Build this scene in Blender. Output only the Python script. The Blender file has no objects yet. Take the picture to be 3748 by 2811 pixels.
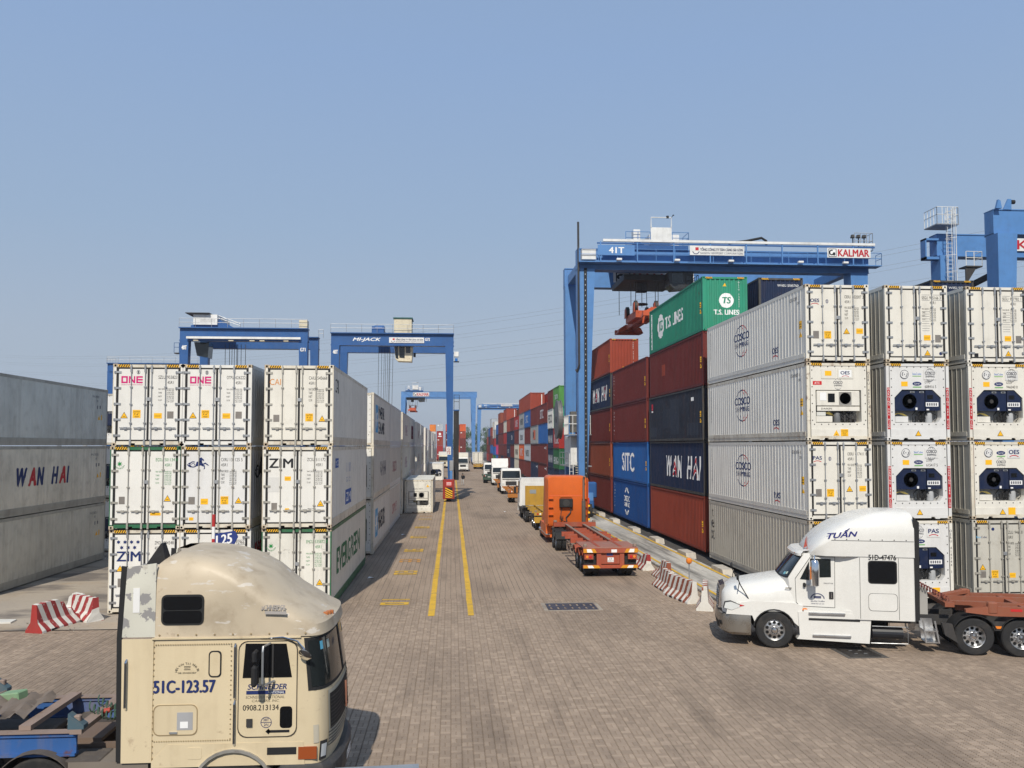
# Container yard: two walls of stacked containers along a paved lane, gantry cranes, trucks.
import bpy, bmesh, math, random
import numpy as np
from mathutils import Vector, Matrix
R = math.radians
rnd = random.Random(7)
scene = bpy.context.scene
COL = scene.collection

# ---------------------------------------------------------------- camera, sky, sun, exposure
CAM_Z = 5.88
cam_data = bpy.data.cameras.new('camera')
cam = bpy.data.objects.new('camera', cam_data)
COL.objects.link(cam)
cam.location = (0, 0, CAM_Z)
cam.rotation_euler = (R(90 + 2.77), 0, R(-4.045))
cam_data.sensor_width = 36.0
cam_data.lens = 29.88
cam_data.shift_y = 0.0199
cam_data.clip_start = 0.1
cam_data.clip_end = 6000
scene.camera = cam

SUN_EL, SUN_DX = 44.0, 0.145
world = bpy.data.worlds.new('World')
scene.world = world
world.use_nodes = True
wn = world.node_tree.nodes
wl = world.node_tree.links
sky = wn.new('ShaderNodeTexSky')
sky.sky_type = 'NISHITA'
sky.sun_disc = False
sky.sun_elevation = R(SUN_EL)
sky.sun_rotation = R(180 + math.degrees(math.atan(SUN_DX)))
sky.altitude = 0
sky.air_density = 1.0
sky.dust_density = 0.5
sky.ozone_density = 3.0
bg = wn['Background']
bg.inputs[1].default_value = 0.10
# hazy air: the clear sky is veiled by an even pale layer, densest at the horizon all the way round
_g = wn.new('ShaderNodeNewGeometry'); _s = wn.new('ShaderNodeSeparateXYZ'); wl.new(_g.outputs['Incoming'], _s.inputs[0])
_e = wn.new('ShaderNodeMath'); _e.operation = 'MULTIPLY'; _e.inputs[1].default_value = -1.0; wl.new(_s.outputs[2], _e.inputs[0])
_r = wn.new('ShaderNodeValToRGB'); wl.new(_e.outputs[0], _r.inputs[0])
_st = ((0.0, (4.15, 4.78, 5.70)), (0.12, (4.00, 4.76, 5.86)), (0.24, (3.45, 4.62, 6.30)), (0.42, (3.10, 4.45, 6.85)), (1.0, (3.0, 4.15, 5.9)))
while len(_r.color_ramp.elements) < len(_st): _r.color_ramp.elements.new(0.5)
for _k, (_p, _c) in zip(_r.color_ramp.elements, _st): _k.position = _p; _k.color = (_c[0]/8, _c[1]/8, _c[2]/8, 1)
_v = wn.new('ShaderNodeVectorMath'); _v.operation = 'SCALE'; _v.inputs['Scale'].default_value = 8.0; wl.new(_r.outputs[0], _v.inputs[0])
_f = wn.new('ShaderNodeMapRange'); _f.inputs[1].default_value = 0.0; _f.inputs[2].default_value = 0.9; _f.inputs[3].default_value = 0.94; _f.inputs[4].default_value = 0.70; wl.new(_e.outputs[0], _f.inputs[0])
_x = wn.new('ShaderNodeMix'); _x.data_type = 'RGBA'; wl.new(_f.outputs[0], _x.inputs[0]); wl.new(sky.outputs[0], _x.inputs[6]); wl.new(_v.outputs[0], _x.inputs[7])
wl.new(_x.outputs[2], bg.inputs[0])

sd = bpy.data.lights.new('sun', 'SUN')
sd.energy = 4.3
sd.angle = R(0.6)
sd.color = (1.0, 0.93, 0.81)
sun = bpy.data.objects.new('sun', sd)
COL.objects.link(sun)
_c = math.cos(R(SUN_EL))
sun.rotation_euler = Vector((SUN_DX * _c, _c, -math.sin(R(SUN_EL)))).to_track_quat('-Z', 'Y').to_euler()
sun.location = (-20, -60, 80)

scene.view_settings.view_transform = 'Standard'
scene.view_settings.look = 'None'
scene.view_settings.exposure = 0.0
scene.view_settings.gamma = 1.0
scene.view_settings.use_curve_mapping = False
scene.render.engine = 'CYCLES'
scene.cycles.use_denoising = True
scene.cycles.max_bounces = 6
scene.cycles.diffuse_bounces = 3
scene.cycles.transparent_max_bounces = 8

# ---------------------------------------------------------------- mesh helpers
class MB:
    """Collects shapes, builds ONE mesh object."""
    def __init__(s):
        s.v = []; s.f = []
    def add(s, vs, fs):
        n = len(s.v); s.v += [tuple(p) for p in vs]; s.f += [tuple(i + n for i in q) for q in fs]; return s
    def box(s, x0, y0, z0, x1, y1, z1):
        return s.add([(x0,y0,z0),(x1,y0,z0),(x1,y1,z0),(x0,y1,z0),(x0,y0,z1),(x1,y0,z1),(x1,y1,z1),(x0,y1,z1)],
                     [(0,3,2,1),(4,5,6,7),(0,1,5,4),(1,2,6,5),(2,3,7,6),(3,0,4,7)])
    def cbox(s, x0, y0, z0, x1, y1, z1, b=0.02):
        P = []; X = (x0, x1); Y = (y0, y1); Z = (z0, z1)
        idx = {}
        for i in (0,1):
            for j in (0,1):
                for k in (0,1):
                    sx, sy, sz = (b if i == 0 else -b), (b if j == 0 else -b), (b if k == 0 else -b)
                    idx[i,j,k,'x'] = len(P); P.append((X[i], Y[j]+sy, Z[k]+sz))
                    idx[i,j,k,'y'] = len(P); P.append((X[i]+sx, Y[j], Z[k]+sz))
                    idx[i,j,k,'z'] = len(P); P.append((X[i]+sx, Y[j]+sy, Z[k]))
        F = []
        g = lambda i,j,k,a: idx[i,j,k,a]
        for i in (0,1): F.append((g(i,0,0,'x'),g(i,1,0,'x'),g(i,1,1,'x'),g(i,0,1,'x')))
        for j in (0,1): F.append((g(0,j,0,'y'),g(1,j,0,'y'),g(1,j,1,'y'),g(0,j,1,'y')))
        for k in (0,1): F.append((g(0,0,k,'z'),g(1,0,k,'z'),g(1,1,k,'z'),g(0,1,k,'z')))
        for i in (0,1):
            for j in (0,1): F.append((g(i,j,0,'x'),g(i,j,1,'x'),g(i,j,1,'y'),g(i,j,0,'y')))
        for i in (0,1):
            for k in (0,1): F.append((g(i,0,k,'x'),g(i,1,k,'x'),g(i,1,k,'z'),g(i,0,k,'z')))
        for j in (0,1):
            for k in (0,1): F.append((g(0,j,k,'y'),g(1,j,k,'y'),g(1,j,k,'z'),g(0,j,k,'z')))
        for i in (0,1):
            for j in (0,1):
                for k in (0,1): F.append((g(i,j,k,'x'),g(i,j,k,'y'),g(i,j,k,'z')))
        return s.add(P, F)
    def cyl(s, p0, p1, r0, r1=None, n=12, caps=True):
        r1 = r0 if r1 is None else r1
        p0 = Vector(p0); p1 = Vector(p1); d = (p1-p0).normalized()
        a = d.orthogonal().normalized(); b = d.cross(a)
        vs = []; fs = []
        for p, r in ((p0, r0), (p1, r1)):
            for i in range(n):
                t = 2*math.pi*i/n
                vs.append(p + (a*math.cos(t) + b*math.sin(t))*r)
        for i in range(n):
            j = (i+1) % n; fs.append((i, j, n+j, n+i))
        if caps: fs += [tuple(range(n-1,-1,-1)), tuple(range(n, 2*n))]
        return s.add(vs, fs)
    def tube(s, pts, r, n=6, closed=False):
        pts = [Vector(p) for p in pts]; m = len(pts)
        vs = []; fs = []; prev = None
        for i, p in enumerate(pts):
            if closed: d = (pts[(i+1) % m] - pts[i-1])
            else: d = pts[min(i+1, m-1)] - pts[max(i-1, 0)]
            d = d.normalized()
            a = d.orthogonal().normalized() if prev is None else (prev - d*prev.dot(d))
            if a.length < 1e-5: a = d.orthogonal()
            a = a.normalized(); prev = a; b = d.cross(a)
            for k in range(n):
                t = 2*math.pi*k/n; vs.append(p + (a*math.cos(t) + b*math.sin(t))*r)
        for i in range(m if closed else m-1):
            o = i*n; q = ((i+1) % m)*n
            for k in range(n):
                l = (k+1) % n; fs.append((o+k, o+l, q+l, q+k))
        if not closed: fs += [tuple(range(n-1,-1,-1)), tuple(range((m-1)*n, m*n))]
        return s.add(vs, fs)
    def prism(s, poly, axis, a0, a1):
        n = len(poly)
        f = {'x': lambda p, a: (a, p[0], p[1]), 'y': lambda p, a: (p[0], a, p[1]), 'z': lambda p, a: (p[0], p[1], a)}[axis]
        vs = [f(p, a0) for p in poly] + [f(p, a1) for p in poly]
        fs = [(i, (i+1) % n, n+(i+1) % n, n+i) for i in range(n)] + [tuple(range(n-1,-1,-1)), tuple(range(n, 2*n))]
        return s.add(vs, fs)
    def loft(s, rings, cap0=True, cap1=True, closed=True):
        n = len(rings[0]); vs = [p for r in rings for p in r]; fs = []
        for i in range(len(rings)-1):
            for k in range(n if closed else n-1):
                l = (k+1) % n; fs.append((i*n+k, i*n+l, (i+1)*n+l, (i+1)*n+k))
        if cap0: fs.append(tuple(range(n-1,-1,-1)))
        if cap1: fs.append(tuple(range((len(rings)-1)*n, len(rings)*n)))
        return s.add(vs, fs)
    def lathe(s, prof, c, axis='x', n=24, caps=True):
        c = Vector(c); ax = {'x': Vector((1,0,0)), 'y': Vector((0,1,0)), 'z': Vector((0,0,1))}[axis]
        a = {'x': Vector((0,1,0)), 'y': Vector((0,0,1)), 'z': Vector((1,0,0))}[axis]; b = ax.cross(a)
        rings = []
        for r, h in prof:
            rings.append([c + ax*h + (a*math.cos(2*math.pi*i/n) + b*math.sin(2*math.pi*i/n))*r for i in range(n)])
        return s.loft(rings, cap0=caps and prof[0][0] > 1e-4, cap1=caps and prof[-1][0] > 1e-4)
    def beam(s, p0, p1, w, h, up=(0,0,1)):
        p0 = Vector(p0); p1 = Vector(p1); d = (p1-p0).normalized(); up = Vector(up)
        if abs(d.dot(up)) > 0.98: up = Vector((0,1,0))
        a = d.cross(up).normalized()*(w/2); b = a.cross(d).normalized()*(h/2)
        vs = [p + i*a + j*b for p in (p0, p1) for i, j in ((-1,-1),(1,-1),(1,1),(-1,1))]
        return s.add(vs, [(0,1,5,4),(1,2,6,5),(2,3,7,6),(3,0,4,7),(3,2,1,0),(4,5,6,7)])
    def face(s, pts):
        return s.add(pts, [tuple(range(len(pts)))])
    def move(s, m):
        s.v = [tuple(m @ Vector(p)) for p in s.v]; return s
    def mesh(s, name, smooth=False, recalc=True):
        me = bpy.data.meshes.new(name)
        me.from_pydata(s.v, [], s.f)
        if recalc and s.f:
            bm = bmesh.new(); bm.from_mesh(me)
            bmesh.ops.recalc_face_normals(bm, faces=bm.faces)
            bm.to_mesh(me); bm.free()
        if smooth:
            me.shade_smooth(); me.set_sharp_from_angle(angle=R(smooth if smooth is not True else 35))
        me.update(); return me
    def build(s, name, mat, parent=None, smooth=False, **kw):
        return put(name, s.mesh(name, smooth), mat, parent, **kw)

def put(name, me, mat, parent=None, loc=None, rotz=None, label=None):
    o = bpy.data.objects.new(name, me)
    COL.objects.link(o)
    if not me.materials: me.materials.append(None)
    o.material_slots[0].link = 'OBJECT'
    o.material_slots[0].material = mat
    if parent is not None: o.parent = parent
    if loc is not None: o.location = loc
    if rotz is not None: o.rotation_euler[2] = rotz
    if label: o['label'] = label
    return o
def tag(o, label, cat, group=None):
    o['label'] = label; o['category'] = cat
    if group: o['group'] = group
    return o
def thing(name, label, cat, loc=(0,0,0), rotz=0.0, group=None):
    o = bpy.data.objects.new(name, None); COL.objects.link(o)
    o.empty_display_size = 0.3
    o.location = loc; o.rotation_euler = (0, 0, rotz)
    return tag(o, label, cat, group)
def struct(o):
    o['kind'] = 'structure'; return o
def copy_tree(o, parent=None):
    c = o.copy(); COL.objects.link(c); c.parent = parent
    for ch in list(o.children): copy_tree(ch, c)
    return c

# ---------------------------------------------------------------- materials
def lin(c):
    return tuple(((x/255)/12.92 if x/255 <= 0.04045 else ((x/255+0.055)/1.055)**2.4) for x in c)
_mats = {}
def paint(name, col, rough=0.5, dirt=0.25, rust=0.0, metal=0.0, var=0.10, dcol=(0.16,0.13,0.10), streak=True, spec=0.4, bump=0.0, chips=0.0, chipcol=(0.22,0.22,0.23), chipt=0.63, chips_scale=3.2, chipmap=None):
    """Paint with weathering: big tonal blotches, vertical dirt streaks, rust spots."""
    if name in _mats: return _mats[name]
    m = bpy.data.materials.new(name); m.use_nodes = True; _mats[name] = m
    nt = m.node_tree; N = nt.nodes; L = nt.links
    b = N['Principled BSDF']
    b.inputs['Roughness'].default_value = rough
    b.inputs['Metallic'].default_value = metal
    b.inputs['Specular IOR Level'].default_value = spec
    tc = N.new('ShaderNodeTexCoord'); oi = N.new('ShaderNodeObjectInfo')
    ad = N.new('ShaderNodeVectorMath'); ad.operation = 'ADD'
    mu = N.new('ShaderNodeMath'); mu.operation = 'MULTIPLY'; mu.inputs[1].default_value = 57.0
    L.new(oi.outputs['Random'], mu.inputs[0]); L.new(tc.outputs['Object'], ad.inputs[0]); L.new(mu.outputs[0], ad.inputs[1])
    def noise(scale, detail=4, rough_=0.6, mapscale=None):
        n = N.new('ShaderNodeTexNoise'); n.inputs['Scale'].default_value = scale
        n.inputs['Detail'].default_value = detail; n.inputs['Roughness'].default_value = rough_
        if mapscale:
            mp = N.new('ShaderNodeMapping'); mp.inputs['Scale'].default_value = mapscale
            L.new(ad.outputs[0], mp.inputs[0]); L.new(mp.outputs[0], n.inputs[0])
        else: L.new(ad.outputs[0], n.inputs[0])
        return n.outputs[0]
    def ramp(sock, lo, hi, amt):
        r = N.new('ShaderNodeMapRange'); r.inputs[1].default_value = lo; r.inputs[2].default_value = hi
        r.inputs[3].default_value = 0.0; r.inputs[4].default_value = amt
        L.new(sock, r.inputs[0]); return r.outputs[0]
    def mix(a, bcol, fac):
        x = N.new('ShaderNodeMix'); x.data_type = 'RGBA'
        L.new(fac, x.inputs[0])
        if isinstance(a, tuple): x.inputs[6].default_value = (*a, 1)
        else: L.new(a, x.inputs[6])
        x.inputs[7].default_value = (*bcol, 1); return x.outputs[2]
    cur = tuple(col)
    if var > 0:
        dk = tuple(c*(1-2.2*var) for c in col)
        cur = mix(cur, dk, ramp(noise(0.55, 3), 0.40, 0.75, 1.0))
    if dirt > 0:
        if streak: cur = mix(cur, dcol, ramp(noise(1.0, 5, 0.65, (2.6, 2.6, 0.22)), 0.50, 0.80, dirt))
        cur = mix(cur, dcol, ramp(noise(2.2, 6, 0.7), 0.52, 0.85, dirt))
    if chips > 0:
        cur = mix(cur, chipcol, ramp(noise(chips_scale, 7, 0.62, chipmap), chipt, chipt+0.015, chips))
    if rust > 0:
        cur = mix(cur, (0.13, 0.045, 0.018), ramp(noise(3.1, 6, 0.72), 0.63-0.12*rust, 0.74-0.10*rust, min(1, 0.5+rust)))
    if isinstance(cur, tuple): b.inputs['Base Color'].default_value = (*cur, 1)
    else: L.new(cur, b.inputs['Base Color'])
    L.new(ramp(noise(4.0, 4), 0.3, 0.8, 0.25), N.new('ShaderNodeMath').inputs[0])
    rm = [n for n in N if n.type == 'MATH'][-1]; rm.operation = 'ADD'; rm.inputs[1].default_value = rough - 0.08
    L.new(rm.outputs[0], b.inputs['Roughness'])
    if bump > 0:
        bp = N.new('ShaderNodeBump'); bp.inputs['Strength'].default_value = bump; bp.inputs['Distance'].default_value = 0.02
        L.new(noise(6.0, 5), bp.inputs['Height']); L.new(bp.outputs[0], b.inputs['Normal'])
    return m
def plain(name, col, rough=0.5, metal=0.0, spec=0.4, trans=0.0, emis=0.0):
    if name in _mats: return _mats[name]
    m = bpy.data.materials.new(name); m.use_nodes = True; _mats[name] = m
    b = m.node_tree.nodes['Principled BSDF']
    b.inputs['Base Color'].default_value = (*col, 1); b.inputs['Roughness'].default_value = rough
    b.inputs['Metallic'].default_value = metal; b.inputs['Specular IOR Level'].default_value = spec
    if trans: b.inputs['Transmission Weight'].default_value = trans
    if emis: b.inputs['Emission Color'].default_value = (*col, 1); b.inputs['Emission Strength'].default_value = emis
    return m
def ink(c, name=None):
    """flat print colour given in sRGB"""
    return plain(name or 'ink_%d_%d_%d' % tuple(c), lin(c), 0.55)

BLACK = plain('black_rubber', (0.015, 0.015, 0.016), 0.75)
DARK = paint('dark_steel', (0.035, 0.034, 0.035), 0.6, dirt=0.5, dcol=(0.11,0.09,0.07))
STEEL = paint('galvanised_steel', (0.42, 0.43, 0.44), 0.42, metal=0.6, dirt=0.35)
CHROME = plain('chrome', (0.75, 0.75, 0.76), 0.12, metal=1.0)
ALU = paint('aluminium', (0.6, 0.6, 0.6), 0.32, metal=0.9, dirt=0.2)
TYRE = paint('tyre_rubber', (0.022, 0.022, 0.023), 0.85, dirt=0.55, dcol=(0.10,0.085,0.07), streak=False)
GLASS = plain('dark_glass', (0.012, 0.016, 0.017), 0.06, spec=0.6)
BLACKGLASS = plain('black_tinted_glass', (0.006, 0.006, 0.007), 0.25, spec=0.3)
YEL = ink((240, 182, 30), 'sticker_yellow')
BLK = ink((28, 28, 32), 'ink_black')
GRYI = ink((88, 90, 98), 'ink_grey')
WHT = plain('ink_white', (0.8, 0.8, 0.79), 0.5)
AMBER = plain('amber_lens', (0.75, 0.22, 0.03), 0.25)
REDL = plain('red_lens', (0.5, 0.02, 0.02), 0.25)

# ---------------------------------------------------------------- flat print (lettering, stickers)
_txt = {}
def text2d(s, bold=0.0, shear=0.0, spacing=1.0):
    k = (s, bold, shear, spacing)
    if k not in _txt:
        c = bpy.data.curves.new('t', 'FONT'); c.body = s; c.resolution_u = 3
        c.offset = bold; c.shear = shear; c.space_character = spacing
        o = bpy.data.objects.new('t', c)
        m = bpy.data.meshes.new_from_object(o)
        P = np.array([(v.co.x, v.co.y) for v in m.vertices]) if len(m.vertices) else np.zeros((1, 2))
        F = [tuple(p.vertices) for p in m.polygons]
        bpy.data.objects.remove(o); bpy.data.curves.remove(c); bpy.data.meshes.remove(m)
        _txt[k] = (P, F)
    return _txt[k]
class Ink:
    """2D print laid out in metres (u right, v up)."""
    def __init__(s): s.p = []; s.f = []
    def add(s, P, F):
        n = len(s.p); s.p += [tuple(q) for q in P]; s.f += [tuple(i+n for i in q) for q in F]; return s
    def text(s, t, u, v, h, w=None, bold=0.0, shear=0.0, spacing=1.0, align='l', rot=0):
        """u,v lower left (or centre) of the block, h = letter height, w = fitted width"""
        P, F = text2d(t, 0.0, shear, spacing)
        lo = P.min(0); hi = P.max(0); P = (P-lo)
        sy = h/max(hi[1]-lo[1], 1e-6); sx = sy if w is None else w/max(hi[0]-lo[0], 1e-6)
        P = P*np.array([sx, sy]); ww = (hi[0]-lo[0])*sx
        if align == 'c': P = P - np.array([ww/2, 0])
        if rot:
            c, q = math.cos(rot), math.sin(rot); P = P @ np.array([[c, q], [-q, c]])
        if bold:
            d = 2.0*bold*h
            for q, (du, dv) in enumerate(((-d, 0), (d, 0), (0, d*0.5), (0, -d*0.5))):
                s.add([(x+u+du, y+v+dv, 0.0006*(q+1)) for x, y in P], F)
        return s.add(P + np.array([u, v]), F)
    def vtext(s, t, u, v, h, step):
        for i, ch in enumerate(t):
            if ch != ' ': s.text(ch, u, v - i*step, h, align='c')
        return s
    def rect(s, u0, v0, u1, v1): return s.add([(u0,v0),(u1,v0),(u1,v1),(u0,v1)], [(0,1,2,3)])
    def poly(s, P): return s.add(P, [tuple(range(len(P)))])
    def tri(s, u, v, w): return s.poly([(u-w/2, v), (u+w/2, v), (u, v+w*0.87)])
    def disc(s, u, v, r, ry=None, n=24):
        ry = ry or r; return s.poly([(u+r*math.cos(2*math.pi*i/n), v+ry*math.sin(2*math.pi*i/n)) for i in range(n)])
    def arc(s, u, v, rx, ry, a0, a1, t, n=16):
        for i in range(n):
            A = R(a0+(a1-a0)*i/n); B = R(a0+(a1-a0)*(i+1)/n)
            s.poly([(u+(rx-t)*math.cos(A), v+(ry-t)*math.sin(A)), (u+rx*math.cos(A), v+ry*math.sin(A)),
                    (u+rx*math.cos(B), v+ry*math.sin(B)), (u+(rx-t)*math.cos(B), v+(ry-t)*math.sin(B))])
        return s
    def star(s, u, v, r, k=6, q=0.55, rot=90):
        return s.poly([(u+(r if i % 2 == 0 else r*q)*math.cos(R(rot+180*i/k)), v+(r if i % 2 == 0 else r*q)*math.sin(R(rot+180*i/k))) for i in range(2*k)])
    def curve_text(s, t, u, v, r, h, a0, a1):
        for i, ch in enumerate(t):
            if ch == ' ': continue
            A = a0+(a1-a0)*i/max(1, len(t)-1)
            s.text(ch, u+r*math.cos(R(A)), v+r*math.sin(R(A)), h, align='c', rot=R(A-90))
        return s
    def place(s, name, mat, parent, fn, drape=None, lift=0.004, label=None):
        """fn(u, v, w) -> local xyz; drape = [(u, w)...] wall relief the print follows"""
        if not s.f: return None
        me = bpy.data.meshes.new(name)
        if drape is None:
            me.from_pydata([fn(q[0], q[1], lift+(q[2] if len(q) > 2 else 0)) for q in s.p], [], s.f)
        else:
            bm = bmesh.new()
            vs = [bm.verts.new((q[0], q[1], q[2] if len(q) > 2 else 0)) for q in s.p]
            for f in s.f:
                try: bm.faces.new([vs[i] for i in f])
                except ValueError: pass
            us = [p[0] for p in s.p]; lo, hi = min(us), max(us)
            for bu, _ in drape:
                if lo < bu < hi:
                    bmesh.ops.bisect_plane(bm, geom=bm.verts[:]+bm.edges[:]+bm.faces[:], plane_co=(bu, 0, 0), plane_no=(1, 0, 0))
            U = [d[0] for d in drape]; Wd = [d[1] for d in drape]
            for q in bm.verts:
                q.co = Vector(fn(q.co.x, q.co.y, float(np.interp(q.co.x, U, Wd)) + lift + q.co.z))
            bm.to_mesh(me); bm.free()
        return put(name, me, mat, parent, label=label)
# ================================================================ the setting
def ground_mat(name, base, alt, stain, kind='plain', bumpy=0.3):
    m = bpy.data.materials.new(name); m.use_nodes = True
    N = m.node_tree.nodes; L = m.node_tree.links; b = N['Principled BSDF']
    b.inputs['Roughness'].default_value = 0.9; b.inputs['Specular IOR Level'].default_value = 0.25
    tc = N.new('ShaderNodeNewGeometry')
    def noise(scale, detail=5, ms=None, r=0.6):
        n = N.new('ShaderNodeTexNoise'); n.inputs['Scale'].default_value = scale; n.inputs['Detail'].default_value = detail
        n.inputs['Roughness'].default_value = r
        mp = N.new('ShaderNodeMapping'); mp.inputs['Scale'].default_value = ms or (1,1,1)
        L.new(tc.outputs['Position'], mp.inputs[0]); L.new(mp.outputs[0], n.inputs[0]); return n.outputs[0]
    def rng(s, lo, hi, a=0.0, c=1.0):
        r = N.new('ShaderNodeMapRange'); r.inputs[1].default_value = lo; r.inputs[2].default_value = hi
        r.inputs[3].default_value = a; r.inputs[4].default_value = c; L.new(s, r.inputs[0]); return r.outputs[0]
    def mix(a, c, f):
        x = N.new('ShaderNodeMix'); x.data_type = 'RGBA'
        if isinstance(f, float): x.inputs[0].default_value = f
        else: L.new(f, x.inputs[0])
        for k, q in ((6, a), (7, c)):
            if isinstance(q, tuple): x.inputs[k].default_value = (*q, 1)
            else: L.new(q, x.inputs[k])
        return x.outputs[2]
    cur = mix(base, alt, rng(noise(0.35, 6), 0.35, 0.7))
    if kind == 'paver':
        oi = N.new('ShaderNodeObjectInfo'); su = N.new('ShaderNodeMath'); su.operation = 'ADD'
        L.new(tc.outputs['Random Per Island'], su.inputs[0]); L.new(oi.outputs['Random'], su.inputs[1])
        fr = N.new('ShaderNodeMath'); fr.operation = 'FRACT'; L.new(su.outputs[0], fr.inputs[0])
        cur = mix(cur, tuple(c*0.68 for c in base), rng(fr.outputs[0], 0.25, 1.0, 0.0, 0.5))
        cur = mix(cur, tuple(c*1.2 for c in alt), rng(fr.outputs[0], 0.22, 0.0, 0.0, 0.5))
        cur = mix(cur, tuple(c*0.55 for c in base), rng(noise(38, 3), 0.5, 0.8, 0.0, 0.5))
    if kind == 'lane':
        sp = N.new('ShaderNodeSeparateXYZ'); L.new(tc.outputs['Position'], sp.inputs[0])
        wob = N.new('ShaderNodeMath'); wob.operation = 'MULTIPLY_ADD'; wob.inputs[1].default_value = 0.05; wob.inputs[2].default_value = 0.0
        L.new(noise(1.5, 3), wob.inputs[0])
        xa = N.new('ShaderNodeMath'); xa.operation = 'ADD'; L.new(sp.outputs[0], xa.inputs[0]); L.new(wob.outputs[0], xa.inputs[1])
        def lines(sock, period, width, amt, vary):
            d = N.new('ShaderNodeMath'); d.operation = 'DIVIDE'; d.inputs[1].default_value = period; L.new(sock, d.inputs[0])
            f = N.new('ShaderNodeMath'); f.operation = 'PINGPONG'; f.inputs[1].default_value = 0.5; L.new(d.outputs[0], f.inputs[0])
            q = rng(f.outputs[0], width, width*0.4, 0.0, amt)
            mm = N.new('ShaderNodeMath'); mm.operation = 'MULTIPLY'; L.new(q, mm.inputs[0]); L.new(vary, mm.inputs[1]); return mm.outputs[0]
        vary = rng(noise(0.6, 4, (3, 0.25, 1)), 0.35, 0.62, 0.35, 1.0)
        cur = mix(cur, (0.035, 0.028, 0.022), lines(xa.outputs[0], 0.2175, 0.06, 0.85, vary))
        cur = mix(cur, (0.07, 0.055, 0.042), lines(sp.outputs[1], 0.10875, 0.10, 0.30, rng(noise(3.0, 4), 0.4, 0.6)))
        cur = mix(cur, tuple(c*0.6 for c in base), rng(noise(6, 4), 0.5, 0.75, 0.0, 0.5))
    if kind == 'concrete':
        cur = mix(cur, tuple(c*0.55 for c in stain), rng(noise(0.9, 6, (1.6, 0.10, 1)), 0.47, 0.66, 0.0, 0.85))
        cur = mix(cur, stain, rng(noise(3.5, 6), 0.5, 0.8, 0.0, 0.6))
    if kind == 'yard':
        cur = mix(cur, stain, rng(noise(0.22, 6, (1, 2.2, 1)), 0.48, 0.60, 0.0, 0.9))
        cur = mix(cur, (0.36, 0.27, 0.18), rng(noise(0.6, 6), 0.55, 0.75, 0.0, 0.7))
        cur = mix(cur, (0.07, 0.06, 0.055), rng(noise(5, 6), 0.58, 0.8, 0.0, 0.5))
    else:
        cur = mix(cur, stain, rng(noise(0.16, 5, (1.6, 0.5, 1)), 0.48, 0.70, 0.0, 0.65))
        cur = mix(cur, stain, rng(noise(0.7, 6, (2.2, 0.25, 1)), 0.54, 0.72, 0.0, 0.6))
        cur = mix(cur, (0.04, 0.035, 0.03), rng(noise(0.8, 5), 0.68, 0.78, 0.0, 0.5))
    L.new(cur, b.inputs['Base Color'])
    bp = N.new('ShaderNodeBump'); bp.inputs['Strength'].default_value = bumpy; bp.inputs['Distance'].default_value = 0.01
    L.new(noise(45, 4), bp.inputs['Height']); L.new(bp.outputs[0], b.inputs['Normal'])
    return m
PB = (0.312, 0.240, 0.182); PA = (0.362, 0.280, 0.213); PS = (0.145, 0.112, 0.087)
M_PAVER = ground_mat('paving_block', PB, PA, PS, 'paver')
M_LANE = ground_mat('lane_paving', PB, PA, PS, 'lane')
M_BED = plain('joint_sand', (0.035, 0.028, 0.022), 0.95)
M_CONC = ground_mat('runway_concrete', (0.46, 0.44, 0.40), (0.54, 0.51, 0.46), (0.16, 0.15, 0.14), 'concrete')
M_YARD = ground_mat('yard_ground', (0.33, 0.285, 0.235), (0.40, 0.34, 0.27), (0.15, 0.13, 0.115), 'yard')
M_ASPH = ground_mat('asphalt', (0.075, 0.07, 0.065), (0.11, 0.10, 0.09), (0.05, 0.047, 0.043), 'plain')

def sheet(name, x0, y0, x1, y1, z, mat, nx=1):
    m = MB(); m.face([(x0,y0,z),(x1,y0,z),(x1,y1,z),(x0,y1,z)])
    return struct(m.build(name, mat))
sheet('ground', -1400, -60, 1400, 2400, -0.06, M_ASPH)
NEAR_END = 33.06
pave = sheet('pavement', -24, 6, 32, NEAR_END, -0.016, M_BED)
lane = sheet('lane_pavement', -46, NEAR_END, 9.98, 430, 0.0, M_LANE)
sheet('yard_ground', -80, 28.35, -9.2, 60, 0.008, M_YARD)
sheet('stack_ground', 12.36, 29.5, 75, 430, 0.002, M_ASPH)

# --- interlocking blocks laid in a basket weave; the nearest 300 are parts of their own
MOD = 0.2175
def zz(k): return 0.0125 if k % 2 == 0 else -0.0125
def paver_template(x0, x1, k0, k1, gl, gr):
    """block between column lines x0..x1 spanning sixths k0..k1 of the module; zigzag along y, gaps gl/gr"""
    ys = [k*MOD/6-MOD/2 for k in range(k0, k1+1)]; gy = 0.0018
    yy = [ys[0]+gy] + ys[1:-1] + [ys[-1]-gy]
    rt = [(x1-gr+zz(k0+i), y) for i, y in enumerate(yy)]; lf = [(x0+gl+zz(k0+i), y) for i, y in enumerate(yy)]
    out = rt + lf[::-1]; cx = (x0+x1)/2; cy = sum(yy)/len(yy)
    top = [(x-math.copysign(0.003, x-cx), y-(0.0022 if y > cy+0.04 else -0.0022 if y < cy-0.04 else 0)) for x, y in out]
    n = len(out)
    v = [(x, y, -0.014) for x, y in out] + [(x, y, 0.0) for x, y in top]
    return np.array(v), [tuple(range(n, 2*n))] + [(i, (i+1) % n, n+(i+1) % n, n+i) for i in range(n)]
_h = MOD/2; GC, GM = 0.0085, 0.0050
TPL = [paver_template(-_h, 0, 0, 6, GC, GM), paver_template(0, _h, 0, 6, GM, GC), paver_template(-_h, _h, 0, 3, GC, GC), paver_template(-_h, _h, 3, 6, GC, GC)]
cells = []
ny0, ny1 = int(14.9/MOD), int(NEAR_END/MOD)
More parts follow.
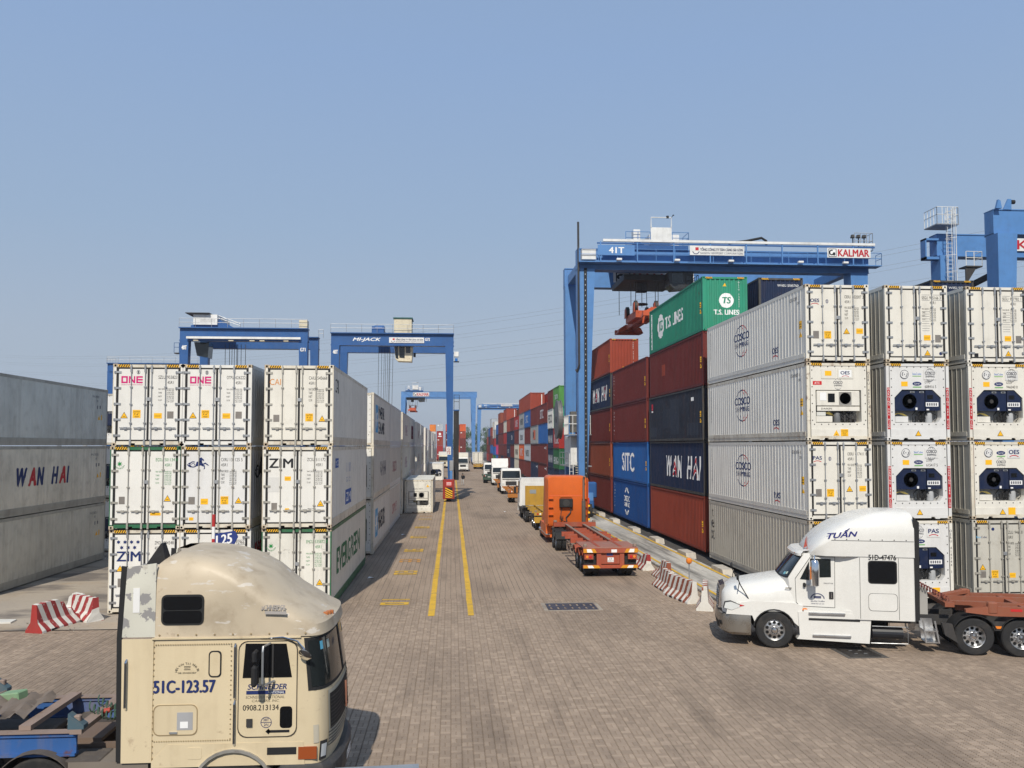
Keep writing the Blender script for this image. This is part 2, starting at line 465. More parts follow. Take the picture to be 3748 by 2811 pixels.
for j in range(ny0, ny1):
    y = (j+0.5)*MOD
    for i in range(int((-0.525*y-0.4)/MOD), int((0.715*y+0.4)/MOD)):
        x = (i+0.5)*MOD
        if x > 10.0 and y > 29.5: continue
        if x < -9.2 and y > 28.35: continue
        cells += [(x, y, 0), (x, y, 1)] if (i+j) % 2 else [(x, y, 2), (x, y, 3)]
prng = np.random.RandomState(3)
near = sorted([k for k, c in enumerate(cells) if -0.2 < c[0] < 8.9 and c[1] > 15.75], key=lambda k: cells[k][1])[:300]
nearset = set(near)
pm = [MB().add(v.tolist(), f).mesh('paver', recalc=False) for v, f in TPL]
for k in near:
    x, y, t = cells[k]
    put('paver', pm[t], M_PAVER, pave, loc=(x, y, prng.uniform(-0.0015, 0.0015)))
rest = [c for k, c in enumerate(cells) if k not in nearset]
VV, LI, LS_ = [], [], []; vo = lo_ = 0
for t, (tv, tf) in enumerate(TPL):
    ar = np.array([(c[0], c[1]) for c in rest if c[2] == t]); n = len(ar); nv = len(tv)
    V = np.repeat(tv[None], n, 0); tilt = prng.normal(0, 0.006, (n, 1)); V[:, :, 2] += V[:, :, 0]*tilt + prng.uniform(-0.0015, 0.0015, (n, 1))
    V[:, :, 0] += ar[:, 0:1]; V[:, :, 1] += ar[:, 1:2]; VV.append(V.reshape(-1, 3))
    l1 = np.concatenate([np.array(f) for f in tf]); s1 = np.cumsum([0]+[len(f) for f in tf])[:-1]; off = np.arange(n)[:, None]
    LI.append((l1[None]+off*nv+vo).reshape(-1)); LS_.append((s1[None]+off*len(l1)+lo_).reshape(-1)); vo += n*nv; lo_ += n*len(l1)
VV = np.concatenate(VV); LI = np.concatenate(LI); LS_ = np.concatenate(LS_)
me = bpy.data.meshes.new('paver_field')
me.vertices.add(len(VV)); me.vertices.foreach_set('co', VV.reshape(-1))
me.loops.add(len(LI)); me.polygons.add(len(LS_))
me.loops.foreach_set('vertex_index', LI); me.polygons.foreach_set('loop_start', LS_); me.update(calc_edges=True); me.shade_flat()
o = put('paver_field', me, M_PAVER, pave); o['kind'] = 'stuff'

# --- painted markings
M_YLINE = paint('yellow_road_paint', (0.66, 0.40, 0.035), 0.75, dirt=0.55, dcol=(0.20,0.15,0.09), chips=0.75, chipcol=(0.17,0.14,0.11))
M_YOLD = paint('worn_orange_paint', (0.50, 0.24, 0.05), 0.8, dirt=0.8, dcol=(0.28,0.23,0.18), chips=0.95, chipcol=(0.30,0.25,0.20))
def strip(name, x0, x1, y0, y1, z, mat, parent, step=1.2, jit=0.012):
    r = random.Random(int(x0*100)+int(y0)); m = MB(); n = max(1, int((y1-y0)/step)); L = []; Q = []
    for i in range(n+1):
        y = y0+(y1-y0)*i/n; L.append((x0+r.uniform(-jit, jit), y, z)); Q.append((x1+r.uniform(-jit, jit), y, z))
    m.add(L+Q, [(i, n+1+i, n+2+i, i+1) for i in range(n)])
    return m.build(name, mat, parent)
strip('yellow_line', -0.80, -0.58, 29.75, NEAR_END, 0.010, M_YLINE, pave)
strip('yellow_line', 0.575, 0.795, 29.75, NEAR_END, 0.010, M_YLINE, pave)
strip('yellow_line', -0.80, -0.58, NEAR_END, 260, 0.010, M_YLINE, lane)
strip('yellow_line', 0.575, 0.795, NEAR_END, 260, 0.010, M_YLINE, lane)
SEG = {'0': 'abcdef', '1': 'bc', '3': 'abcdg', '5': 'acdfg', '7': 'abc', '9': 'abcdfg'}
def floor_number(txt, y0, mat, parent, z=0.010):
    m = MB(); w, hgt, t = 0.50, 1.05, 0.17
    for k, ch in enumerate(txt):
        o = y0 + k*(w+0.16)
        R_ = {'a': (0, w, hgt-t, hgt), 'd': (0, w, 0, t), 'g': (0, w, hgt/2-t/2, hgt/2+t/2), 'f': (0, t, hgt/2, hgt), 'e': (0, t, 0, hgt/2), 'b': (w-t, w, hgt/2, hgt), 'c': (w-t, w, 0, hgt/2)}
        for i, sg in enumerate(SEG[ch]):
            a0, a1, h0, h1 = R_[sg]; zz = z + 0.0007*i
            m.face([(-1.58-h0, o+a0, zz), (-1.58-h0, o+a1, zz), (-1.58-h1, o+a1, zz), (-1.58-h1, o+a0, zz)])
    return m.build('painted_number', mat, parent)
for tx, y in (('01', 31.9), ('03', 39.3), ('05', 47.7), ('07', 54.6), ('09', 61.1), ('11', 67.8)):
    floor_number(tx, y, M_YLINE, pave if y < 32 else lane)
floor_number('33', 43.4, M_YOLD, lane)
floor_number('11', 70.6, M_YOLD, lane)

# --- concrete crane runway on the right: cast slabs with open joints, yellow edge lines
run = sheet('crane_runway', 9.98, 29.5, 12.36, 430, 0.02, M_ASPH)
y = 29.5; k = 0
slab = MB().cbox(-1.185, 0, 0.0, 1.185, 5.96, 0.10, 0.012).mesh('concrete_slab')
while y < 190:
    put('concrete_slab', slab, M_CONC, run, loc=(11.17, y, rnd.uniform(-0.006, 0.006)+0.0)); y += 6.0
MB().box(9.985, y, 0.0, 12.355, 430, 0.10).build('runway_far_slab', M_CONC, run)
strip('yellow_line', 10.18, 10.33, 29.6, 300, 0.112, M_YLINE, run)
strip('yellow_line', 12.02, 12.17, 29.6, 300, 0.112, M_YLINE, run)

# --- drain covers set in the paving
def drain(name, label, x0, y0, x1, y1, slots):
    t = thing(name, label, 'drain cover', (x0, y0, 0))
    w, d = x1-x0, y1-y0
    fm = MB(); e = 0.13
    fm.box(-e, -e, -0.01, w+e, 0, 0.006).box(-e, d, -0.01, w+e, d+e, 0.006).box(-e, 0, -0.01, 0, d, 0.006).box(w, 0, -0.01, w+e, d, 0.006)
    fm.build('concrete_surround', M_YARD if slots else M_ASPH, t)
    gm = MB()
    if slots:
        nx = 7
        xs = [0.03] + [0.03+(w-0.06)*(i+0.5)/nx + s for i in range(nx) for s in (-0.035, 0.035)] + [w-0.03]
        for i in range(0, len(xs), 2): gm.box(xs[i], 0.03, -0.01, xs[i+1], d-0.03, 0.010)
        for i in range(1, len(xs)-1, 2):
            for a, b in ((0.03, d*0.16), (d*0.42, d*0.58), (d*0.84, d-0.03)): gm.box(xs[i], a, -0.01, xs[i+1], b, 0.009)
        gm.build('grating', paint('grate_steel', (0.065, 0.065, 0.085), 0.5, metal=0.4, dirt=0.4, rust=0.15), t)
        MB().box(0.01, 0.01, -0.012, w-0.01, d-0.01, -0.004).build('pit', BLACK, t)
    else:
        gm.cbox(0.02, 0.02, -0.01, w-0.02, d-0.02, 0.012, 0.004); gm.build('plate', paint('dark_plate', (0.02, 0.018, 0.018), 0.6, dirt=0.4), t)
        hm = MB()
        for px in (0.3, 0.6):
            for py in (0.35, 0.7): hm.box(w*px, d*py, 0.012, w*px+0.10, d*py+0.03, 0.018)
        hm.build('lifting_slots', STEEL, t)
drain('drain_grate', 'slotted grey steel drain grate set in the paving behind the orange trailer', 3.45, 30.5, 5.30, 31.8, True)
drain('access_plate', 'dark steel access plate in the paving beside the white truck', 11.08, 23.2, 12.0, 24.2, False)

# --- concrete plinths under the right hand stacks
M_PLINTH = paint('plinth_concrete', (0.50, 0.46, 0.40), 0.9, dirt=0.5, dcol=(0.2,0.17,0.14), bump=0.3)
pl = MB(); pl.prism([(-0.95,0.0),(0.95,0.0),(0.80,0.30),(-0.80,0.30)], 'x', -0.26, 0.26)
plm = pl.mesh('concrete_plinth')
for i, y in enumerate((38.6, 44.6, 51.2, 57.6, 64.6, 70.8, 77.4, 83.5)):
    o = put('concrete_plinth', plm, M_PLINTH, None, loc=(12.42, y, 0.0))
    tag(o, '%s concrete plinth along the foot of the right container wall, counted from the camera' % ('first','second','third','fourth','fifth','sixth','seventh','eighth')[i], 'plinth', 'concrete plinths under the right wall')
# ================================================================ containers
CW = 1.219
def corr_profile(L, margin, pitch, flat, slope, depth):
    n = int((L-2*margin)/pitch); s = (L-n*pitch)/2
    P = [(0.0, 0.0), (s, 0.0)]
    for i in range(n):
        u = s+i*pitch; f = flat/2
        P += [(u+f, 0.0), (u+f+slope, -depth), (u+pitch-f-slope, -depth), (u+pitch-f, 0.0)]
    return P + [(L-s, 0.0), (L, 0.0)]
def bead_profile(L, margin, pitch, width, slope, height):
    n = int((L-2*margin)/pitch); s = (L-n*pitch)/2
    P = [(0.0, 0.0)]
    for i in range(n+1):
        u = s+i*pitch
        P += [(u-width/2-slope, 0.0), (u-width/2, height), (u+width/2, height), (u+width/2+slope, 0.0)]
    return P + [(L, 0.0)]
PROF = {}
def prof(kind, L):
    if (kind, L) not in PROF:
        if kind == 'dry': PROF[kind, L] = corr_profile(L, 0.16, 0.278, 0.075, 0.066, 0.036)
        elif kind == 'dryend': PROF[kind, L] = corr_profile(L, 0.18, 0.255, 0.06, 0.05, 0.045)
        else: PROF[kind, L] = bead_profile(L, 0.35, 0.305, 0.035, 0.012, 0.013)
    return PROF[kind, L]
def relief(P, u0, u1, v0, v1, fn):
    Q = [(u, w) for u, w in P if u0 <= u <= u1]
    if Q[0][0] > u0: Q = [(u0, 0.0)] + Q
    if Q[-1][0] < u1: Q = Q + [(u1, 0.0)]
    n = len(Q); vs = [fn(u, v0, w) for u, w in Q] + [fn(u, v1, w) for u, w in Q]
    return vs, [(i, i+1, n+i+1, n+i) for i in range(n-1)]
def side_map(L, side):
    if side < 0: return lambda u, v, w: (-(CW-0.012+w), L-u, v)
    return lambda u, v, w: (CW-0.012+w, u, v)
def end_map(y0=0.014): return lambda u, v, w: (u-CW, y0-w, v)
_cm = {}
def cmesh(key, fn, smooth=False):
    if key not in _cm: _cm[key] = fn().mesh(key[0], smooth)
    return _cm[key]
def m_frame(kind, L, H, castings=False):
    def f():
        m = MB()
        for sx in (-1, 1):
            x0, x1 = (-CW, -CW+0.124) if sx < 0 else (CW-0.124, CW)
            for y0, y1 in ((0.0, 0.12), (L-0.12, L)): m.box(x0+0.004, y0+0.003, 0.118, x1-0.004, y1-0.003, H-0.118)
            xr0, xr1 = (-CW, -CW+0.06) if sx < 0 else (CW-0.06, CW)
            th = 0.09 if kind == 'dry' else 0.13
            m.box(xr0, 0.178, H-th-0.01, xr1, L-0.178, H-0.012)
            if kind == 'dry': m.box(xr0, 0.178, 0.012, xr1, L-0.178, 0.155)
            else:
                m.box(xr0+0.01, 0.178, 0.012, xr1-0.01, L-0.178, 0.17); m.box(xr0+(-0.004 if sx < 0 else 0.0), 0.178, 0.17, xr1+(0.004 if sx > 0 else 0.0), L-0.178, 0.33)
        for y0, y1 in ((0.003, 0.10), (L-0.10, L-0.003)):
            m.box(-CW+0.16, y0, H-0.128, CW-0.16, y1, H-0.026)
            if kind == 'dry': m.box(-CW+0.16, y0, 0.015, CW-0.16, y1, 0.15)
            else:
                m.box(-CW+0.16, y0, 0.10, CW-0.16, y1, 0.17)
                for a, b in ((-CW+0.16, -0.62), (-0.42, 0.42), (0.62, CW-0.16)): m.box(a, y0, 0.048, b, y1, 0.10)
        if castings:
            for x in (-CW+0.081, CW-0.081):
                for y in (0.089, L-0.089):
                    for z in (0.059, H-0.059): m.box(x-0.084, y-0.092, z-0.059, x+0.084, y+0.092, z+0.059)
        return m
    return cmesh(('frame', kind, L, H, castings), f)
def m_side(kind, L, H, side):
    def f():
        m = MB(); v0, v1 = (0.15, H-0.095) if kind == 'dry' else (0.325, H-0.135)
        m.add(*relief(prof(kind, L), 0.10, L-0.10, v0, v1, side_map(L, side))); return m
    return cmesh(('side_wall', kind, L, H, side), f)
def m_top(L, H):
    def f():
        m = MB(); n = int(L/0.5)
        xs = (-CW+0.03, CW-0.03); vs = []; fs = []
        for i in range(n+1):
            y = 0.08+(L-0.16)*i/n; z = H-0.02-(0.015 if i % 2 else 0.0)
            vs += [(xs[0], y, z), (xs[1], y, z)]
        for i in range(n): fs.append((2*i, 2*i+1, 2*i+3, 2*i+2))
        m.add(vs, fs); m.face([(-CW+0.03, 0.05, 0.12), (CW-0.03, 0.05, 0.12), (CW-0.03, L-0.05, 0.12), (-CW+0.03, L-0.05, 0.12)])
        return m
    return cmesh(('roof', L, H), f)
def m_endcorr(L, H, y):
    def f():
        m = MB(); fn = (lambda u, v, w: (u-CW, 0.03-w, v)) if y == 0 else (lambda u, v, w: (u-CW, L-0.03+w, v))
        m.add(*relief(prof('dryend', 2*CW), 0.10, 2*CW-0.10, 0.14, H-0.12, fn)); return m
    return cmesh(('end_wall', L, H, y), f)
def m_endflat(L, H, y):
    return cmesh(('end_wall', L, H, y, 'flat'), lambda: MB().box(-CW+0.12, 0.02 if y == 0 else L-0.06, 0.12, CW-0.12, 0.06 if y == 0 else L-0.02, H-0.10))
def m_casting():
    def f():
        m = MB(); m.cbox(-0.083, -0.091, -0.059, 0.083, 0.091, 0.059, 0.008); return m
    return cmesh(('corner_casting',), f)
def m_castholes():
    def f():
        m = MB()
        m.lathe([(0.0, 0.0), (0.036, 0.0)], (0, -0.0925, 0), 'y', 12)
        m.lathe([(0.0, 0.0), (0.036, 0.0)], (-0.0845, 0, 0), 'x', 12); m.lathe([(0.0, 0.0), (0.036, 0.0)], (0.0845, 0, 0), 'x', 12)
        return m
    return cmesh(('casting_hole',), f)
W_REEF = {}
def reefer_white(i):
    cols = [(0.74,0.725,0.68), (0.735,0.705,0.63), (0.69,0.685,0.67), (0.64,0.63,0.59), (0.52,0.50,0.44), (0.54,0.54,0.52)]
    return paint('reefer_white_%d' % i, cols[i], 0.45, dirt=(0.14, 0.22, 0.18, 0.35, 0.45, 0.40)[i], var=0.035, dcol=(0.24,0.21,0.17), rust=0.0)
def door_set(root, H, mat, hmat):
    """two doors with rods, hinges, handles and gasket"""
    g = MB(); z0, z1 = 0.165, H-0.135; y = 0.016
    for a, b in ((-CW+0.12, -CW+0.20), (-0.036, 0.036), (CW-0.20, CW-0.12)): g.box(a, y, z0, b, y+0.03, z1)
    for z in (z0, z1-0.05): g.box(-CW+0.20, y, z, -0.036, y+0.03, z+0.05); g.box(0.036, y, z, CW-0.20, y+0.03, z+0.05)
    g.build('gasket', BLACK, root)
    for s in (-1, 1): MB().box(s*(CW-0.045) if s < 0 else CW-0.115, -0.002, 0.16, s*(CW-0.115) if s < 0 else CW-0.045, 0.006, H-0.13).build('door_jamb', mat, root)
    dm = cmesh(('door', H), lambda: MB().cbox(0.0, 0.006, z0+0.05, CW-0.20-0.036, 0.05, z1-0.05, 0.01))
    def rod():
        m = MB(); m.cyl((0, -0.028, 0.06), (0, -0.028, H-0.03), 0.0165, n=8)
        for z in (0.81, 1.47, 2.08): m.box(-0.045, -0.05, z-0.02, 0.045, -0.002, z+0.02)
        for z in (0.14, H-0.17): m.box(-0.03, -0.055, z-0.13, 0.03, -0.002, z+0.10)
        return m
    rm = cmesh(('lock_rod', H), rod)
    hm = cmesh(('hinge',), lambda: MB().box(-0.12, -0.020, -0.035, 0.12, 0.0, 0.035).cyl((-0.085, -0.022, -0.045), (-0.085, -0.022, 0.045), 0.02, n=6))
    hd = cmesh(('handle',), lambda: MB().box(-0.20, -0.055, -0.018, 0.20, -0.035, 0.018).box(-0.05, -0.06, -0.05, 0.05, -0.01, 0.03))
    for s in (-1, 1):
        d = put('door', dm, mat, root, loc=(0.036 if s > 0 else -CW+0.20, 0, 0))
        ox = -d.location.x
        for u in ((0.64, 1.12) if s < 0 else (1.34, 1.82)):
            put('lock_rod', rm, hmat, d, loc=(u-CW+ox, 0, 0))
            put('handle', hd, hmat, d, loc=(u-CW+ox+0.17*(-1 if u in (0.64, 1.12) else 1), 0, 0.64))
        for v in (2.60, 2.04, 1.48, 0.93, 0.37):
            if v < H-0.2: put('hinge', hm, hmat, d, loc=(s*(CW-0.17)+ox, 0, v))
        if s > 0: put('latch', cmesh(('latch',), lambda: MB().box(-0.07, -0.03, -0.06, 0.07, 0.0, 0.06)), STEEL, d, loc=(ox+0.02, 0.004, 1.65))
def machine_end(root, H, mat, kind):
    P = lambda m, n, mt: m.build(n, mt, root)
    y = 0.022; u = lambda a: a-CW
    oct_ = [(0.32,1.60),(0.62,1.90),(1.80,1.90),(2.12,1.60),(2.12,0.86),(1.98,0.67),(0.32,0.67)]
    if kind == 'white': oct_ = [(0.34,1.86),(0.34,1.87),(2.08,1.87),(2.08,1.86),(2.08,0.70),(2.00,0.66),(0.34,0.66)]
    ou = [(0.15,1.86),(0.15,2.80),(2.29,2.80),(2.29,1.70),(2.29,0.86),(2.29,0.40),(0.15,0.40)]
    m = MB(); n = len(oct_)
    vs = [(u(a), y, b) for a, b in ou] + [(u(a), y, b) for a, b in oct_] + [(u(a), y+0.42, b) for a, b in oct_]
    fs = [(i, (i+1) % n, n+(i+1) % n, n+i) for i in range(n)] + [(n+i, n+(i+1) % n, 2*n+(i+1) % n, 2*n+i) for i in range(n)]
    m.add(vs, fs); P(m, 'end_panel', mat)
    MB().face([(u(a), y+0.42, b) for a, b in oct_]).build('recess_back', paint('recess_grey', (0.36,0.37,0.38), 0.6, dirt=0.5), root)
    sk = MB().prism([(u(0.15),0.14),(u(0.40),0.14),(u(0.47),0.02),(u(0.62),0.02),(u(0.70),0.14),(u(1.74),0.14),(u(1.82),0.02),(u(1.97),0.02),(u(2.04),0.14),(u(2.29),0.14),(u(2.29),0.43),(u(0.15),0.43)], 'y', 0.008, 0.06)
    P(sk, 'skirt', mat)
    bm_ = MB()
    for i in range(8):
        a = 0.28+i*0.27
        for b in (2.74, 0.60): bm_.lathe([(0.0,-0.012),(0.02,-0.012),(0.022,0.0)], (u(a), y, b), 'y', 6)
    for i in range(7):
        for a in (0.21, 2.23): bm_.lathe([(0.0,-0.012),(0.02,-0.012),(0.022,0.0)], (u(a), y, 0.75+i*0.31), 'y', 6)
    P(bm_, 'panel_bolts', DARK)
    if kind == 'navy':
        nv = paint('unit_navy', (0.007, 0.015, 0.050), 0.4, dirt=0.15, var=0.06)
        nb = MB(); nb.prism([(u(0.34),1.59),(u(0.63),1.88),(u(1.52),1.88),(u(1.52),1.11),(u(0.34),1.11)], 'y', y+0.06, y+0.40); un = P(nb, 'refrigeration_unit', nv)
        MB().prism([(u(1.535),1.87),(u(1.79),1.88),(u(2.09),1.58),(u(2.09),1.12),(u(1.535),1.12)], 'y', y+0.03, y+0.38).build('control_box', nv, un)
        f = MB(); f.lathe([(0.27,-0.02),(0.27,0.02),(0.235,0.02),(0.235,-0.02),(0.27,-0.02)], (u(0.92), y+0.05, 1.47), 'y', 28)
        for k in range(6): f.lathe([(0.04+0.038*k,-0.012),(0.052+0.038*k,-0.012)], (u(0.92), y+0.05, 1.47), 'y', 24)
        f.build('fan_guard', BLACK, un)
        f = MB().lathe([(0.0,0.0),(0.24,0.0)], (u(0.92), y+0.056, 1.47), 'y', 24); f.build('fan', plain('fan_black', (0.006,0.006,0.007), 0.8), un)
        MB().lathe([(0.0,-0.03),(0.075,-0.03),(0.08,0.0)], (u(0.92), y+0.05, 1.47), 'y', 16).build('fan_hub', DARK, un)
        MB().box(u(1.60), y+0.022, 1.55, u(1.82), y+0.03, 1.70).build('display', BLACKGLASS, un)
        l = Ink().rect(1.54, 1.27, 2.03, 1.43); l.place('label_plate', WHT, un, lambda a, b, w: (u(a), y+0.03-w, b))
        l = Ink()
        for k in range(5): l.rect(1.58+k*0.085, 1.30, 1.635+k*0.085, 1.40)
        l.place('label_print', GRYI, un, lambda a, b, w: (u(a), y+0.03-w, b), lift=0.007)
        l = Ink().rect(1.13, 1.14, 1.21, 1.23).rect(1.56, 1.13, 1.66, 1.18); l.place('small_label', WHT, un, lambda a, b, w: (u(a), y+0.02-w, b))
        hh = MB()
        for a in (0.95, 1.31): hh.box(u(a), y+0.04, 1.78, u(a+0.17), y+0.062, 1.84)
        hh.build('handle_slot', STEEL, un)
        hh = MB()
        for a in (0.98, 1.34): hh.box(u(a), y+0.035, 1.795, u(a+0.11), y+0.045, 1.825)
        hh.build('handle_slot_hole', BLACK, un)
        MB().box(u(0.36), y+0.05, 0.69, u(0.86), y+0.40, 0.90).build('battery_box', mat, root)
        c = MB(); c.lathe([(0.0,0.0),(0.12,0.0),(0.125,0.03),(0.125,0.30),(0.10,0.37),(0.0,0.39)], (u(1.74), y+0.22, 0.68), 'z', 16); c.build('compressor', paint('compressor_grey', (0.40,0.41,0.42), 0.5, dirt=0.3), root, smooth=40)
        pp = MB(); r = random.Random(5)
        for k in range(9):
            a = 1.16+r.uniform(0, 0.42); pp.tube([(u(a), y+0.16, 1.11), (u(a+r.uniform(-0.1,0.1)), y+0.10+r.uniform(0,0.15), 0.95), (u(a+r.uniform(-0.15,0.15)), y+0.2, 0.80), (u(a+r.uniform(-0.1,0.1)), y+0.3, 0.70)], 0.018, 5)
        pp.cyl((u(1.27), y+0.2, 0.70), (u(1.27), y+0.2, 0.92), 0.055, n=10).cyl((u(1.52), y+0.22, 0.86), (u(1.52), y+0.22, 1.10), 0.05, n=10)
        pp.tube([(u(1.88), y+0.15, 1.02), (u(2.0), y+0.12, 0.95), (u(2.02), y+0.14, 0.82), (u(1.93), y+0.15, 0.74)], 0.014, 5)
        P(pp, 'pipework', BLACK)
        wr = MB()
        for k in range(4): wr.tube([(u(0.36), y+0.2, 0.93+0.02*k), (u(0.5+0.05*k), y+0.12, 1.02), (u(0.7), y+0.15, 0.95+0.02*k), (u(0.9), y+0.2, 0.92)], 0.008, 4)
        P(wr, 'wiring', plain('wire_yellow', (0.35,0.27,0.06), 0.6))
    else:
        un = P(MB().cbox(u(0.38), y-0.01, 1.28, u(2.02), y+0.36, 1.84, 0.02), 'refrigeration_unit', mat)
        g = MB()
        for k in range(7): g.lathe([(0.03+0.028*k,-0.006),(0.045+0.028*k,-0.006)], (u(1.46), y-0.012, 1.56), 'y', 24)
        MB().box(u(1.22), y-0.016, 1.32, u(1.70), y-0.008, 1.80).build('grille', paint('grille_grey', (0.30,0.29,0.27), 0.6, dirt=0.4), un); g.build('fan_guard', plain('guard_taupe', (0.20,0.185,0.165), 0.6), un)
        MB().box(u(0.80), y-0.022, 1.42, u(1.06), y-0.008, 1.74).build('display', BLACKGLASS, un)
        Ink().rect(0.50, 1.48, 0.74, 1.78).place('label_plate', WHT, un, lambda a, b, w: (u(a), y-0.012-w, b))
        P(MB().box(u(0.40), y+0.02, 1.10, u(2.02), y+0.06, 1.26), 'crossbar', mat)
        c = MB(); c.lathe([(0.0,0.0),(0.12,0.0),(0.13,0.03),(0.13,0.30),(0.09,0.38),(0.0,0.39)], (u(1.22), y+0.2, 0.68), 'z', 16); c.build('compressor', paint('compressor_dark', (0.16,0.165,0.17), 0.5, dirt=0.3), root, smooth=40)
        pp = MB(); r = random.Random(9)
        for k in range(14):
            a = 1.30+r.uniform(0, 0.62); pp.tube([(u(a), y+0.2, 1.10), (u(a+r.uniform(-0.15,0.15)), y+0.08+r.uniform(0,0.2), 0.95), (u(a+r.uniform(-0.2,0.2)), y+0.1+r.uniform(0,0.2), 0.80), (u(a+r.uniform(-0.1,0.1)), y+0.25, 0.68)], 0.022, 5)
        for a in (1.5, 1.72, 1.9): pp.cyl((u(a), y+0.15, 0.70), (u(a), y+0.15, 0.95), 0.05, n=10)
        P(pp, 'pipework', DARK)
        P(MB().cbox(u(0.36), y+0.02, 0.68, u(0.98), y+0.38, 0.90, 0.01), 'battery_box', mat)
        P(MB().box(u(0.40), y+0.06, 0.92, u(0.74), y+0.3, 1.06), 'inverter_box', plain('inverter_pale', (0.62,0.62,0.58), 0.5))
        wr = MB()
        for k in range(5): wr.tube([(u(0.74), y+0.12, 1.02), (u(0.85+0.03*k), y+0.06, 1.06-0.03*k), (u(1.0), y+0.1, 0.98), (u(1.1), y+0.16, 0.9)], 0.009, 4)
        P(wr, 'wiring', plain('wire_yellow', (0.35,0.27,0.06), 0.6))
TIER_H = 2.915
RUSTC = paint('casting_rusty', (0.50, 0.42, 0.31), 0.7, dirt=0.5, rust=0.55, dcol=(0.22,0.12,0.06))
def container(label, x, y, z, kind='dry', L=12.192, H=2.896, wall=None, frame=None, end='corr', group=None, near=False, name=None, door=None, hw=None, seen=(-1, 1)):
    t = thing(name or ('reefer_container' if kind == 'reefer' else 'shipping_container'), label, 'container', (x, y, z), 0, group)
    frame = frame or wall
    put('frame', m_frame(kind, L, H, not near), frame, t)
    for s in seen: put('side_wall', m_side(kind, L, H, s), wall, t)
    put('roof', m_top(L, H), wall, t)
    if end == 'corr': put('end_wall', m_endcorr(L, H, 0), wall, t)
    elif end == 'flat': put('end_wall', m_endflat(L, H, 0), wall, t)
    elif end == 'doors': door_set(t, H, door or wall, hw or STEEL)
    elif end: machine_end(t, H, door or wall, end)
    put('end_wall', m_endflat(L, H, 1), wall, t)
    if near:
        for cx in (-CW+0.081, CW-0.081):
            for cy in (0.089, L-0.089):
                for cz in (0.059, H-0.059):
                    o = put('corner_casting', m_casting(), RUSTC if kind == 'reefer' and (int(x*7)+int(z*3)+int(cx*9)+int(cz*5)) % 3 else frame, t, loc=(cx, cy, cz))
                    if cy < 1: put('casting_hole', m_castholes(), BLACK, o)
    return t
# ---- printed marks
def hazard(t, H, y0=-0.001, wide=0.40):
    k = Ink(); q = Ink()
    for u0 in (0.18, 2*CW-0.18-wide):
        q.rect(u0, H-0.118, u0+wide, H-0.028)
        n = 5
        for i in range(n):
            a = u0+wide*i/n; d = wide/n*0.5; k.poly([(a, H-0.115), (a+d, H-0.115), (min(a+d+0.05, u0+wide), H-0.03), (a+0.05, H-0.03)])
    q.place('hazard_stripe', YEL, t, end_map(y0), lift=0.004); k.place('hazard_stripe_black', BLK, t, end_map(y0), lift=0.007)
def door_marks(t, code, num, spec='45R1', col=None, u0=1.56, gross=True, caution=None, tri=None, plates=(), big=False):
    col = col or BLK; k = Ink(); em = end_map(0.006)
    k.text(code, u0, 2.37, 0.115, 0.24); k.text(num, u0+0.30, 2.37, 0.115, 0.44); k.text(spec, u0+(0.31 if not big else 0.0), 2.19, 0.105, 0.22)
    if gross:
        for i, w in enumerate(('MAX GROSS', 'TARE', 'NET', 'CU.CAP.')):
            v = 1.98-0.13*i; k.text(w, u0, v, 0.055 if not big else 0.085, 0.26 if i == 0 else 0.13)
            for j in (0, 1): k.text(('34.000 KGS','4.640 KGS','29.360 KGS','67.7 CU.M')[i] if j == 0 else ('74.960 LBS','10.230 LBS','64.730 LBS','2.391 CU.FT')[i], u0+0.30, v-0.06*j+0.01, 0.045, 0.24)
    k.place('lettering', col, t, em)
    y = Ink(); b = Ink(); g = Ink()
    if caution:
        a, v = caution; y.rect(a, v, a+0.27, v+0.28); b.text('CAUTION', a+0.02, v+0.19, 0.06, 0.23).text("9'-6\"", a+0.05, v+0.10, 0.065, 0.17).text('HIGH', a+0.07, v+0.02, 0.055, 0.14)
    if tri: b2 = Ink().tri(tri[0], tri[1]-0.015, 0.26); b2.place('warning_triangle_border', BLK, t, em, lift=0.003); y.tri(tri[0], tri[1]+0.005, 0.205); b.rect(tri[0]-0.045, tri[1]+0.045, tri[0]+0.045, tri[1]+0.06)
    for kind, a, v, w, h in plates: (y if kind == 'y' else g).rect(a, v, a+w, v+h)
    for kind, a, v, w, h in plates:
        if kind == 'y': b.rect(a+0.02, v+h*0.55, a+w-0.03, v+h*0.58); b.rect(a+0.02, v+h*0.35, a+w-0.05, v+h*0.38)
    y.place('sticker', YEL, t, em, lift=0.005); b.place('sticker_print', BLK, t, em, lift=0.008); g.place('data_plate', paint('data_plate_grey', (0.30,0.27,0.24), 0.45, metal=0.5, dirt=0.3), t, em, lift=0.004)
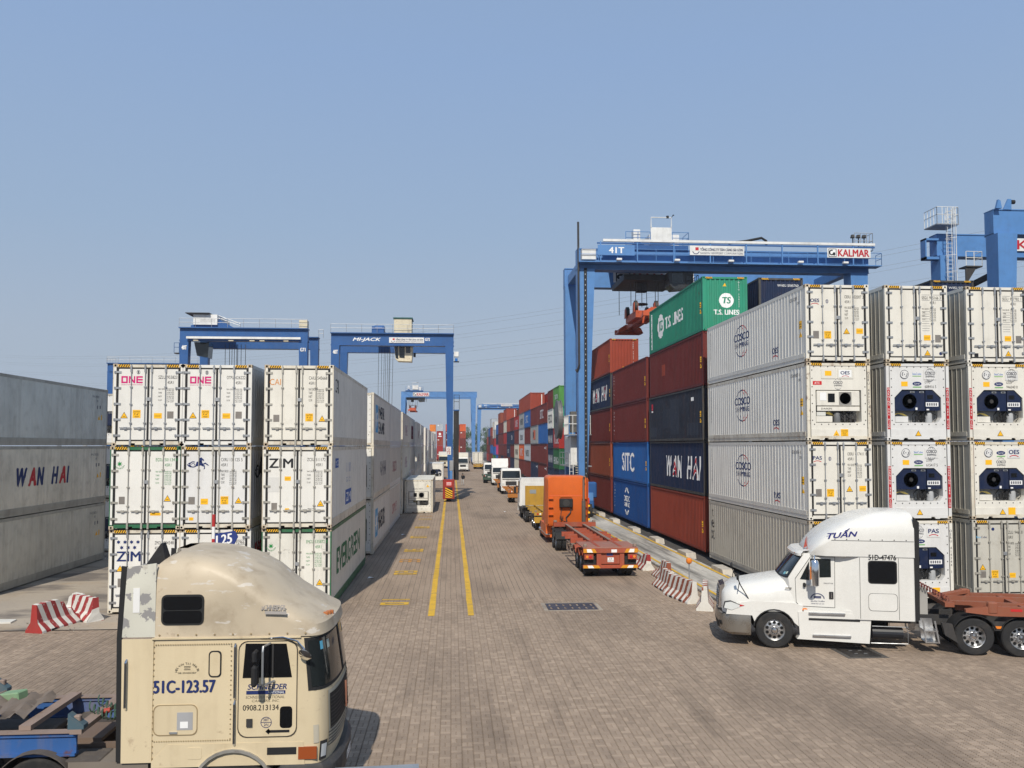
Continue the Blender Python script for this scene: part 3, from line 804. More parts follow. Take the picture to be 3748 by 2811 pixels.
def side_marks(t, L, kind, side, ids=None, col=None, vertical=None, tri=True, near_end=True):
    """small code and stickers near the visible end of the side wall"""
    fn = side_map(L, side); pr = prof(kind, L); k = Ink()
    # u of the end nearer the camera
    ue = L-0.95 if side < 0 else 0.35
    if ids: k.text(ids, ue-(0.55 if side < 0 else 0.0), 2.42, 0.13, 0.85).text('45R1', ue+0.15, 2.24, 0.10, 0.22)
    if vertical: k.vtext(vertical, 0.55 if side < 0 else L-0.55, 2.45, 0.13, 0.15)
    k.place('lettering', col or BLK, t, fn, pr)
    if tri:
        a = ue+0.45
        Ink().rect(a-0.12, 1.28, a+0.12, 1.58).place('sticker', YEL, t, fn, pr)
        Ink().tri(a, 0.96, 0.28).place('warning_triangle', YEL, t, fn, pr)
        Ink().rect(a-0.08, 1.34, a+0.08, 1.37).rect(a-0.08, 1.44, a+0.08, 1.47).rect(a-0.03, 1.03, a+0.03, 1.10).place('sticker_print', BLK, t, fn, pr, lift=0.007)
NAVYI = ink((24, 42, 96)); REDI = ink((186, 38, 46)); GRNI = ink((24, 128, 62)); MAG = ink((198, 24, 110)); ORGI = ink((206, 134, 62)); SKYI = ink((92, 168, 214)); BLUI = ink((30, 110, 190))
def logo_cosco(t, u, v, s, fn, pr=None, mono=None, lift=0.004, wide=1.0):
    """globe of meridian arcs with the two line name"""
    w = wide
    for a0, a1, c0 in ((38, 142, 0), (218, 322, 1)):
        a = Ink(); b = Ink()
        for rx, th in ((0.20, 0.03), (0.52, 0.04)):
            h = (a0+a1)/2
            (a if c0 == 0 else b).arc(u, v, rx*s*w, 0.72*s, h, a1, th*s, 10); (b if c0 == 0 else a).arc(u, v, rx*s*w, 0.72*s, a0, h, th*s, 10)
        a.place('emblem_arc', mono or NAVYI, t, fn, pr, lift); b.place('emblem_arc', mono or REDI, t, fn, pr, lift)
    c = Ink()
    c.text('COSCO', u, v+0.03*s, 0.34*s, 1.14*s*w, bold=0.022, align='c').text('SHIPPING', u, v-0.27*s, 0.21*s, 1.02*s*w, bold=0.012, align='c')
    c.place('lettering', mono or NAVYI, t, fn, pr, lift)
def logo_pas(t, word, u, v, s, fn, pr=None, col=None):
    Ink().text(word, u, v, 0.16*s, 0.42*s, bold=0.022, align='c').place('lettering', col or NAVYI, t, fn, pr)
    Ink().arc(u, v-0.28*s, 0.30*s, 0.24*s, 50, 130, 0.03*s, 8).place('swoosh', REDI, t, fn, pr)
def print_text(t, s, u, v, h, w, mat, fn, pr=None, name='lettering', **kw):
    return Ink().text(s, u, v, h, w, **kw).place(name, mat, t, fn, pr)
# ================================================================ container stacks
GREENF = paint('frame_green', (0.028, 0.14, 0.065), 0.5, dirt=0.3, rust=0.12)
WORN = paint('reefer_worn', (0.74, 0.72, 0.65), 0.5, dirt=0.35, dcol=(0.22,0.18,0.13), chips=0.55, chipcol=(0.42,0.40,0.36))
RUSTW = paint('reefer_rusty_frame', (0.70, 0.65, 0.54), 0.5, dirt=0.5, dcol=(0.30,0.18,0.09), rust=0.42)
GREYW = [paint('reefer_side_%d' % i, c, 0.55, dirt=0.24, dcol=(0.22,0.18,0.14), var=0.04, spec=0.2) for i, c in enumerate([(0.80,0.76,0.68),(0.72,0.67,0.58),(0.75,0.69,0.61),(0.66,0.63,0.56)])]
FX = {}
def put_left(key, label, ci, ti, wall, frame=None, door=None, hw=None):
    xs = (-10.69, -8.29, -5.46)
    t = container(label, xs[ci]+(-0.012, 0.0, 0.02)[ti]*(1 if ci != 1 else -1), 30.7+(0.05, -0.04, 0.0)[ti], 0.05+2.905*ti, 'reefer', wall=wall, frame=frame, door=door, hw=hw, end='doors', near=True, group='door ends facing the camera left of the lane', seen=(1,) if ci else (-1, 1))
    FX[key] = t; hazard(t, 2.896); return t
HWT = paint('hardware_tan', (0.44, 0.42, 0.37), 0.5, metal=0.35, dirt=0.4, rust=0.08)
EM = end_map(0.006)
def one_logo(t):
    k = Ink(); u, v = 0.29, 2.21; h, w = 0.25, 0.22; b = 0.055
    k.rect(u, v, u+w, v+b).rect(u, v+h-b, u+w, v+h).rect(u, v+b, u+b, v+h-b).rect(u+w-b, v+b, u+w, v+h-b)
    a = u+0.255; k.rect(a, v, a+b*0.9, v+h).rect(a+w-b*0.9, v, a+w, v+h).poly([(a+b*0.9, v+h), (a+b*0.9, v+h-0.09), (a+w-b*0.9, v), (a+w-b*0.9, v+0.09)])
    a = u+0.51; k.rect(a, v, a+b, v+h)
    for q in (0, h/2-b/2, h-b): k.rect(a+b, v+q, a+w, v+q+b)
    k.text('OCEAN NETWORK EXPRESS', u, v-0.07, 0.032, 0.73)
    k.place('lettering', MAG, t, EM)
    Ink().arc(0.87, 2.60, 0.06, 0.075, 0, 360, 0.012, 20).rect(0.845, 2.55, 0.895, 2.65).place('seal_mark', GRYI, t, EM)
def evergreen_logo(t, fn=EM, u=0.33, v=2.28, s=1.0, pr=None):
    k = Ink().star(u, v, 0.11*s, 8, 0.38).curve_text('EVERGREEN', u, v, 0.17*s, 0.055*s, 200, 340)
    P = Ink()
    for i, ch in enumerate('EVERGREEN'):
        A = 205+130*i/8; P.text(ch, u+0.185*s*math.cos(R(A)), v+0.185*s*math.sin(R(A)), 0.05*s, align='c', rot=R(A+90))
    Ink().star(u, v, 0.11*s, 8, 0.38).place('emblem', GRNI, t, fn, pr); P.place('lettering', GRNI, t, fn, pr)
t = put_left('one1', 'white reefer with magenta ONE name, top of the stack beside the shaded grey row', 0, 2, reefer_white(0), RUSTW, reefer_white(0)); one_logo(t)
door_marks(t, 'SZLU', '955823 3', caution=(0.70, 0.99), tri=(0.41, 0.99), plates=(('y',1.43,0.97,0.27,0.19),('g',1.88,0.97,0.22,0.25)))
t = put_left('eg1', 'green framed reefer with green star emblem, middle of the leftmost door-end stack', 0, 1, reefer_white(0), GREENF, reefer_white(0), HWT); evergreen_logo(t)
door_marks(t, 'EGSU', '501134 4', col=GRNI, tri=(1.98, 0.98), plates=(('g',0.33,0.88,0.20,0.26),('y',1.40,0.48,0.36,0.10)))
t = put_left('zim1', 'white reefer with seven blue stars, at ground level behind the cream truck', 0, 0, reefer_white(0), RUSTW, reefer_white(0))
k = Ink()
for i in range(4): k.star(0.33+0.22*i, 2.46, 0.075, 6, 0.55)
for i in range(3): k.star(0.44+0.22*i, 2.27, 0.075, 6, 0.55)
k.text('ZIM', 0.28, 1.80, 0.33, 0.80, bold=0.022); k.place('lettering', NAVYI, t, EM)
door_marks(t, 'ZMOU', '884548 4', tri=(0.40, 1.45), plates=(('g',0.33,0.90,0.24,0.30),), big=True)
t = put_left('one2', 'white reefer with magenta ONE name, top of the second stack from the left', 1, 2, reefer_white(0), reefer_white(0), reefer_white(0)); one_logo(t)
door_marks(t, 'OTPU', '626222 5', caution=(0.70, 0.99), tri=(0.41, 0.99), plates=(('y',1.43,0.97,0.27,0.19),('g',1.88,0.97,0.22,0.25)))
t = put_left('horse', 'pale grey reefer with leaping dark blue horse emblem, second tier', 1, 1, reefer_white(2), RUSTW, reefer_white(2), HWT)
def horse(fn, t, u, v, s, pr=None, col=None):
    k = Ink()
    k.arc(u+0.22*s, v+0.13*s, 0.13*s, 0.11*s, 60, 330, 0.035*s, 14)                      # curled tail
    k.arc(u+0.22*s, v+0.13*s, 0.06*s, 0.05*s, -60, 200, 0.02*s, 10)
    k.poly([(u, v+0.12*s), (u+0.10*s, v+0.20*s), (u+0.12*s, v+0.15*s)])
    k.poly([(u, v+0.12*s), (u+0.12*s, v+0.11*s), (u+0.16*s, v+0.02*s), (u+0.07*s, v+0.05*s)])
    k.poly([(u+0.28*s, v+0.05*s), (u+0.34*s, v+0.22*s), (u+0.46*s, v+0.25*s), (u+0.56*s, v+0.16*s), (u+0.52*s, v+0.10*s), (u+0.40*s, v+0.08*s)])   # body
    k.poly([(u+0.40*s, v+0.24*s), (u+0.44*s, v+0.36*s), (u+0.50*s, v+0.38*s), (u+0.60*s, v+0.28*s), (u+0.58*s, v+0.25*s), (u+0.52*s, v+0.28*s), (u+0.53*s, v+0.18*s)])  # neck, head
    k.poly([(u+0.52*s, v+0.14*s), (u+0.64*s, v+0.20*s), (u+0.74*s, v+0.12*s), (u+0.77*s, v+0.08*s), (u+0.70*s, v+0.10*s), (u+0.64*s, v+0.15*s), (u+0.54*s, v+0.10*s)])   # fore leg
    k.poly([(u+0.50*s, v+0.12*s), (u+0.62*s, v+0.10*s), (u+0.63*s, v-0.02*s), (u+0.58*s, v-0.05*s), (u+0.60*s, v+0.05*s), (u+0.50*s, v+0.08*s)])
    k.place('emblem', col or NAVYI, t, fn, pr)
horse(EM, t, 0.22, 2.13, 1.0)
door_marks(t, 'CXRU', '131125 5', caution=(1.40, 0.86), tri=(2.02, 0.90), plates=(('g',0.30,0.86,0.22,0.26),('y',0.72,0.86,0.25,0.20),('y',0.33,0.30,0.15,0.11)), u0=1.40, big=True)
SMR = side_map(12.192, 1); PR = prof('reefer', 12.192)
horse(SMR, t, 0.6, 1.7, 2.2, PR, BLK); print_text(t, 'CRONOS', 2.5, 2.2, 0.35, 2.4, BLK, SMR, PR)
t = put_left('seaco', 'white reefer with red name on its side, ground level behind the sign post', 1, 0, reefer_white(0), reefer_white(0), reefer_white(0))
door_marks(t, 'SEGU', '992966 5'); Ink().rect(1.56, 2.50, 1.80, 2.51).rect(1.86, 2.50, 2.30, 2.51).rect(1.56, 2.34, 1.80, 2.35).rect(1.86, 2.34, 2.30, 2.35).place('rule_lines', BLK, t, EM)
print_text(t, 'seaco', 0.7, 1.75, 0.6, 1.9, REDI, SMR, PR, bold=0.022)
t = put_left('cai', 'cream white reefer with tan CAI name, top of the stack bordering the lane', 2, 2, GREYW[0], RUSTW, reefer_white(1), HWT)
print_text(t, 'CAI', 0.19, 2.17, 0.22, 0.39, ORGI, EM, bold=0.0)
door_marks(t, 'CAIU', '545668 0', caution=(1.45, 0.88), tri=(2.04, 0.88), plates=(('g',0.33,0.86,0.21,0.25),), u0=1.56, big=True)
print_text(t, 'CAI', 0.45, 1.95, 0.50, 0.9, BLK, SMR, PR)
t = put_left('zim2', 'white reefer with bold black ZIM name beside the lane, second tier', 2, 1, GREYW[0], RUSTW, reefer_white(0), HWT)
print_text(t, 'ZIM', 0.24, 2.14, 0.32, 0.82, BLK, EM, bold=0.022)
door_marks(t, 'ZCSU', '511172 7', tri=(2.04, 0.78), plates=(('y',0.78,1.68,0.22,0.15),('g',0.33,0.64,0.20,0.26),('y',0.80,0.60,0.15,0.11)))
Ink().rect(0.20, 1.28, 0.60, 1.80).place('repaint_patch', plain('patch_white', (0.62,0.61,0.58), 0.6), t, EM)
print_text(t, 'www.ZIM.COM', 1.42, 0.62, 0.09, 0.46, BLK, EM)
k = Ink().rect(0.9, 2.1, 1.8, 2.45)
for a in range(3): k.text('I', 4.3+0.5*a, 1.85, 0.38); k.text('S', 4.3+0.5*a, 1.45, 0.2)
k.rect(3.9, 0.55, 5.9, 1.15); k.place('lettering', ink((62, 100, 168)), t, SMR, PR); Ink().text('ZIM', 4.2, 0.68, 0.34, 1.4, bold=0.022).text('NOX', 0.98, 2.18, 0.19, 0.7).place('lettering', WHT, t, SMR, PR, lift=0.008)
t = put_left('eg2', 'scuffed green framed reefer with EVERGREEN on its side, ground level by the lane', 2, 0, GREYW[1], GREENF, WORN, HWT); evergreen_logo(t)
door_marks(t, 'EMCU', '535872 0', col=GRNI, tri=(2.04, 0.90), plates=(('g',1.40,1.48,0.10,0.09),))
print_text(t, 'EVERGREEN', 1.5, 1.05, 0.95, 7.9, ink((30, 104, 66)), SMR, PR, bold=0.022)

# --- row of reefers continuing along the left of the lane
ROWX = -5.46; ORD = ('bottom', 'middle', 'top')
NTH = 'first second third fourth fifth sixth seventh eighth ninth tenth eleventh twelfth thirteenth fourteenth fifteenth sixteenth seventeenth eighteenth nineteenth twentieth twenty-first twenty-second'.split()
rows = [46.4, 58.7, 73.3, 85.8, 103.0, 116.6, 136.0, 152.0, 166.0, 184.0, 198.0, 214.0]
for bi, y in enumerate(rows):
    for ti in range(3):
        wl_ = GREYW[(bi*2+ti*3) % 4] if not (bi == 0 and ti == 2) else GREYW[0]
        t = container('grey-white reefer, %s tier of the %s stack beyond CAI along the left of the lane' % (ORD[ti], NTH[bi]), ROWX+0.03+rnd.uniform(-0.03, 0.03), y+rnd.uniform(-0.06, 0.06), 0.05+2.905*ti, 'reefer', wall=wl_, frame=(RUSTW if (bi in (0, 2)) else reefer_white(2) if bi % 2 else wl_), end='white' if bi in (0, 2) else 'flat', door=reefer_white(0), seen=(1,), group='reefers along the left of the lane')
        FX['row', bi, ti] = t
def mark(key, s, u, v, h, w, mat, **kw): print_text(FX[key], s, u, v, h, w, mat, SMR, PR, **kw)
def maersk(t, u, fn, pr, big=True, txt=('MAERSK', 'SEALAND')):
    Ink().rect(u, 0.75, u+1.5, 2.3).place('emblem', SKYI, t, fn, pr); Ink().star(u+0.75, 1.52, 0.66, 7, 0.45).place('emblem_star', WHT, t, fn, pr, lift=0.008)
    k = Ink()
    if len(txt) == 2: k.text(txt[0], u+1.9, 1.6, 0.7, 4.2, bold=0.022).text(txt[1], u+1.9, 0.7, 0.7, 4.4, bold=0.022)
    else: k.text(txt[0], u+1.9, 1.0, 1.0, 4.8, bold=0.022)
    k.place('lettering', ink((46, 52, 62)), t, fn, pr)
maersk(FX['row', 0, 2], 1.1, SMR, PR); maersk(FX['row', 0, 0], 1.1, SMR, PR, txt=('MAERSK',))
mark(('row', 0, 1), 'WAN HAI', 4.2, 1.1, 0.9, 4.2, ink((110, 108, 118)))
Ink().rect(0.02, 0.5, 0.12, 2.2).place('warning_strip', ink((120, 32, 36)), FX['row', 0, 1], lambda u, v, w: (CW+w, u, v))
Ink().vtext('WARNING HIGH', 0.07, 2.05, 0.10, 0.135).place('warning_strip_print', WHT, FX['row', 0, 1], lambda u, v, w: (CW+w, u, v), lift=0.008)
mark(('row', 1, 0), 'CROWLEY', 3.0, 0.9, 0.7, 5.0, ink((186, 84, 84))); mark(('row', 1, 1), 'seaco', 3.0, 1.0, 0.8, 4.0, ink((168, 120, 120)))
for bi, s, c in ((2, 'ONE', (150, 96, 124)), (4, 'ONE', (150, 110, 120)), (5, 'MSC', (120, 110, 96)), (6, 'ONE', (160, 110, 130))):
    for ti in (1, 2): mark(('row', bi, ti), s, 4.3, 0.9, 1.0, 3.2, ink(c))
Ink().rect(3.2, 0.7, 8.0, 2.1).place('emblem', ink((116, 58, 70)), FX['row', 3, 2], SMR, PR); mark(('row', 3, 2), 'tex', 4.2, 1.0, 0.8, 2.6, ink((210, 190, 190)))
for bi in (0, 2):  # rust run down the lane-side corner post
    t = FX['row', bi, 2]; Ink().poly([(0.02, 2.5), (0.10, 2.5), (0.09, 1.2), (0.05, 0.6), (0.03, 1.3)]).place('rust_run', paint('rust_stain', (0.20, 0.09, 0.03), 0.8), t, lambda u, v, w: (CW+w, u, v))

# --- far left row, long sides in shade
lw = [('grey-white', GREYW[3]), ('cream white', GREYW[1]), ('grey', GREYW[3])]
for bi, y in enumerate((33.45, 48.6)):
    for ti in range(3):
        lab = ('shaded grey reefer side without a name, lowest at the left edge', 'cream reefer side lettered WAN HAI at the left edge', 'weathered plain grey reefer side, top at the left edge')[ti] if bi == 0 else 'pale reefer in the dark gap left of the white door ends, %s tier' % ORD[ti]
        t = container(lab, -19.12, y, 0.05+2.915*ti, 'reefer', wall=paint('shade_grey_%d' % ti, [(0.64,0.61,0.53),(0.80,0.73,0.61),(0.66,0.655,0.60)][ti], 0.55, dirt=0.38, dcol=(0.20,0.17,0.14), spec=0.2), frame=paint('dirty_rail', (0.42,0.40,0.35), 0.6, dirt=0.55), end='navy' if bi else 'doors', door=reefer_white(2), near=(bi == 0), seen=(1,), group='reefers at the far left')
        FX['far', bi, ti] = t
t = FX['far', 0, 1]; a = Ink(); b = Ink(); u = 3.1; LS = [('W', 0, 1.0), ('A', 1, 0.72), ('N', 0, 0.72), (' ', 0, 0.55), ('H', 0, 0.72), ('A', 1, 0.72), ('I', 0, 0.22)]
for ch, red, w in LS:
    if ch != ' ': (b if red else a).text(ch, u, 1.2, 0.76, w*0.82, bold=0.035, shear=0.25)
    u += w*0.86+0.13
a.place('lettering', NAVYI, t, SMR, PR); b.place('lettering', REDI, t, SMR, PR)
for ti in range(3):
    t = FX['far', 0, ti]; k = Ink().text('WHLU 761205 %d' % ti, 10.3, 2.40, 0.12, 0.9).text('45R1', 10.8, 2.2, 0.10, 0.22).rect(10.9, 1.85, 11.0, 2.02).rect(11.2, 1.87, 11.32, 2.02); k.place('lettering', GRYI, t, SMR, PR)
    Ink().tri(11.15, 1.3, 0.28).rect(11.4, 1.3, 11.52, 1.55).place('warning_triangle', YEL, t, SMR, PR)

# --- two reefers standing on the lane
FX['laneA'] = container('weathered cream reefer standing alone on the lane beside the left stacks', -2.86, 74.5, 0.02, 'reefer', wall=WORN, frame=RUSTW, end='white', door=WORN, near=True, group='reefers standing on the lane')
FX['laneB'] = container('white reefer with dark cooling unit on the lane, farther than the cream one', -2.62, 143.5, 0.02, 'reefer', wall=reefer_white(2), frame=reefer_white(2), end='navy', door=reefer_white(0), near=True, group='reefers standing on the lane')
Ink().tri(2.0, 2.25, 0.26).place('warning_triangle', YEL, FX['laneA'], end_map(0.018)); Ink().text('ONEU 300 4', 0.7, 2.05, 0.10, 0.9).place('lettering', GRYI, FX['laneA'], end_map(0.018))
Ink().tri(0.5, 0.18, 0.26).place('warning_triangle', YEL, FX['laneB'], end_map(0.004))

# ================================================================ right block, front stacks
SML = side_map(12.192, -1)
COSW = [paint('cosco_side', (0.78,0.755,0.69), 0.5, dirt=0.20, dcol=(0.22,0.20,0.17), var=0.04), paint('tex_grey', (0.50,0.46,0.385), 0.5, dirt=0.40, dcol=(0.17,0.145,0.11), var=0.05)]
ZR = [0.22+2.922*i for i in range(6)]
def putR(key, label, x, ti, **kw):
    t = container(label, x, 30.5+rnd.uniform(-0.03, 0.03), ZR[ti], 'reefer', near=True, group='reefers facing the camera on the right', **kw); FX[key] = t; hazard(t, 2.896); return t
XA, XB, XC = 14.29, 17.33, 20.53
tex = putR('tex', 'grey reefer with upright black tex name, lowest beside the white truck bonnet', XA, 0, wall=COSW[1], frame=COSW[1], end='doors', seen=(-1,))
Ink().vtext('tex', 0.62, 2.1, 0.42, 0.55).place('lettering', BLK, tex, SML, PR)
for key, lab, ti, end, code, num in (('c1', 'COSCO reefer with PAS logo, second tier behind the white truck roof', 1, 'doors', 'OERU', '417411 8'),
                                     ('c2', 'COSCO reefer with pale cooling unit and OES sticker, third tier', 2, 'white', 'OERU', '480274 4'),
                                     ('c3', 'COSCO reefer with OES logo and closed doors, top of the lane-side stack', 3, 'doors', 'OERU', '402007 2')):
    t = putR(key, lab, XA, ti, wall=COSW[0], frame=reefer_white(1) if ti != 2 else RUSTW, end=end, door=reefer_white(1), seen=(-1,))
    logo_cosco(t, 5.15, 1.62, 1.0, SML, PR, wide=1.75); side_marks(t, 12.192, 'reefer', -1, ids=code+' '+num, vertical=code+num.replace(' ', ''), col=GRYI)
    logo_pas(t, 'PAS' if ti == 1 else 'OES', 9.15, 0.62, 1.5, SML, PR)
    if end == 'doors':
        logo_pas(t, 'PAS' if ti == 1 else 'OES', 0.36, 2.22, 0.8, EM)
        door_marks(t, code, num, caution=(0.70, 0.86), tri=(1.56, 1.05), plates=(('g',0.28,0.86,0.22,0.28),('y',1.93,1.05,0.26,0.20)), u0=1.50, big=True)
        Ink().arc(0.83, 2.25, 0.055, 0.075, 0, 360, 0.014, 20).rect(0.815, 2.2, 0.845, 2.3).place('seal_mark', NAVYI, t, EM)
    else:
        e2 = end_map(0.022)
        MB().cbox(0.55-CW, 0.006, 2.28, 1.12-CW, 0.03, 2.68, 0.02).build('access_panel', reefer_white(1), t); MB().cbox(1.18-CW, 0.006, 2.28, 1.80-CW, 0.03, 2.68, 0.02).build('access_panel', reefer_white(1), t)
        Ink().rect(1.24, 2.35, 1.72, 2.62).place('sticker', WHT, t, e2, lift=0.020); Ink().text('OES', 1.30, 2.45, 0.12, 0.34, bold=0.022).place('lettering', NAVYI, t, e2, lift=0.023); Ink().arc(1.48, 2.25, 0.22, 0.16, 50, 130, 0.02).place('swoosh', REDI, t, e2, lift=0.023)
        Ink().rect(0.70, 2.40, 0.95, 2.58).place('sticker', YEL, t, e2, lift=0.020)
        Ink().rect(0.24, 2.06, 0.58, 2.20).place('sticker', ink((198, 30, 34)), t, e2); Ink().text('ATC', 0.30, 2.09, 0.08, 0.2).place('lettering', WHT, t, e2, lift=0.007)
        logo_cosco(t, 1.20, 2.09, 0.30, e2, None, GRYI)
        Ink().tri(1.10, 0.18, 0.24).rect(1.27, 0.16, 1.55, 0.42).place('sticker', YEL, t, end_map(0.004)); Ink().text('CAUTION', 1.29, 0.33, 0.05, 0.24).text("9'6\"", 1.33, 0.25, 0.05, 0.16).text('HIGH', 1.34, 0.18, 0.045, 0.14).rect(1.07, 0.22, 1.13, 0.24).place('sticker_print', BLK, t, end_map(0.004), lift=0.007)
        print_text(t, 'DAIKIN', 0.55, 1.15, 0.06, 0.4, BLK, end_map(0.040))
        Ink().vtext('OERU 480274 4', 2.36, 2.45, 0.09, 0.125).place('lettering', GRYI, t, end_map(0.0))
def carrier_face(t, top, num, code, warn=True, third=None):
    e2 = end_map(0.022); u0 = 0
    MB().lathe([(0.0,-0.02),(0.15,-0.02),(0.16,0.0)], (0.71-CW, 0.022, 2.47), 'y', 24).build('vent_disc', reefer_white(2), t)
    Ink().arc(0.71, 2.47, 0.165, 0.165, 0, 360, 0.018, 28).arc(0.71, 2.47, 0.10, 0.10, 120, 220, 0.03, 8).arc(0.71, 2.47, 0.12, 0.12, -60, 20, 0.03, 8).disc(0.71, 2.47, 0.02).place('vent_ring', GRYI, t, e2, lift=0.024)
    MB().cbox(1.45-CW, 0.008, 2.26, 1.96-CW, 0.03, 2.64, 0.02).build('access_panel', reefer_white(2), t)
    if top == 'cosco': logo_cosco(t, 1.705, 2.45, 0.34, end_map(0.006), None, GRYI)
    else: logo_pas(t, top, 1.705, 2.42, 0.95, end_map(0.006))
    if third:
        logo_cosco(t, 1.20, 2.06, 0.32, e2, None, GRYI); cv = 2.46
    else:
        cv = 2.12
        if warn: Ink().text('SeaCube', 1.03, 2.45, 0.08, 0.34).place('lettering', BLUI, t, e2); Ink().rect(1.03, 2.39, 1.37, 2.415).place('rule', ink((96, 168, 60)), t, e2)
        elif warn is not None: logo_cosco(t, 1.15, 2.46, 0.34, e2, None, GRYI)
    Ink().disc(1.20, cv, 0.175, 0.075).place('oval_badge', NAVYI, t, e2); Ink().text('Carrier', 1.09, cv-0.03, 0.065, 0.22).place('lettering', WHT, t, e2, lift=0.007)
    Ink().poly([(1.03, cv-0.15), (1.36, cv-0.15), (1.38, cv-0.105), (1.05, cv-0.105)]).place('green_badge', ink((120, 170, 110)), t, e2)
    Ink().rect(0.59, 2.02, 0.84, 2.20).place('sticker', YEL, t, e2)
    if num: Ink().text(code, 1.50, 2.13, 0.095, 0.21).text(num, 1.50, 1.96, 0.105, 0.44).place('lettering', BLK, t, e2)
    em0 = end_map(0.004); Ink().tri(1.20, 0.165, 0.25).place('warning_triangle_border', BLK, t, em0, lift=0.003); Ink().tri(1.20, 0.185, 0.195).place('warning_triangle', YEL, t, em0, lift=0.006)
    if warn:
        p = end_map(0.001); Ink().rect(0.025, 0.42, 0.135, 1.97).rect(2.303, 0.42, 2.413, 1.97).place('warning_strip', ink((176, 28, 34)), t, p)
        Ink().vtext("WARNING 9'6 HIGH", 0.08, 1.87, 0.075, 0.094).vtext("WARNING 9'6 HIGH", 2.358, 1.87, 0.075, 0.094).place('warning_strip_print', WHT, t, p, lift=0.007)
t = putR('b0', 'reefer with navy cooling unit and PAS sticker, lowest tier half hidden by the white cab', XB, 0, wall=reefer_white(4), frame=reefer_white(1), end='navy', door=reefer_white(2), seen=(-1,)); carrier_face(t, 'PAS', None, None, warn=False)
Ink().vtext('OERU 414344 1', 2.36, 2.45, 0.09, 0.125).place('lettering', GRYI, t, end_map(0.0)); Ink().rect(1.62, 0.16, 1.90, 0.42).place('sticker', YEL, t, end_map(0.004))
t = putR('b1', 'reefer numbered 615417 5 with navy cooling unit and red warning strips, second tier', XB, 1, wall=reefer_white(4), frame=reefer_white(2), end='navy', door=reefer_white(2), seen=(-1,)); carrier_face(t, 'cosco', '615417 5', 'OTPU')
t = putR('b2', 'reefer numbered 608416 5 with navy cooling unit and red warning strips, third tier', XB, 2, wall=reefer_white(4), frame=reefer_white(2), end='navy', door=reefer_white(2), seen=(-1,)); carrier_face(t, 'cosco', '608416 5', 'OTPU')
def segu(t, num):
    door_marks(t, 'SEGU', num, caution=None, tri=(1.62, 0.26), plates=(('y',1.49,0.82,0.26,0.20),('g',1.93,0.75,0.22,0.28)), u0=1.44)
    k = Ink()
    for a, b in ((1.44, 1.75), (1.88, 2.29)): k.rect(a, 2.53, b, 2.54).rect(a, 2.33, b, 2.34)
    for i in range(9): k.rect(1.44, 1.90-0.09*i, 1.72 if i % 3 else 1.76, 1.91-0.09*i); 
    k.place('rule_lines', GRYI, t, EM)
t = putR('b3', 'plain white reefer doors numbered SEGU 945166 3, top of the middle stack', XB, 3, wall=reefer_white(4), frame=reefer_white(1), end='doors', door=reefer_white(1), seen=(-1,)); segu(t, '945166 3')
Ink().disc(2.13, 0.33, 0.06).place('round_badge', NAVYI, t, EM)
t = putR('cc0', 'beige grey reefer doors with SeaCube sticker, lowest at the right edge', XC, 0, wall=reefer_white(4), frame=reefer_white(4), end='doors', door=reefer_white(4), hw=HWT, seen=(-1,))
door_marks(t, 'SZLU', '946331 2', caution=(0.70, 0.75), tri=(0.37, 1.05), plates=(('g',0.27,0.76,0.22,0.24),('y',1.40,0.75,0.24,0.18)), u0=1.34, big=True)
Ink().text('Sea', 0.15, 2.22, 0.08, 0.17).place('lettering', ink((120, 190, 230)), t, EM); Ink().text('Cube', 0.33, 2.22, 0.08, 0.22).disc(0.80, 2.55, 0.06).place('lettering', NAVYI, t, EM)
t = putR('cc1', 'reefer with navy cooling unit and OES sticker, second tier at the right edge', XC, 1, wall=reefer_white(4), frame=RUSTW, end='navy', door=reefer_white(1), seen=(-1,)); carrier_face(t, 'OES', None, None, warn=None, third=True)
Ink().rect(1.42, 0.16, 1.70, 0.43).place('sticker', YEL, t, end_map(0.004))
t = putR('cc2', 'reefer numbered 946040 0 with navy cooling unit, third tier at the right edge', XC, 2, wall=reefer_white(4), frame=reefer_white(1), end='navy', door=reefer_white(1), seen=(-1,)); carrier_face(t, 'cosco', '946040 0', 'SZLU')
t = putR('cc3', 'plain white reefer doors numbered SEGU 957782, top at the right edge', XC, 3, wall=reefer_white(4), frame=reefer_white(1), end='doors', door=reefer_white(1), seen=(-1,)); segu(t, '957782 1')
Ink().rect(0.28, 0.22, 0.44, 0.36).place('round_badge', BLK, t, EM)

# ================================================================ right wall of dry containers along the lane
DRY = {}
def dry(n):
    cols = dict(maroon=(0.150,0.030,0.026), brick=(0.30,0.058,0.034), red=(0.34,0.030,0.028), navy=(0.018,0.030,0.070), dnavy=(0.030,0.036,0.052), blue=(0.022,0.115,0.36), dblue=(0.012,0.070,0.25), green=(0.035,0.26,0.165), dgreen=(0.028,0.12,0.05), lime=(0.09,0.28,0.07), grey=(0.30,0.31,0.31), lgrey=(0.44,0.48,0.52), cream=(0.58,0.55,0.46), white=(0.68,0.68,0.65), orange=(0.62,0.12,0.035), rustor=(0.26,0.066,0.036), olive=(0.05,0.06,0.045), pink=(0.60,0.06,0.20), dgrey=(0.16,0.17,0.17), yorange=(0.75,0.24,0.04))
    return paint('dry_'+n, cols[n], 0.6, dirt=0.25, dcol=(0.12,0.075,0.06), rust=0.04, var=0.08, spec=0.15) if n not in ('lime', 'dnavy') else paint('dry_'+n, cols[n], 0.6, spec=0.15, dirt=0.35, dcol=(0.10,0.05,0.03), rust=0.30 if n == 'lime' else 0.05, var=0.12, chips=0.2 if n == 'dnavy' else 0.0, chipcol=(0.10,0.115,0.14))
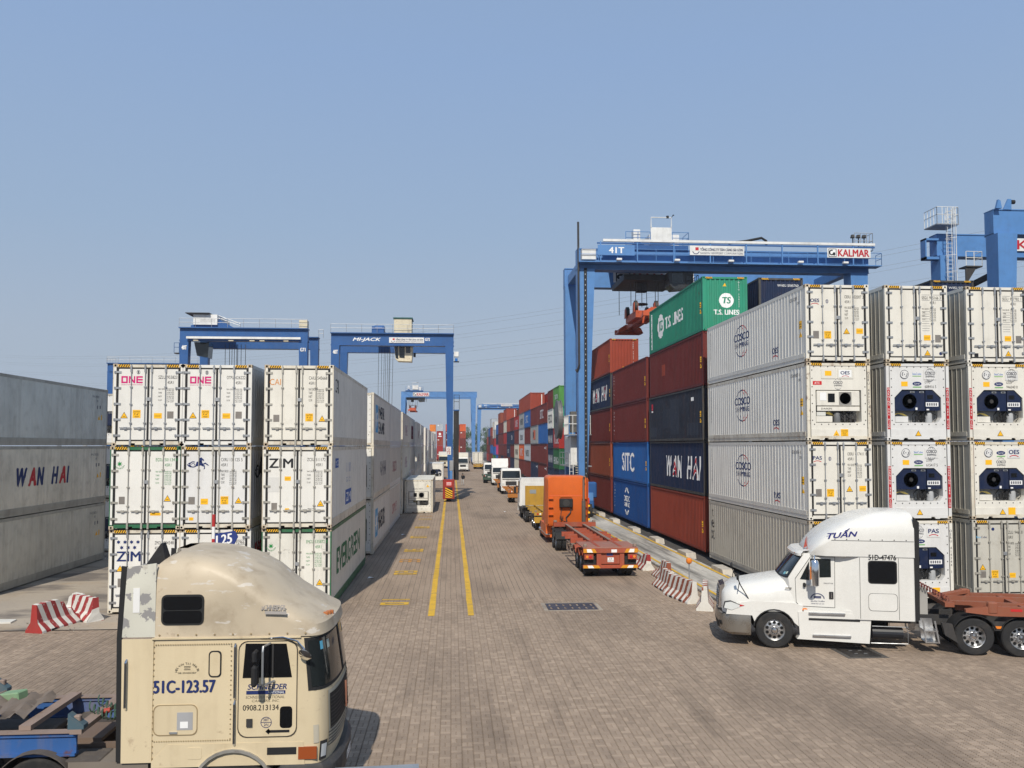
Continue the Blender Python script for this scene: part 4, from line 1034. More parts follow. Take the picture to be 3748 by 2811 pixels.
NM = dict(maroon='maroon', brick='brick red', red='bright red', navy='navy', dnavy='patched dark navy', blue='blue', dblue='deep blue', green='jade green', dgreen='dark green', lime='rusty green', grey='grey', lgrey='pale blue-grey', cream='cream', white='white', orange='orange-red', rustor='rust orange', olive='olive', pink='pink', dgrey='dark grey', yorange='orange')
T5 = ('lowest', 'second', 'third', 'fourth', 'fifth')
FRM = {'navy': paint('frame_dark', (0.05, 0.048, 0.045), 0.6, dirt=0.5, rust=0.25), 'dnavy': None}
def dcon(stack, ti, colour, x, y, z, L=12.192, H=2.896, near=False, seen=(-1,), where='right wall'):
    f = FRM['navy'] if colour in ('navy', 'dnavy') and near else dry(colour)
    t = container('%s container, %s tier, %s' % (NM[colour], T5[ti], stack), x, y, z, 'dry', L, H, wall=dry(colour), frame=f, near=near, seen=seen, group='dry containers in the '+where)
    return t
WX = 14.46
# y of the near end, tiers from the bottom; H per stack
wall = [(44.0, 12.192, 2.896, 'maroon:brick navy dnavy maroon green'), (57.1, 12.192, 2.896, 'dblue blue maroon maroon'), (70.4, 12.192, 2.896, 'maroon rustor maroon navy brick'), (84.0, 12.192, 2.896, 'maroon navy brick maroon'),
        (104.5, 6.058, 2.591, 'navy dgreen red green lime'), (111.2, 6.058, 2.591, 'navy navy navy white maroon'), (118.2, 12.192, 2.896, 'maroon maroon blue maroon'), (130.7, 12.192, 2.896, 'navy maroon grey maroon'),
        (143.2, 12.192, 2.896, 'maroon lgrey maroon blue brick'), (155.7, 12.192, 2.896, 'maroon orange lgrey grey brick'), (168.2, 12.192, 2.896, 'cream cream maroon red'), (180.8, 12.192, 2.896, 'navy maroon navy maroon'),
        (193.3, 12.192, 2.896, 'maroon navy navy brick'), (205.8, 12.192, 2.896, 'maroon maroon red cream brick'), (218.4, 12.192, 2.896, 'navy maroon maroon maroon'), (231.0, 12.192, 2.896, 'maroon maroon maroon maroon rustor'),
        (243.6, 12.192, 2.896, 'blue pink navy blue'), (263.0, 6.058, 2.591, 'dgreen blue red grey white'), (270.0, 6.058, 2.591, 'lime blue maroon white cream'), (283.0, 12.192, 2.896, 'maroon blue maroon brick lgrey'), (297.0, 12.192, 2.896, 'maroon maroon navy blue'), (312.0, 12.192, 2.896, 'red maroon brick dgrey')]
for bi, (y, L, H, tiers) in enumerate(wall):
    cs = [c.split(':')[-1] if ':' in c else c for c in tiers.split()]
    for ti, c in enumerate(cs):
        z = 0.30+(H+0.024)*ti
        FX['w', bi, ti] = dcon('%s stack of the right wall counted from the camera' % NTH[bi], ti, c, WX+rnd.uniform(-0.03, 0.03), y+rnd.uniform(-0.05, 0.05), z, L, H, near=bi < 4)
# second and farther columns, of which the upper ends show over the front ones
for (x, y, cs, w) in ((17.58, 44.0, 'brick navy maroon navy navy', 'column behind the jade green one'), (17.58, 57.1, 'maroon blue brick maroon olive', 'column two behind the jade green one'), (27.15, 44.0, 'brick maroon navy maroon navy', 'column showing above the right-hand reefers'), (17.58, 70.4, 'maroon navy brick maroon', 'column behind the crane leg'), (17.58, 143.2, 'maroon navy brick maroon red', 'column behind the brick red pair'), (17.58, 205.8, 'maroon navy brick maroon rustor', 'far along in the second column'), (17.58, 111.0, 'navy maroon brick maroon maroon', 'column behind the rusty green one')):
    for ti, c in enumerate(cs.split()):
        FX['s', w, ti] = dcon(w, ti, c, x, y+0.1, 0.30+2.92*ti, near=(y < 60 and ti == 4), seen=(-1,) , where='second column')
# far cross stacks closing the view
for ci, (x, y, cs, w) in enumerate(((-7.9, 352, 'red brick navy white yorange', 'far left'), (-4.75, 340, 'red red brick red lgrey', 'second from left'), (-1.35, 346, 'brick red maroon maroon orange', 'third from left'), (2.1, 352, 'brick orange brick maroon maroon', 'fourth from left'), (4.4, 344, 'navy maroon maroon brick orange', 'right-hand'), (-11.2, 330, 'white white white white', 'white leftmost'))):
    for ti, c in enumerate(cs.split()):
        FX['x', ci, ti] = dcon('%s stack closing the far end of the lane' % w, ti, c, x, y, 0.05+2.9*ti, 6.058, 2.896, seen=(-1, 1), where='far end of the lane')
DPR = prof('dry', 12.192); EPR = prof('dryend', 2*CW); DE = end_map(0.03)
def dtext(key, s, u, v, h, w, mat=None, pr=DPR, L=12.192, **kw): print_text(FX[key], s, u, v, h, w, mat or WHT, side_map(L, -1), pr, **kw)
def ts_mark(t, u, v, s, fn, pr):
    Ink().disc(u, v, 0.5*s).place('emblem', WHT, t, fn, pr); k = Ink().text('TS', u-0.26*s, v-0.2*s, 0.42*s, 0.56*s, bold=0.022, shear=0.15)
    for i in range(7): k.arc(u-0.1*s, v, 0.62*s-0.02*i, 0.62*s, 120+20*i, 130+20*i, 0.14*s, 2)
    k.place('emblem_cut', dry('green'), t, fn, pr, lift=0.008)
g = FX['w', 0, 4]; ts_mark(g, 3.0, 1.5, 1.55, SML, DPR); dtext(('w', 0, 4), 'T.S. LINES', 4.2, 1.15, 0.72, 4.0, bold=0.022)
Ink().rect(0.35, 0.25, 0.75, 2.6).place('code_panel', WHT, g, SML, DPR); Ink().vtext('TSLU7485', 0.55, 2.3, 0.2, 0.29).place('code_print', dry('green'), g, SML, DPR, lift=0.008)
ts_mark(g, 1.30, 1.62, 0.80, DE, EPR); print_text(g, 'T.S. LINES', 0.62, 0.86, 0.26, 1.36, WHT, DE, EPR, bold=0.022)
Ink().tri(1.22, 2.38, 0.20).place('warning_triangle', YEL, g, DE, EPR); Ink().vtext('DLSU 748537 0', 1.98, 2.55, 0.08, 0.13).place('lettering', WHT, g, DE, EPR); hazard(g, 2.896, -0.001, 0.35)
side_marks(g, 12.192, 'dry', -1, tri=True)
for key, num in ((('s', 'column behind the jade green one', 4), 'WHSU 5045760'), (('s', 'column showing above the right-hand reefers', 4), 'WHSU 5078675')):
    t = FX[key]; print_text(t, num, 1.05, 2.42, 0.13, 1.15, WHT, DE, EPR); hazard(t, 2.896, -0.001, 0.35)
for bi, ti in ((0, 3), (0, 2), (1, 2), (1, 3), (2, 4), (2, 2), (2, 3), (1, 1), (2, 1), (0, 0)): side_marks(FX['w', bi, ti], 12.192, 'dry', -1, tri=True)
for ti in (2, 3): Ink().vtext('CAPITAL', 0.55, 2.3, 0.16, 0.28).place('lettering', WHT, FX['w', 1, ti], SML, DPR)
dtext(('w', 1, 1), 'SITC', 3.6, 0.75, 1.35, 4.2, bold=0.022)
t = FX['w', 1, 0]; k = Ink().text('COSCO', 4.3, 1.35, 0.42, 2.0, bold=0.022).text('SHIPPING', 4.3, 0.95, 0.30, 2.0, bold=0.022)
for rx in (0.55, 0.85): k.arc(5.3, 1.36, rx, 1.05, 40, 140, 0.10, 12).arc(5.3, 1.36, rx, 1.05, 220, 320, 0.10, 12)
k.vtext('CSNU6170', 0.55, 2.4, 0.14, 0.25); k.place('lettering', WHT, t, SML, DPR)
def wanhai(key, u, v, h):
    a = Ink(); b = Ink(); uu = u
    for ch, red, w in LS:
        if ch != ' ': a.text(ch, uu-0.04, v-0.05, h+0.10, w*h+0.10, bold=0.022, shear=0.2); (b).text(ch, uu+0.05, v+0.03, h-0.05, w*h-0.08, bold=0.0, shear=0.2) if red else None
        uu += w*h+0.30
    a.place('lettering', WHT, FX[key], SML, DPR); b.place('lettering', REDI, FX[key], SML, DPR, lift=0.008)
wanhai(('w', 0, 1), 4.3, 0.85, 1.15); wanhai(('w', 2, 3), 3.2, 0.8, 1.15)
Ink().rect(0.6, 2.05, 0.95, 2.45).place('sticker', ink((180, 30, 50)), FX['w', 0, 2], SML, DPR); Ink().text('L', 0.65, 2.1, 0.3).rect(0.6, 1.9, 0.95, 2.0).rect(10.0, 2.2, 10.4, 2.4).place('lettering', WHT, FX['w', 0, 2], SML, DPR, lift=0.008)
t = FX['w', 2, 4]; Ink().vtext('TGBU 48123 5', 2.0, 2.5, 0.10, 0.15).place('lettering', WHT, t, DE, EPR); Ink().rect(1.10, 0.30, 1.28, 0.52).place('sticker', YEL, t, DE, EPR); hazard(t, 2.896, -0.001, 0.30)
Ink().rect(3.2, 1.2, 4.0, 1.9).place('repaint_patch', dry('brick'), FX['w', 0, 3], SML, DPR)
for q in ((3.6, 0.8, 5.4, 2.0), (5.4, 0.4, 7.3, 2.5), (0.3, 0.3, 2.0, 0.9), (9.0, 0.3, 11.4, 1.0)): Ink().rect(*q).place('repaint_patch', paint('navy_patch', (0.036,0.044,0.064), 0.6, dirt=0.2, spec=0.15), FX['w', 0, 2], SML, DPR)
P6 = prof('dry', 6.058)
far_txt = {(4, 4): ('TRITON', 1.6, 1.0, 0.6, 3.2), (4, 2): ('K LINE', 1.2, 0.6, 1.2, 4.0), (4, 1): ('HEUNG-A', 0.5, 0.6, 0.9, 5.0), (5, 0): ('WAN HAI', 0.6, 0.7, 1.0, 4.6), (5, 1): ('WAN HAI', 0.6, 0.7, 1.0, 4.6), (5, 2): ('WAN HAI', 0.6, 0.7, 1.0, 4.6),
           (6, 3): ('SITC', 2.8, 0.8, 1.3, 4.6), (8, 3): ('SITC', 3.0, 0.8, 1.3, 4.6), (10, 3): ('K LINE', 2.5, 0.7, 1.3, 6.0), (9, 1): ('KMTC', 2.6, 0.7, 1.4, 6.0), (12, 1): ('CMA CGM', 3.0, 0.9, 0.9, 5.0), (11, 2): ('CMA', 3.5, 1.0, 1.0, 3.6)}
for (bi, ti), (s, u, v, h, w) in far_txt.items():
    L = wall[bi][1]; print_text(FX['w', bi, ti], s, u, v, h, w, WHT, side_map(L, -1), None, bold=0.022)
for (bi, ti), s in {(8, 1): 'MAERSK', (9, 3): 'MAERSK', (10, 1): 'YANG MING', (9, 2): 'tex', (5, 3): 'FESCO'}.items():
    L = wall[bi][1]; w = 6.5 if L > 7 else 4.2; print_text(FX['w', bi, ti], s, (L-w)/2, 0.8, 1.1, w, BLK, side_map(L, -1), None, bold=0.022)
t = FX['w', 7, 2]; Ink().rect(5.0, 0.7, 8.6, 2.2).place('emblem', ink((226, 96, 40)), t, SML); Ink().rect(4.2, 1.0, 5.8, 1.9).place('emblem', BLK, t, SML, lift=0.008)
for bi, ti in ((6, 1), (6, 0), (7, 0)): Ink().disc(11.2, 2.3, 0.28).rect(8.9, 2.2, 10.6, 2.4).place('emblem', WHT, FX['w', bi, ti], SML)
for bi in (8, 9, 13): Ink().rect(1.9, 0.5, 2.02, 2.6).place('lettering', WHT, FX['w', bi, len(wall[bi][3].split())-1], DE, EPR)
t = FX['x', 1, 3]; Ink().disc(1.2, 1.7, 0.5).rect(0.5, 0.6, 1.9, 0.95).place('emblem', WHT, t, DE)
t = FX['x', 2, 2]; Ink().disc(1.6, 1.5, 0.45).rect(0.3, 2.2, 1.0, 2.45).place('emblem', WHT, t, DE)
for ci in range(5):
    for ti in range(5):
        if (ci+ti) % 2: Ink().rect(0.3, 2.1, 0.9, 2.4).place('emblem', WHT, FX['x', ci, ti], DE) if ('x', ci, ti) in FX and (ci, ti) not in ((1, 3), (2, 2)) else None
# ================================================================ trucks
def ring(z, xf, xs, h1, xr, xk1=None, xk2=None, h2=None, p=0.6, n=13):
    """plan outline at height z: rear xr, straight sides to xs, rounded nose to xf; optional flare to h2 behind xk"""
    h2 = h1 if h2 is None else h2; xk1 = xs-0.05 if xk1 is None else xk1; xk2 = xk1-0.05 if xk2 is None else xk2
    P = [(xr, h2*0.985, z), (xr+0.03, h2, z), (xk2, h2, z), (xk1, h1, z)]
    for i in range(n):
        t = math.pi/2-math.pi*i/(n-1)
        P.append((xs+(xf-xs)*max(math.cos(t), 0)**p, h1*math.copysign(abs(math.sin(t))**0.8, math.sin(t)), z))
    return P + [(xk1, -h1, z), (xk2, -h2, z), (xr+0.03, -h2, z), (xr, -h2*0.985, z)]
def lerp_secs(secs, z):
    for a, b in zip(secs, secs[1:]):
        if a[0] <= z <= b[0]:
            t = (z-a[0])/max(b[0]-a[0], 1e-6); return [a[i]+(b[i]-a[i])*t for i in range(len(a))]
    return list(secs[-1] if z > secs[-1][0] else secs[0])
def nose_patch(secs, z0, z1, t0, t1, off, p, nz=5, nt=13):
    """grid that follows the rounded nose of a cab (windscreen, grille) moved out by off"""
    vs = []; fs = []
    for j in range(nz):
        z = z0+(z1-z0)*j/(nz-1); s = lerp_secs(secs, z); xf, xs, h = s[1], s[2], s[3]
        for i in range(nt):
            t = R(t0+(t1-t0)*i/(nt-1)); x = xs+(xf-xs)*max(math.cos(t), 0)**p; y = h*math.copysign(abs(math.sin(t))**0.8, math.sin(t))
            vs.append((x+off*math.cos(t), y+off*math.sin(t), z))
    for j in range(nz-1):
        for i in range(nt-1): fs.append((j*nt+i, j*nt+i+1, (j+1)*nt+i+1, (j+1)*nt+i))
    return vs, fs
def rrect(x0, z0, x1, z1, r, n=5):
    P = []
    for cx, cz, a in ((x1-r, z1-r, 0), (x0+r, z1-r, 90), (x0+r, z0+r, 180), (x1-r, z0+r, 270)):
        for i in range(n): A = R(a+90*i/(n-1)); P.append((cx+r*math.cos(A), cz+r*math.sin(A)))
    return P
def side_plate(poly, y, s, d=0.012):
    """flat plate on a body side: y = outer plane of the body, s = side sign, d = proud by"""
    m = MB(); m.prism(poly, 'y', s*(y-0.02), s*(y+d)); return m
def outline(poly, y, s, w=0.012, d=0.004):
    m = MB(); n = len(poly); cx = sum(p[0] for p in poly)/n; cz = sum(p[1] for p in poly)/n
    inn = [(cx+(x-cx)*(1-w/max(abs(x-cx), 0.05)) , cz+(z-cz)*(1-w/max(abs(z-cz), 0.05))) for x, z in poly]
    vs = [(x, s*(y+d), z) for x, z in poly]+[(x, s*(y+d), z) for x, z in inn]
    m.add(vs, [(i, (i+1) % n, n+(i+1) % n, n+i) for i in range(n)]); return m
_wheel = {}
def wheel_meshes(r=0.52, w=0.29, style='plain'):
    k = (r, w, style)
    if k in _wheel: return _wheel[k]
    t = MB(); h = w/2
    t.lathe([(r*0.57, -h*0.75), (r*0.62, -h*0.93), (r*0.80, -h), (r*0.93, -h*0.97), (r*0.985, -h*0.78), (r, -h*0.74), (r, -h*0.46), (r*0.972, -h*0.44), (r*0.972, -h*0.36), (r, -h*0.34), (r, -h*0.06), (r*0.972, -h*0.05), (r*0.972, h*0.05), (r, h*0.06), (r, h*0.34), (r*0.972, h*0.36), (r*0.972, h*0.44), (r, h*0.46), (r, h*0.74), (r*0.985, h*0.78), (r*0.93, h*0.97), (r*0.80, h), (r*0.62, h*0.93), (r*0.57, h*0.75)], (0,0,0), 'y', 32, caps=False)
    # rim, outer face towards +y; disc proud (steer) or dished (drive)
    rm = MB(); d0 = 0.55 if style == 'steer' else -0.35
    rm.lathe([(r*0.585, h*0.93), (r*0.60, h*0.80), (r*0.555, h*0.70), (r*0.54, h*(d0-0.1 if style == 'steer' else 0.1)), (r*0.50, h*d0), (r*0.27, h*(d0+0.12)), (0.0, h*(d0+0.14))], (0,0,0), 'y', 32, caps=False)
    rm.lathe([(r*0.585, -h*0.9), (r*0.56, -h*0.7), (0.0, -h*0.6)], (0,0,0), 'y', 24, caps=False)
    hb = MB(); hb.lathe([(r*0.20, h*(d0+0.1)), (r*0.19, h*(d0+0.75)), (r*0.13, h*(d0+1.0)), (0.0, h*(d0+1.05))], (0,0,0), 'y', 16)
    for i in range(10):
        a = 2*math.pi*i/10; c = (r*0.27*math.cos(a), 0, r*0.27*math.sin(a)); hb.cyl((c[0], h*(d0+0.1), c[2]), (c[0], h*(d0+0.35), c[2]), 0.016, n=6)
    ho = MB()
    for i in range(10):
        a = 2*math.pi*(i+0.5)/10; c = (r*0.41*math.cos(a), r*0.41*math.sin(a)); q = h*(d0+0.062)+0.004
        ho.lathe([(0.0, q), (0.048, q)], (c[0], 0, c[1]), 'y', 10)
    _wheel[k] = (t.mesh('wheel', 30), rm.mesh('rim', 30), hb.mesh('hub', 40), ho.mesh('rim_holes'))
    return _wheel[k]
def wheel(parent, x, y, side, r=0.52, w=0.29, style='plain', rimmat=None):
    """tyre with rim and hub; side = +1 outer face to +y"""
    t, rm, hb, ho = wheel_meshes(r, w, style)
    o = put('wheel', t, TYRE, parent, loc=(x, y, r), rotz=0 if side > 0 else math.pi)
    put('rim', rm, rimmat or ALU, o); put('hub', hb, CHROME if rimmat is None else DARK, o); put('rim_hole', ho, BLACK, o)
    return o
def fender(parent, x, y0, y1, r, mat, a0=10, a1=170, zc=0.52, th=0.03, n=12, name='mudguard', flat=0.0):
    m = MB(); rings = []
    for i in range(n+1):
        a = R(a0+(a1-a0)*i/n); c, s = math.cos(a), math.sin(a)
        rings.append([(x+r*c, y0, zc+r*s), (x+(r+th)*c, y0, zc+(r+th)*s), (x+(r+th)*c, y1, zc+(r+th)*s), (x+r*c, y1, zc+r*s)])
    m.loft(rings); return m.build(name, mat, parent, smooth=40)
def axle_set(parent, x, rimmat=None, dual=True, style='plain'):
    for s in (-1, 1):
        wheel(parent, x, s*0.93, s, style=style, rimmat=rimmat)
        if dual: wheel(parent, x, s*0.60, s, style=style, rimmat=rimmat)
    MB().cyl((x, -0.5, 0.52), (x, 0.5, 0.52), 0.09, n=8).build('axle', DARK, parent)
def strip_decal(s, mat, parent, u, v, h, w, y, side, flip=False, **kw):
    """lettering on a truck side; side -1 reads towards +x, side +1 towards -x"""
    fn = (lambda a, b, q: (u+a, side*(y+q), v+b)) if side < 0 else (lambda a, b, q: (u-a, side*(y+q), v+b))
    return Ink().text(s, 0, 0, h, w, **kw).place('lettering', mat, parent, fn, lift=0.006)

# ---------------------------------------------------------------- cream cab-over, seen from its right side
CREAM = paint('cream_paint', (0.65, 0.54, 0.36), 0.38, dirt=0.25, dcol=(0.30,0.21,0.11), var=0.05, rust=0.02, spec=0.5)
CREAMR = paint('cream_roof_weathered', (0.56, 0.47, 0.345), 0.5, dirt=0.8, dcol=(0.27,0.20,0.13), var=0.16, chips=0.55, chipcol=(0.62,0.59,0.55), streak=False, chipt=0.615, chips_scale=2.6, chipmap=(0.8,1.0,3.2), rust=0.03)
FLAPM = paint('peeling_panel', (0.66, 0.64, 0.55), 0.55, dirt=0.25, chips=1.0, chipcol=(0.27,0.26,0.255), rust=0.03, chipt=0.565, chips_scale=4.5)
ct = thing('cabover_truck', 'old cream cab-over truck with peeling sleeper roof in the near left', 'truck', (-3.38, 14.95, 0))
SC = [(0.90, 1.50, 1.02, 1.19), (1.25, 1.54, 1.02, 1.20), (2.05, 1.52, 0.98, 1.20), (2.86, 1.40, 0.92, 1.19)]
m = MB(); m.loft([ring(z, xf, xs, h, -1.24, p=0.45, n=25) for z, xf, xs, h in SC]); m.build('cab_body', CREAM, ct, smooth=32)
SR = [(2.88, 1.46, 1.00, 1.205), (3.05, 1.43, 0.92, 1.20), (3.13, 1.28, 0.78, 1.20), (3.28, 1.06, 0.52, 1.195), (3.44, 0.82, 0.28, 1.19), (3.62, 0.62, 0.05, 1.185), (3.78, 0.44, -0.18, 1.17), (3.90, 0.24, -0.40, 1.14), (3.99, 0.06, -0.58, 1.09), (4.06, -0.12, -0.75, 1.01), (4.11, -0.32, -0.88, 0.90), (4.15, -0.56, -1.0, 0.70), (4.175, -0.85, -1.1, 0.35)]
m = MB(); m.loft([ring(z, xf, xs, h, -1.24 if z < 4.0 else -1.24+(z-4.0)*1.2, p=0.48+0.4*min(1, max(0, (z-3.05)/0.5)), xk1=xs-0.03, xk2=xs-0.06, n=21) for z, xf, xs, h in SR]); roof = m.build('roof_fairing', CREAMR, ct, smooth=40)
MB().box(-1.26, -1.222, 2.862, 1.02, 1.222, 2.888).build('rain_gutter', CREAM, ct)
# windscreen and its rubber
p_ = 0.45
MB().add(*nose_patch(SC, 2.03, 2.85, -86, 86, 0.006, p_, 6, 21)).build('windscreen_rubber', BLACK, ct)
MB().add(*nose_patch(SC, 2.09, 2.81, -82, 82, 0.014, p_, 6, 21)).build('windscreen', GLASS, ct, smooth=60)
MB().add(*nose_patch(SC, 2.06, 2.82, -1.6, 1.6, 0.022, p_, 4, 3)).build('windscreen_divider', BLACK, ct)
# stickers behind the screen
for ang, z, c in ((-60, 2.70, (90, 170, 200)), (-42, 2.68, (180, 190, 180)), (18, 2.66, (150, 150, 140))):
    MB().add(*nose_patch(SC, z-0.06, z+0.07, ang, ang+7, 0.018, p_, 2, 3)).build('screen_sticker', ink(c), ct)
# grille, bumper, lights on the nose
MB().add(*nose_patch(SC, 1.10, 1.98, -52, 52, 0.012, p_, 4, 11)).build('grille_surround', paint('grille_cream', (0.50,0.47,0.38), 0.5, dirt=0.4), ct)
gr = MB().add(*nose_patch(SC, 1.36, 1.92, -48, 48, 0.02, p_, 3, 11)).build('grille', plain('grille_black', (0.012,0.012,0.012), 0.7), ct)
for i in range(9):
    MB().add(*nose_patch(SC, 1.38+0.058*i, 1.402+0.058*i, -48, 48, 0.036, p_, 2, 11)).build('grille_slat', DARK, gr)
for i in range(5):
    MB().add(*nose_patch(SC, 1.12+0.05*i, 1.138+0.05*i, -54, 54, 0.034, p_, 2, 11)).build('grille_slat', DARK, gr)
MB().beam((1.60, -0.08, 1.45), (1.58, 0.0, 1.86), 0.03, 0.03).beam((1.60, 0.08, 1.45), (1.58, 0.0, 1.86), 0.03, 0.03).beam((1.60, -0.09, 1.50), (1.60, 0.09, 1.50), 0.03, 0.03).build('front_emblem', paint('rusted_emblem', (0.25,0.10,0.06), 0.7, dirt=0.4), ct)
SB = [(0.42, 1.55, 1.05, 1.19), (0.55, 1.63, 1.10, 1.22), (0.84, 1.63, 1.10, 1.22), (0.90, 1.58, 1.08, 1.20)]
m = MB(); m.loft([ring(z, xf, xs, h, 0.72, p=0.45) for z, xf, xs, h in SB]); m.build('bumper', paint('bumper_dark', (0.055,0.055,0.058), 0.6, dirt=0.5), ct, smooth=35)
Ink().rect(-0.26, 0.62, 0.26, 0.76).place('number_plate', WHT, ct, lambda u, v, w: (1.635+w, u, v)); Ink().text('51C-12357', -0.23, 0.65, 0.08, 0.46).place('number_plate_print', BLK, ct, lambda u, v, w: (1.635+w, u, v), lift=0.008)
for s in (-1, 1):
    MB().add(*nose_patch(SC, 0.94, 1.24, s*56, s*72, 0.02, p_, 3, 5)).build('headlamp_bezel', DARK, ct)
    MB().add(*nose_patch(SC, 0.99, 1.19, s*58, s*69, 0.032, p_, 3, 5)).build('headlamp', plain('lamp_glass', (0.55,0.57,0.58), 0.12, spec=0.7), ct)
    MB().box(1.00, s*1.19 if s > 0 else -1.215, 0.98, 1.285, s*1.215 if s > 0 else -1.19, 1.17).build('side_marker_lamp', plain('marker_amber_dark', (0.30,0.07,0.02), 0.25), ct)
    # lower cab skirt with step recess and wheel arch
    arch = [(0.62*math.cos(R(a)), 0.52+0.62*math.sin(R(a))) for a in range(38, 143, 8)]
    MB().prism([(-1.24, 0.90), (-1.24, 1.0), (-1.0, 1.25), (1.08, 1.25), (1.10, 0.90)] + arch, 'y', s*1.10, s*1.205).build('lower_skirt', CREAM, ct)
    fender(ct, 0, s*1.02, s*1.245, 0.60, paint('arch_trim', (0.48,0.46,0.42), 0.4, metal=0.5, dirt=0.5, rust=0.05), 18, 162, th=0.045, name='wheel_arch_trim')
    MB().box(0.52, s*1.207-0.004, 1.06, 0.97, s*1.207+0.004, 1.17).build('step_recess', BLACK, ct)
    fy = 1.2*s
    # door: outline, glass, handle and lower window
    dpoly = rrect(0.06, 1.33, 0.975, 2.82, 0.14)
    dr = side_plate(dpoly, 1.20, s, 0.006).build('door', CREAM, ct)
    outline(dpoly, 1.207, s, 0.014, 0.003).build('door_seam', plain('seam_dark', (0.05,0.04,0.03), 0.8), dr)
    side_plate([(0.13,2.25),(0.89,2.25),(0.80,2.77),(0.17,2.78)], 1.205, s, 0.008).build('door_window', BLACKGLASS, dr)
    MB().box(0.58, s*1.215-0.008, 2.25, 0.605, s*1.215+0.008, 2.77).build('window_bar', DARK, dr)
    side_plate(rrect(0.71, 1.47, 0.90, 1.80, 0.05), 1.205, s, 0.010).build('low_window', BLACKGLASS, dr)
    MB().box(0.20, s*1.222-0.012, 1.50, 0.29, s*1.222+0.012, 1.62).build('door_handle', DARK, dr)
    # grab rails
    MB().tube([(0.015, s*1.21, 1.22), (0.015, s*1.255, 1.26), (0.015, s*1.255, 1.86), (0.015, s*1.21, 1.90)], 0.016).build('grab_rail', CHROME, ct)
    MB().tube([(0.015, s*1.21, 1.92), (0.015, s*1.255, 1.96), (0.015, s*1.255, 2.74), (0.015, s*1.21, 2.78)], 0.016).build('grab_rail', CHROME, ct)
    # sleeper details
    side_plate(rrect(-1.13, 3.08, -0.48, 3.55, 0.08), 1.188, s, 0.022).build('sleeper_window', plain('window_rubber', (0.02,0.02,0.02), 0.5), ct)
    wn_ = side_plate(rrect(-1.10, 3.32, -0.51, 3.52, 0.05), 1.20, s, 0.016).build('sleeper_pane', BLACKGLASS, ct)
    side_plate(rrect(-1.10, 3.11, -0.51, 3.30, 0.05), 1.20, s, 0.016).build('sleeper_pane', BLACKGLASS, ct)
    side_plate(rrect(-0.395, 2.27, -0.20, 2.675, 0.06), 1.20, s, 0.008).build('vent_rubber', BLACK, ct); side_plate(rrect(-0.375, 2.29, -0.22, 2.655, 0.05), 1.202, s, 0.010).build('vent_panel', CREAM, ct)
    lk = side_plate(rrect(-1.24+0.02, 1.39, -0.55, 1.86, 0.09), 1.20, s, 0.007).build('locker_door', CREAM, ct)
    outline(rrect(-1.22, 1.39, -0.55, 1.86, 0.09), 1.207, s, 0.012, 0.004).build('locker_seam', plain('seam_tan', (0.30,0.22,0.12), 0.8), lk)
    side_plate([(-0.86,1.47),(-0.62,1.47),(-0.62,1.74),(-0.86,1.74)], 1.207, s, 0.004).build('locker_plate', paint('plate_grey', (0.36,0.36,0.37), 0.5, dirt=0.2), lk)
    Ink().rect(0, 0, 0.12, 0.10).place('locker_label', WHT, lk, (lambda a, b, q: (-0.81+a, s*(1.211+q), 1.50+b)))
    MB().box(-0.97, s*1.215-0.01, 1.42, -0.85, s*1.215+0.01, 1.445).build('locker_handle', STEEL, lk)
    side_plate(rrect(-0.70, 1.02, -0.48, 1.20, 0.03), 1.205, s, 0.006).build('fuel_flap', CREAM, ct)
    # rear side extender and rubber edge
    MB().prism([(-1.22, 2.90), (-1.72, 2.90), (-1.66, 3.98), (-1.22, 4.04)], 'y', s*1.17, s*1.20).build('side_extender', FLAPM, ct)
    MB().prism([(-1.24, 0.98), (-1.70, 0.98), (-1.72, 2.87), (-1.24, 2.87)], 'y', s*1.17, s*1.198).build('side_extender', CREAM, ct)
    MB().prism([(-1.70, 1.0), (-1.775, 1.0), (-1.80, 2.88), (-1.75, 4.0), (-1.66, 3.99), (-1.72, 2.88)], 'y', s*1.165, s*1.195).build('rubber_edge', BLACK, ct)
    MB().tube([(-1.64, s*1.20, 1.80), (-1.64, s*1.25, 1.84), (-1.64, s*1.25, 2.52), (-1.64, s*1.20, 2.56)], 0.018).build('grab_rail', CHROME, ct)
    MB().box(-1.56, s*1.203-0.004, 3.28, -1.46, s*1.203+0.004, 3.66).build('slot', plain('slot_pale', (0.75,0.74,0.72), 0.5), ct)
    # west coast mirrors
    mr = MB().tube([(0.55, s*1.22, 2.78), (0.50, s*1.50, 2.79), (0.50, s*1.52, 2.72), (0.50, s*1.52, 2.24), (0.50, s*1.50, 2.20), (0.62, s*1.22, 2.20)], 0.018).build('mirror_arm', STEEL, ct)
    MB().cbox(0.34, s*1.50-0.10, 2.20, 0.43, s*1.50+0.10, 2.52, 0.03).build('mirror', BLACK, ct)
    MB().cbox(0.35, s*1.50-0.10, 2.56, 0.42, s*1.50+0.10, 2.74, 0.025).build('mirror', BLACK, ct)
    MB().tube([(0.40, s*1.2, 2.86), (0.75, s*1.22, 2.87), (0.98, s*1.28, 2.82), (1.10, s*1.33, 2.70)], 0.016).build('mirror_arm', CHROME, ct)
    MB().lathe([(0.0, -0.03), (0.10, -0.015), (0.115, 0.0), (0.10, 0.012), (0.0, 0.02)], (0,0,0), 'z', 24).move(Matrix.Translation((1.11, s*1.34, 2.62)) @ Matrix.Rotation(R(55*s), 4, 'X') @ Matrix.Rotation(R(20), 4, 'Y')).build('round_mirror', CHROME, ct, smooth=40)
    MB().add(*nose_patch(SC, 1.22, 1.50, s*74, s*82, 0.012, p_, 3, 3)).build('air_louvre', paint('louvre_cream', (0.55,0.50,0.40), 0.5), ct)
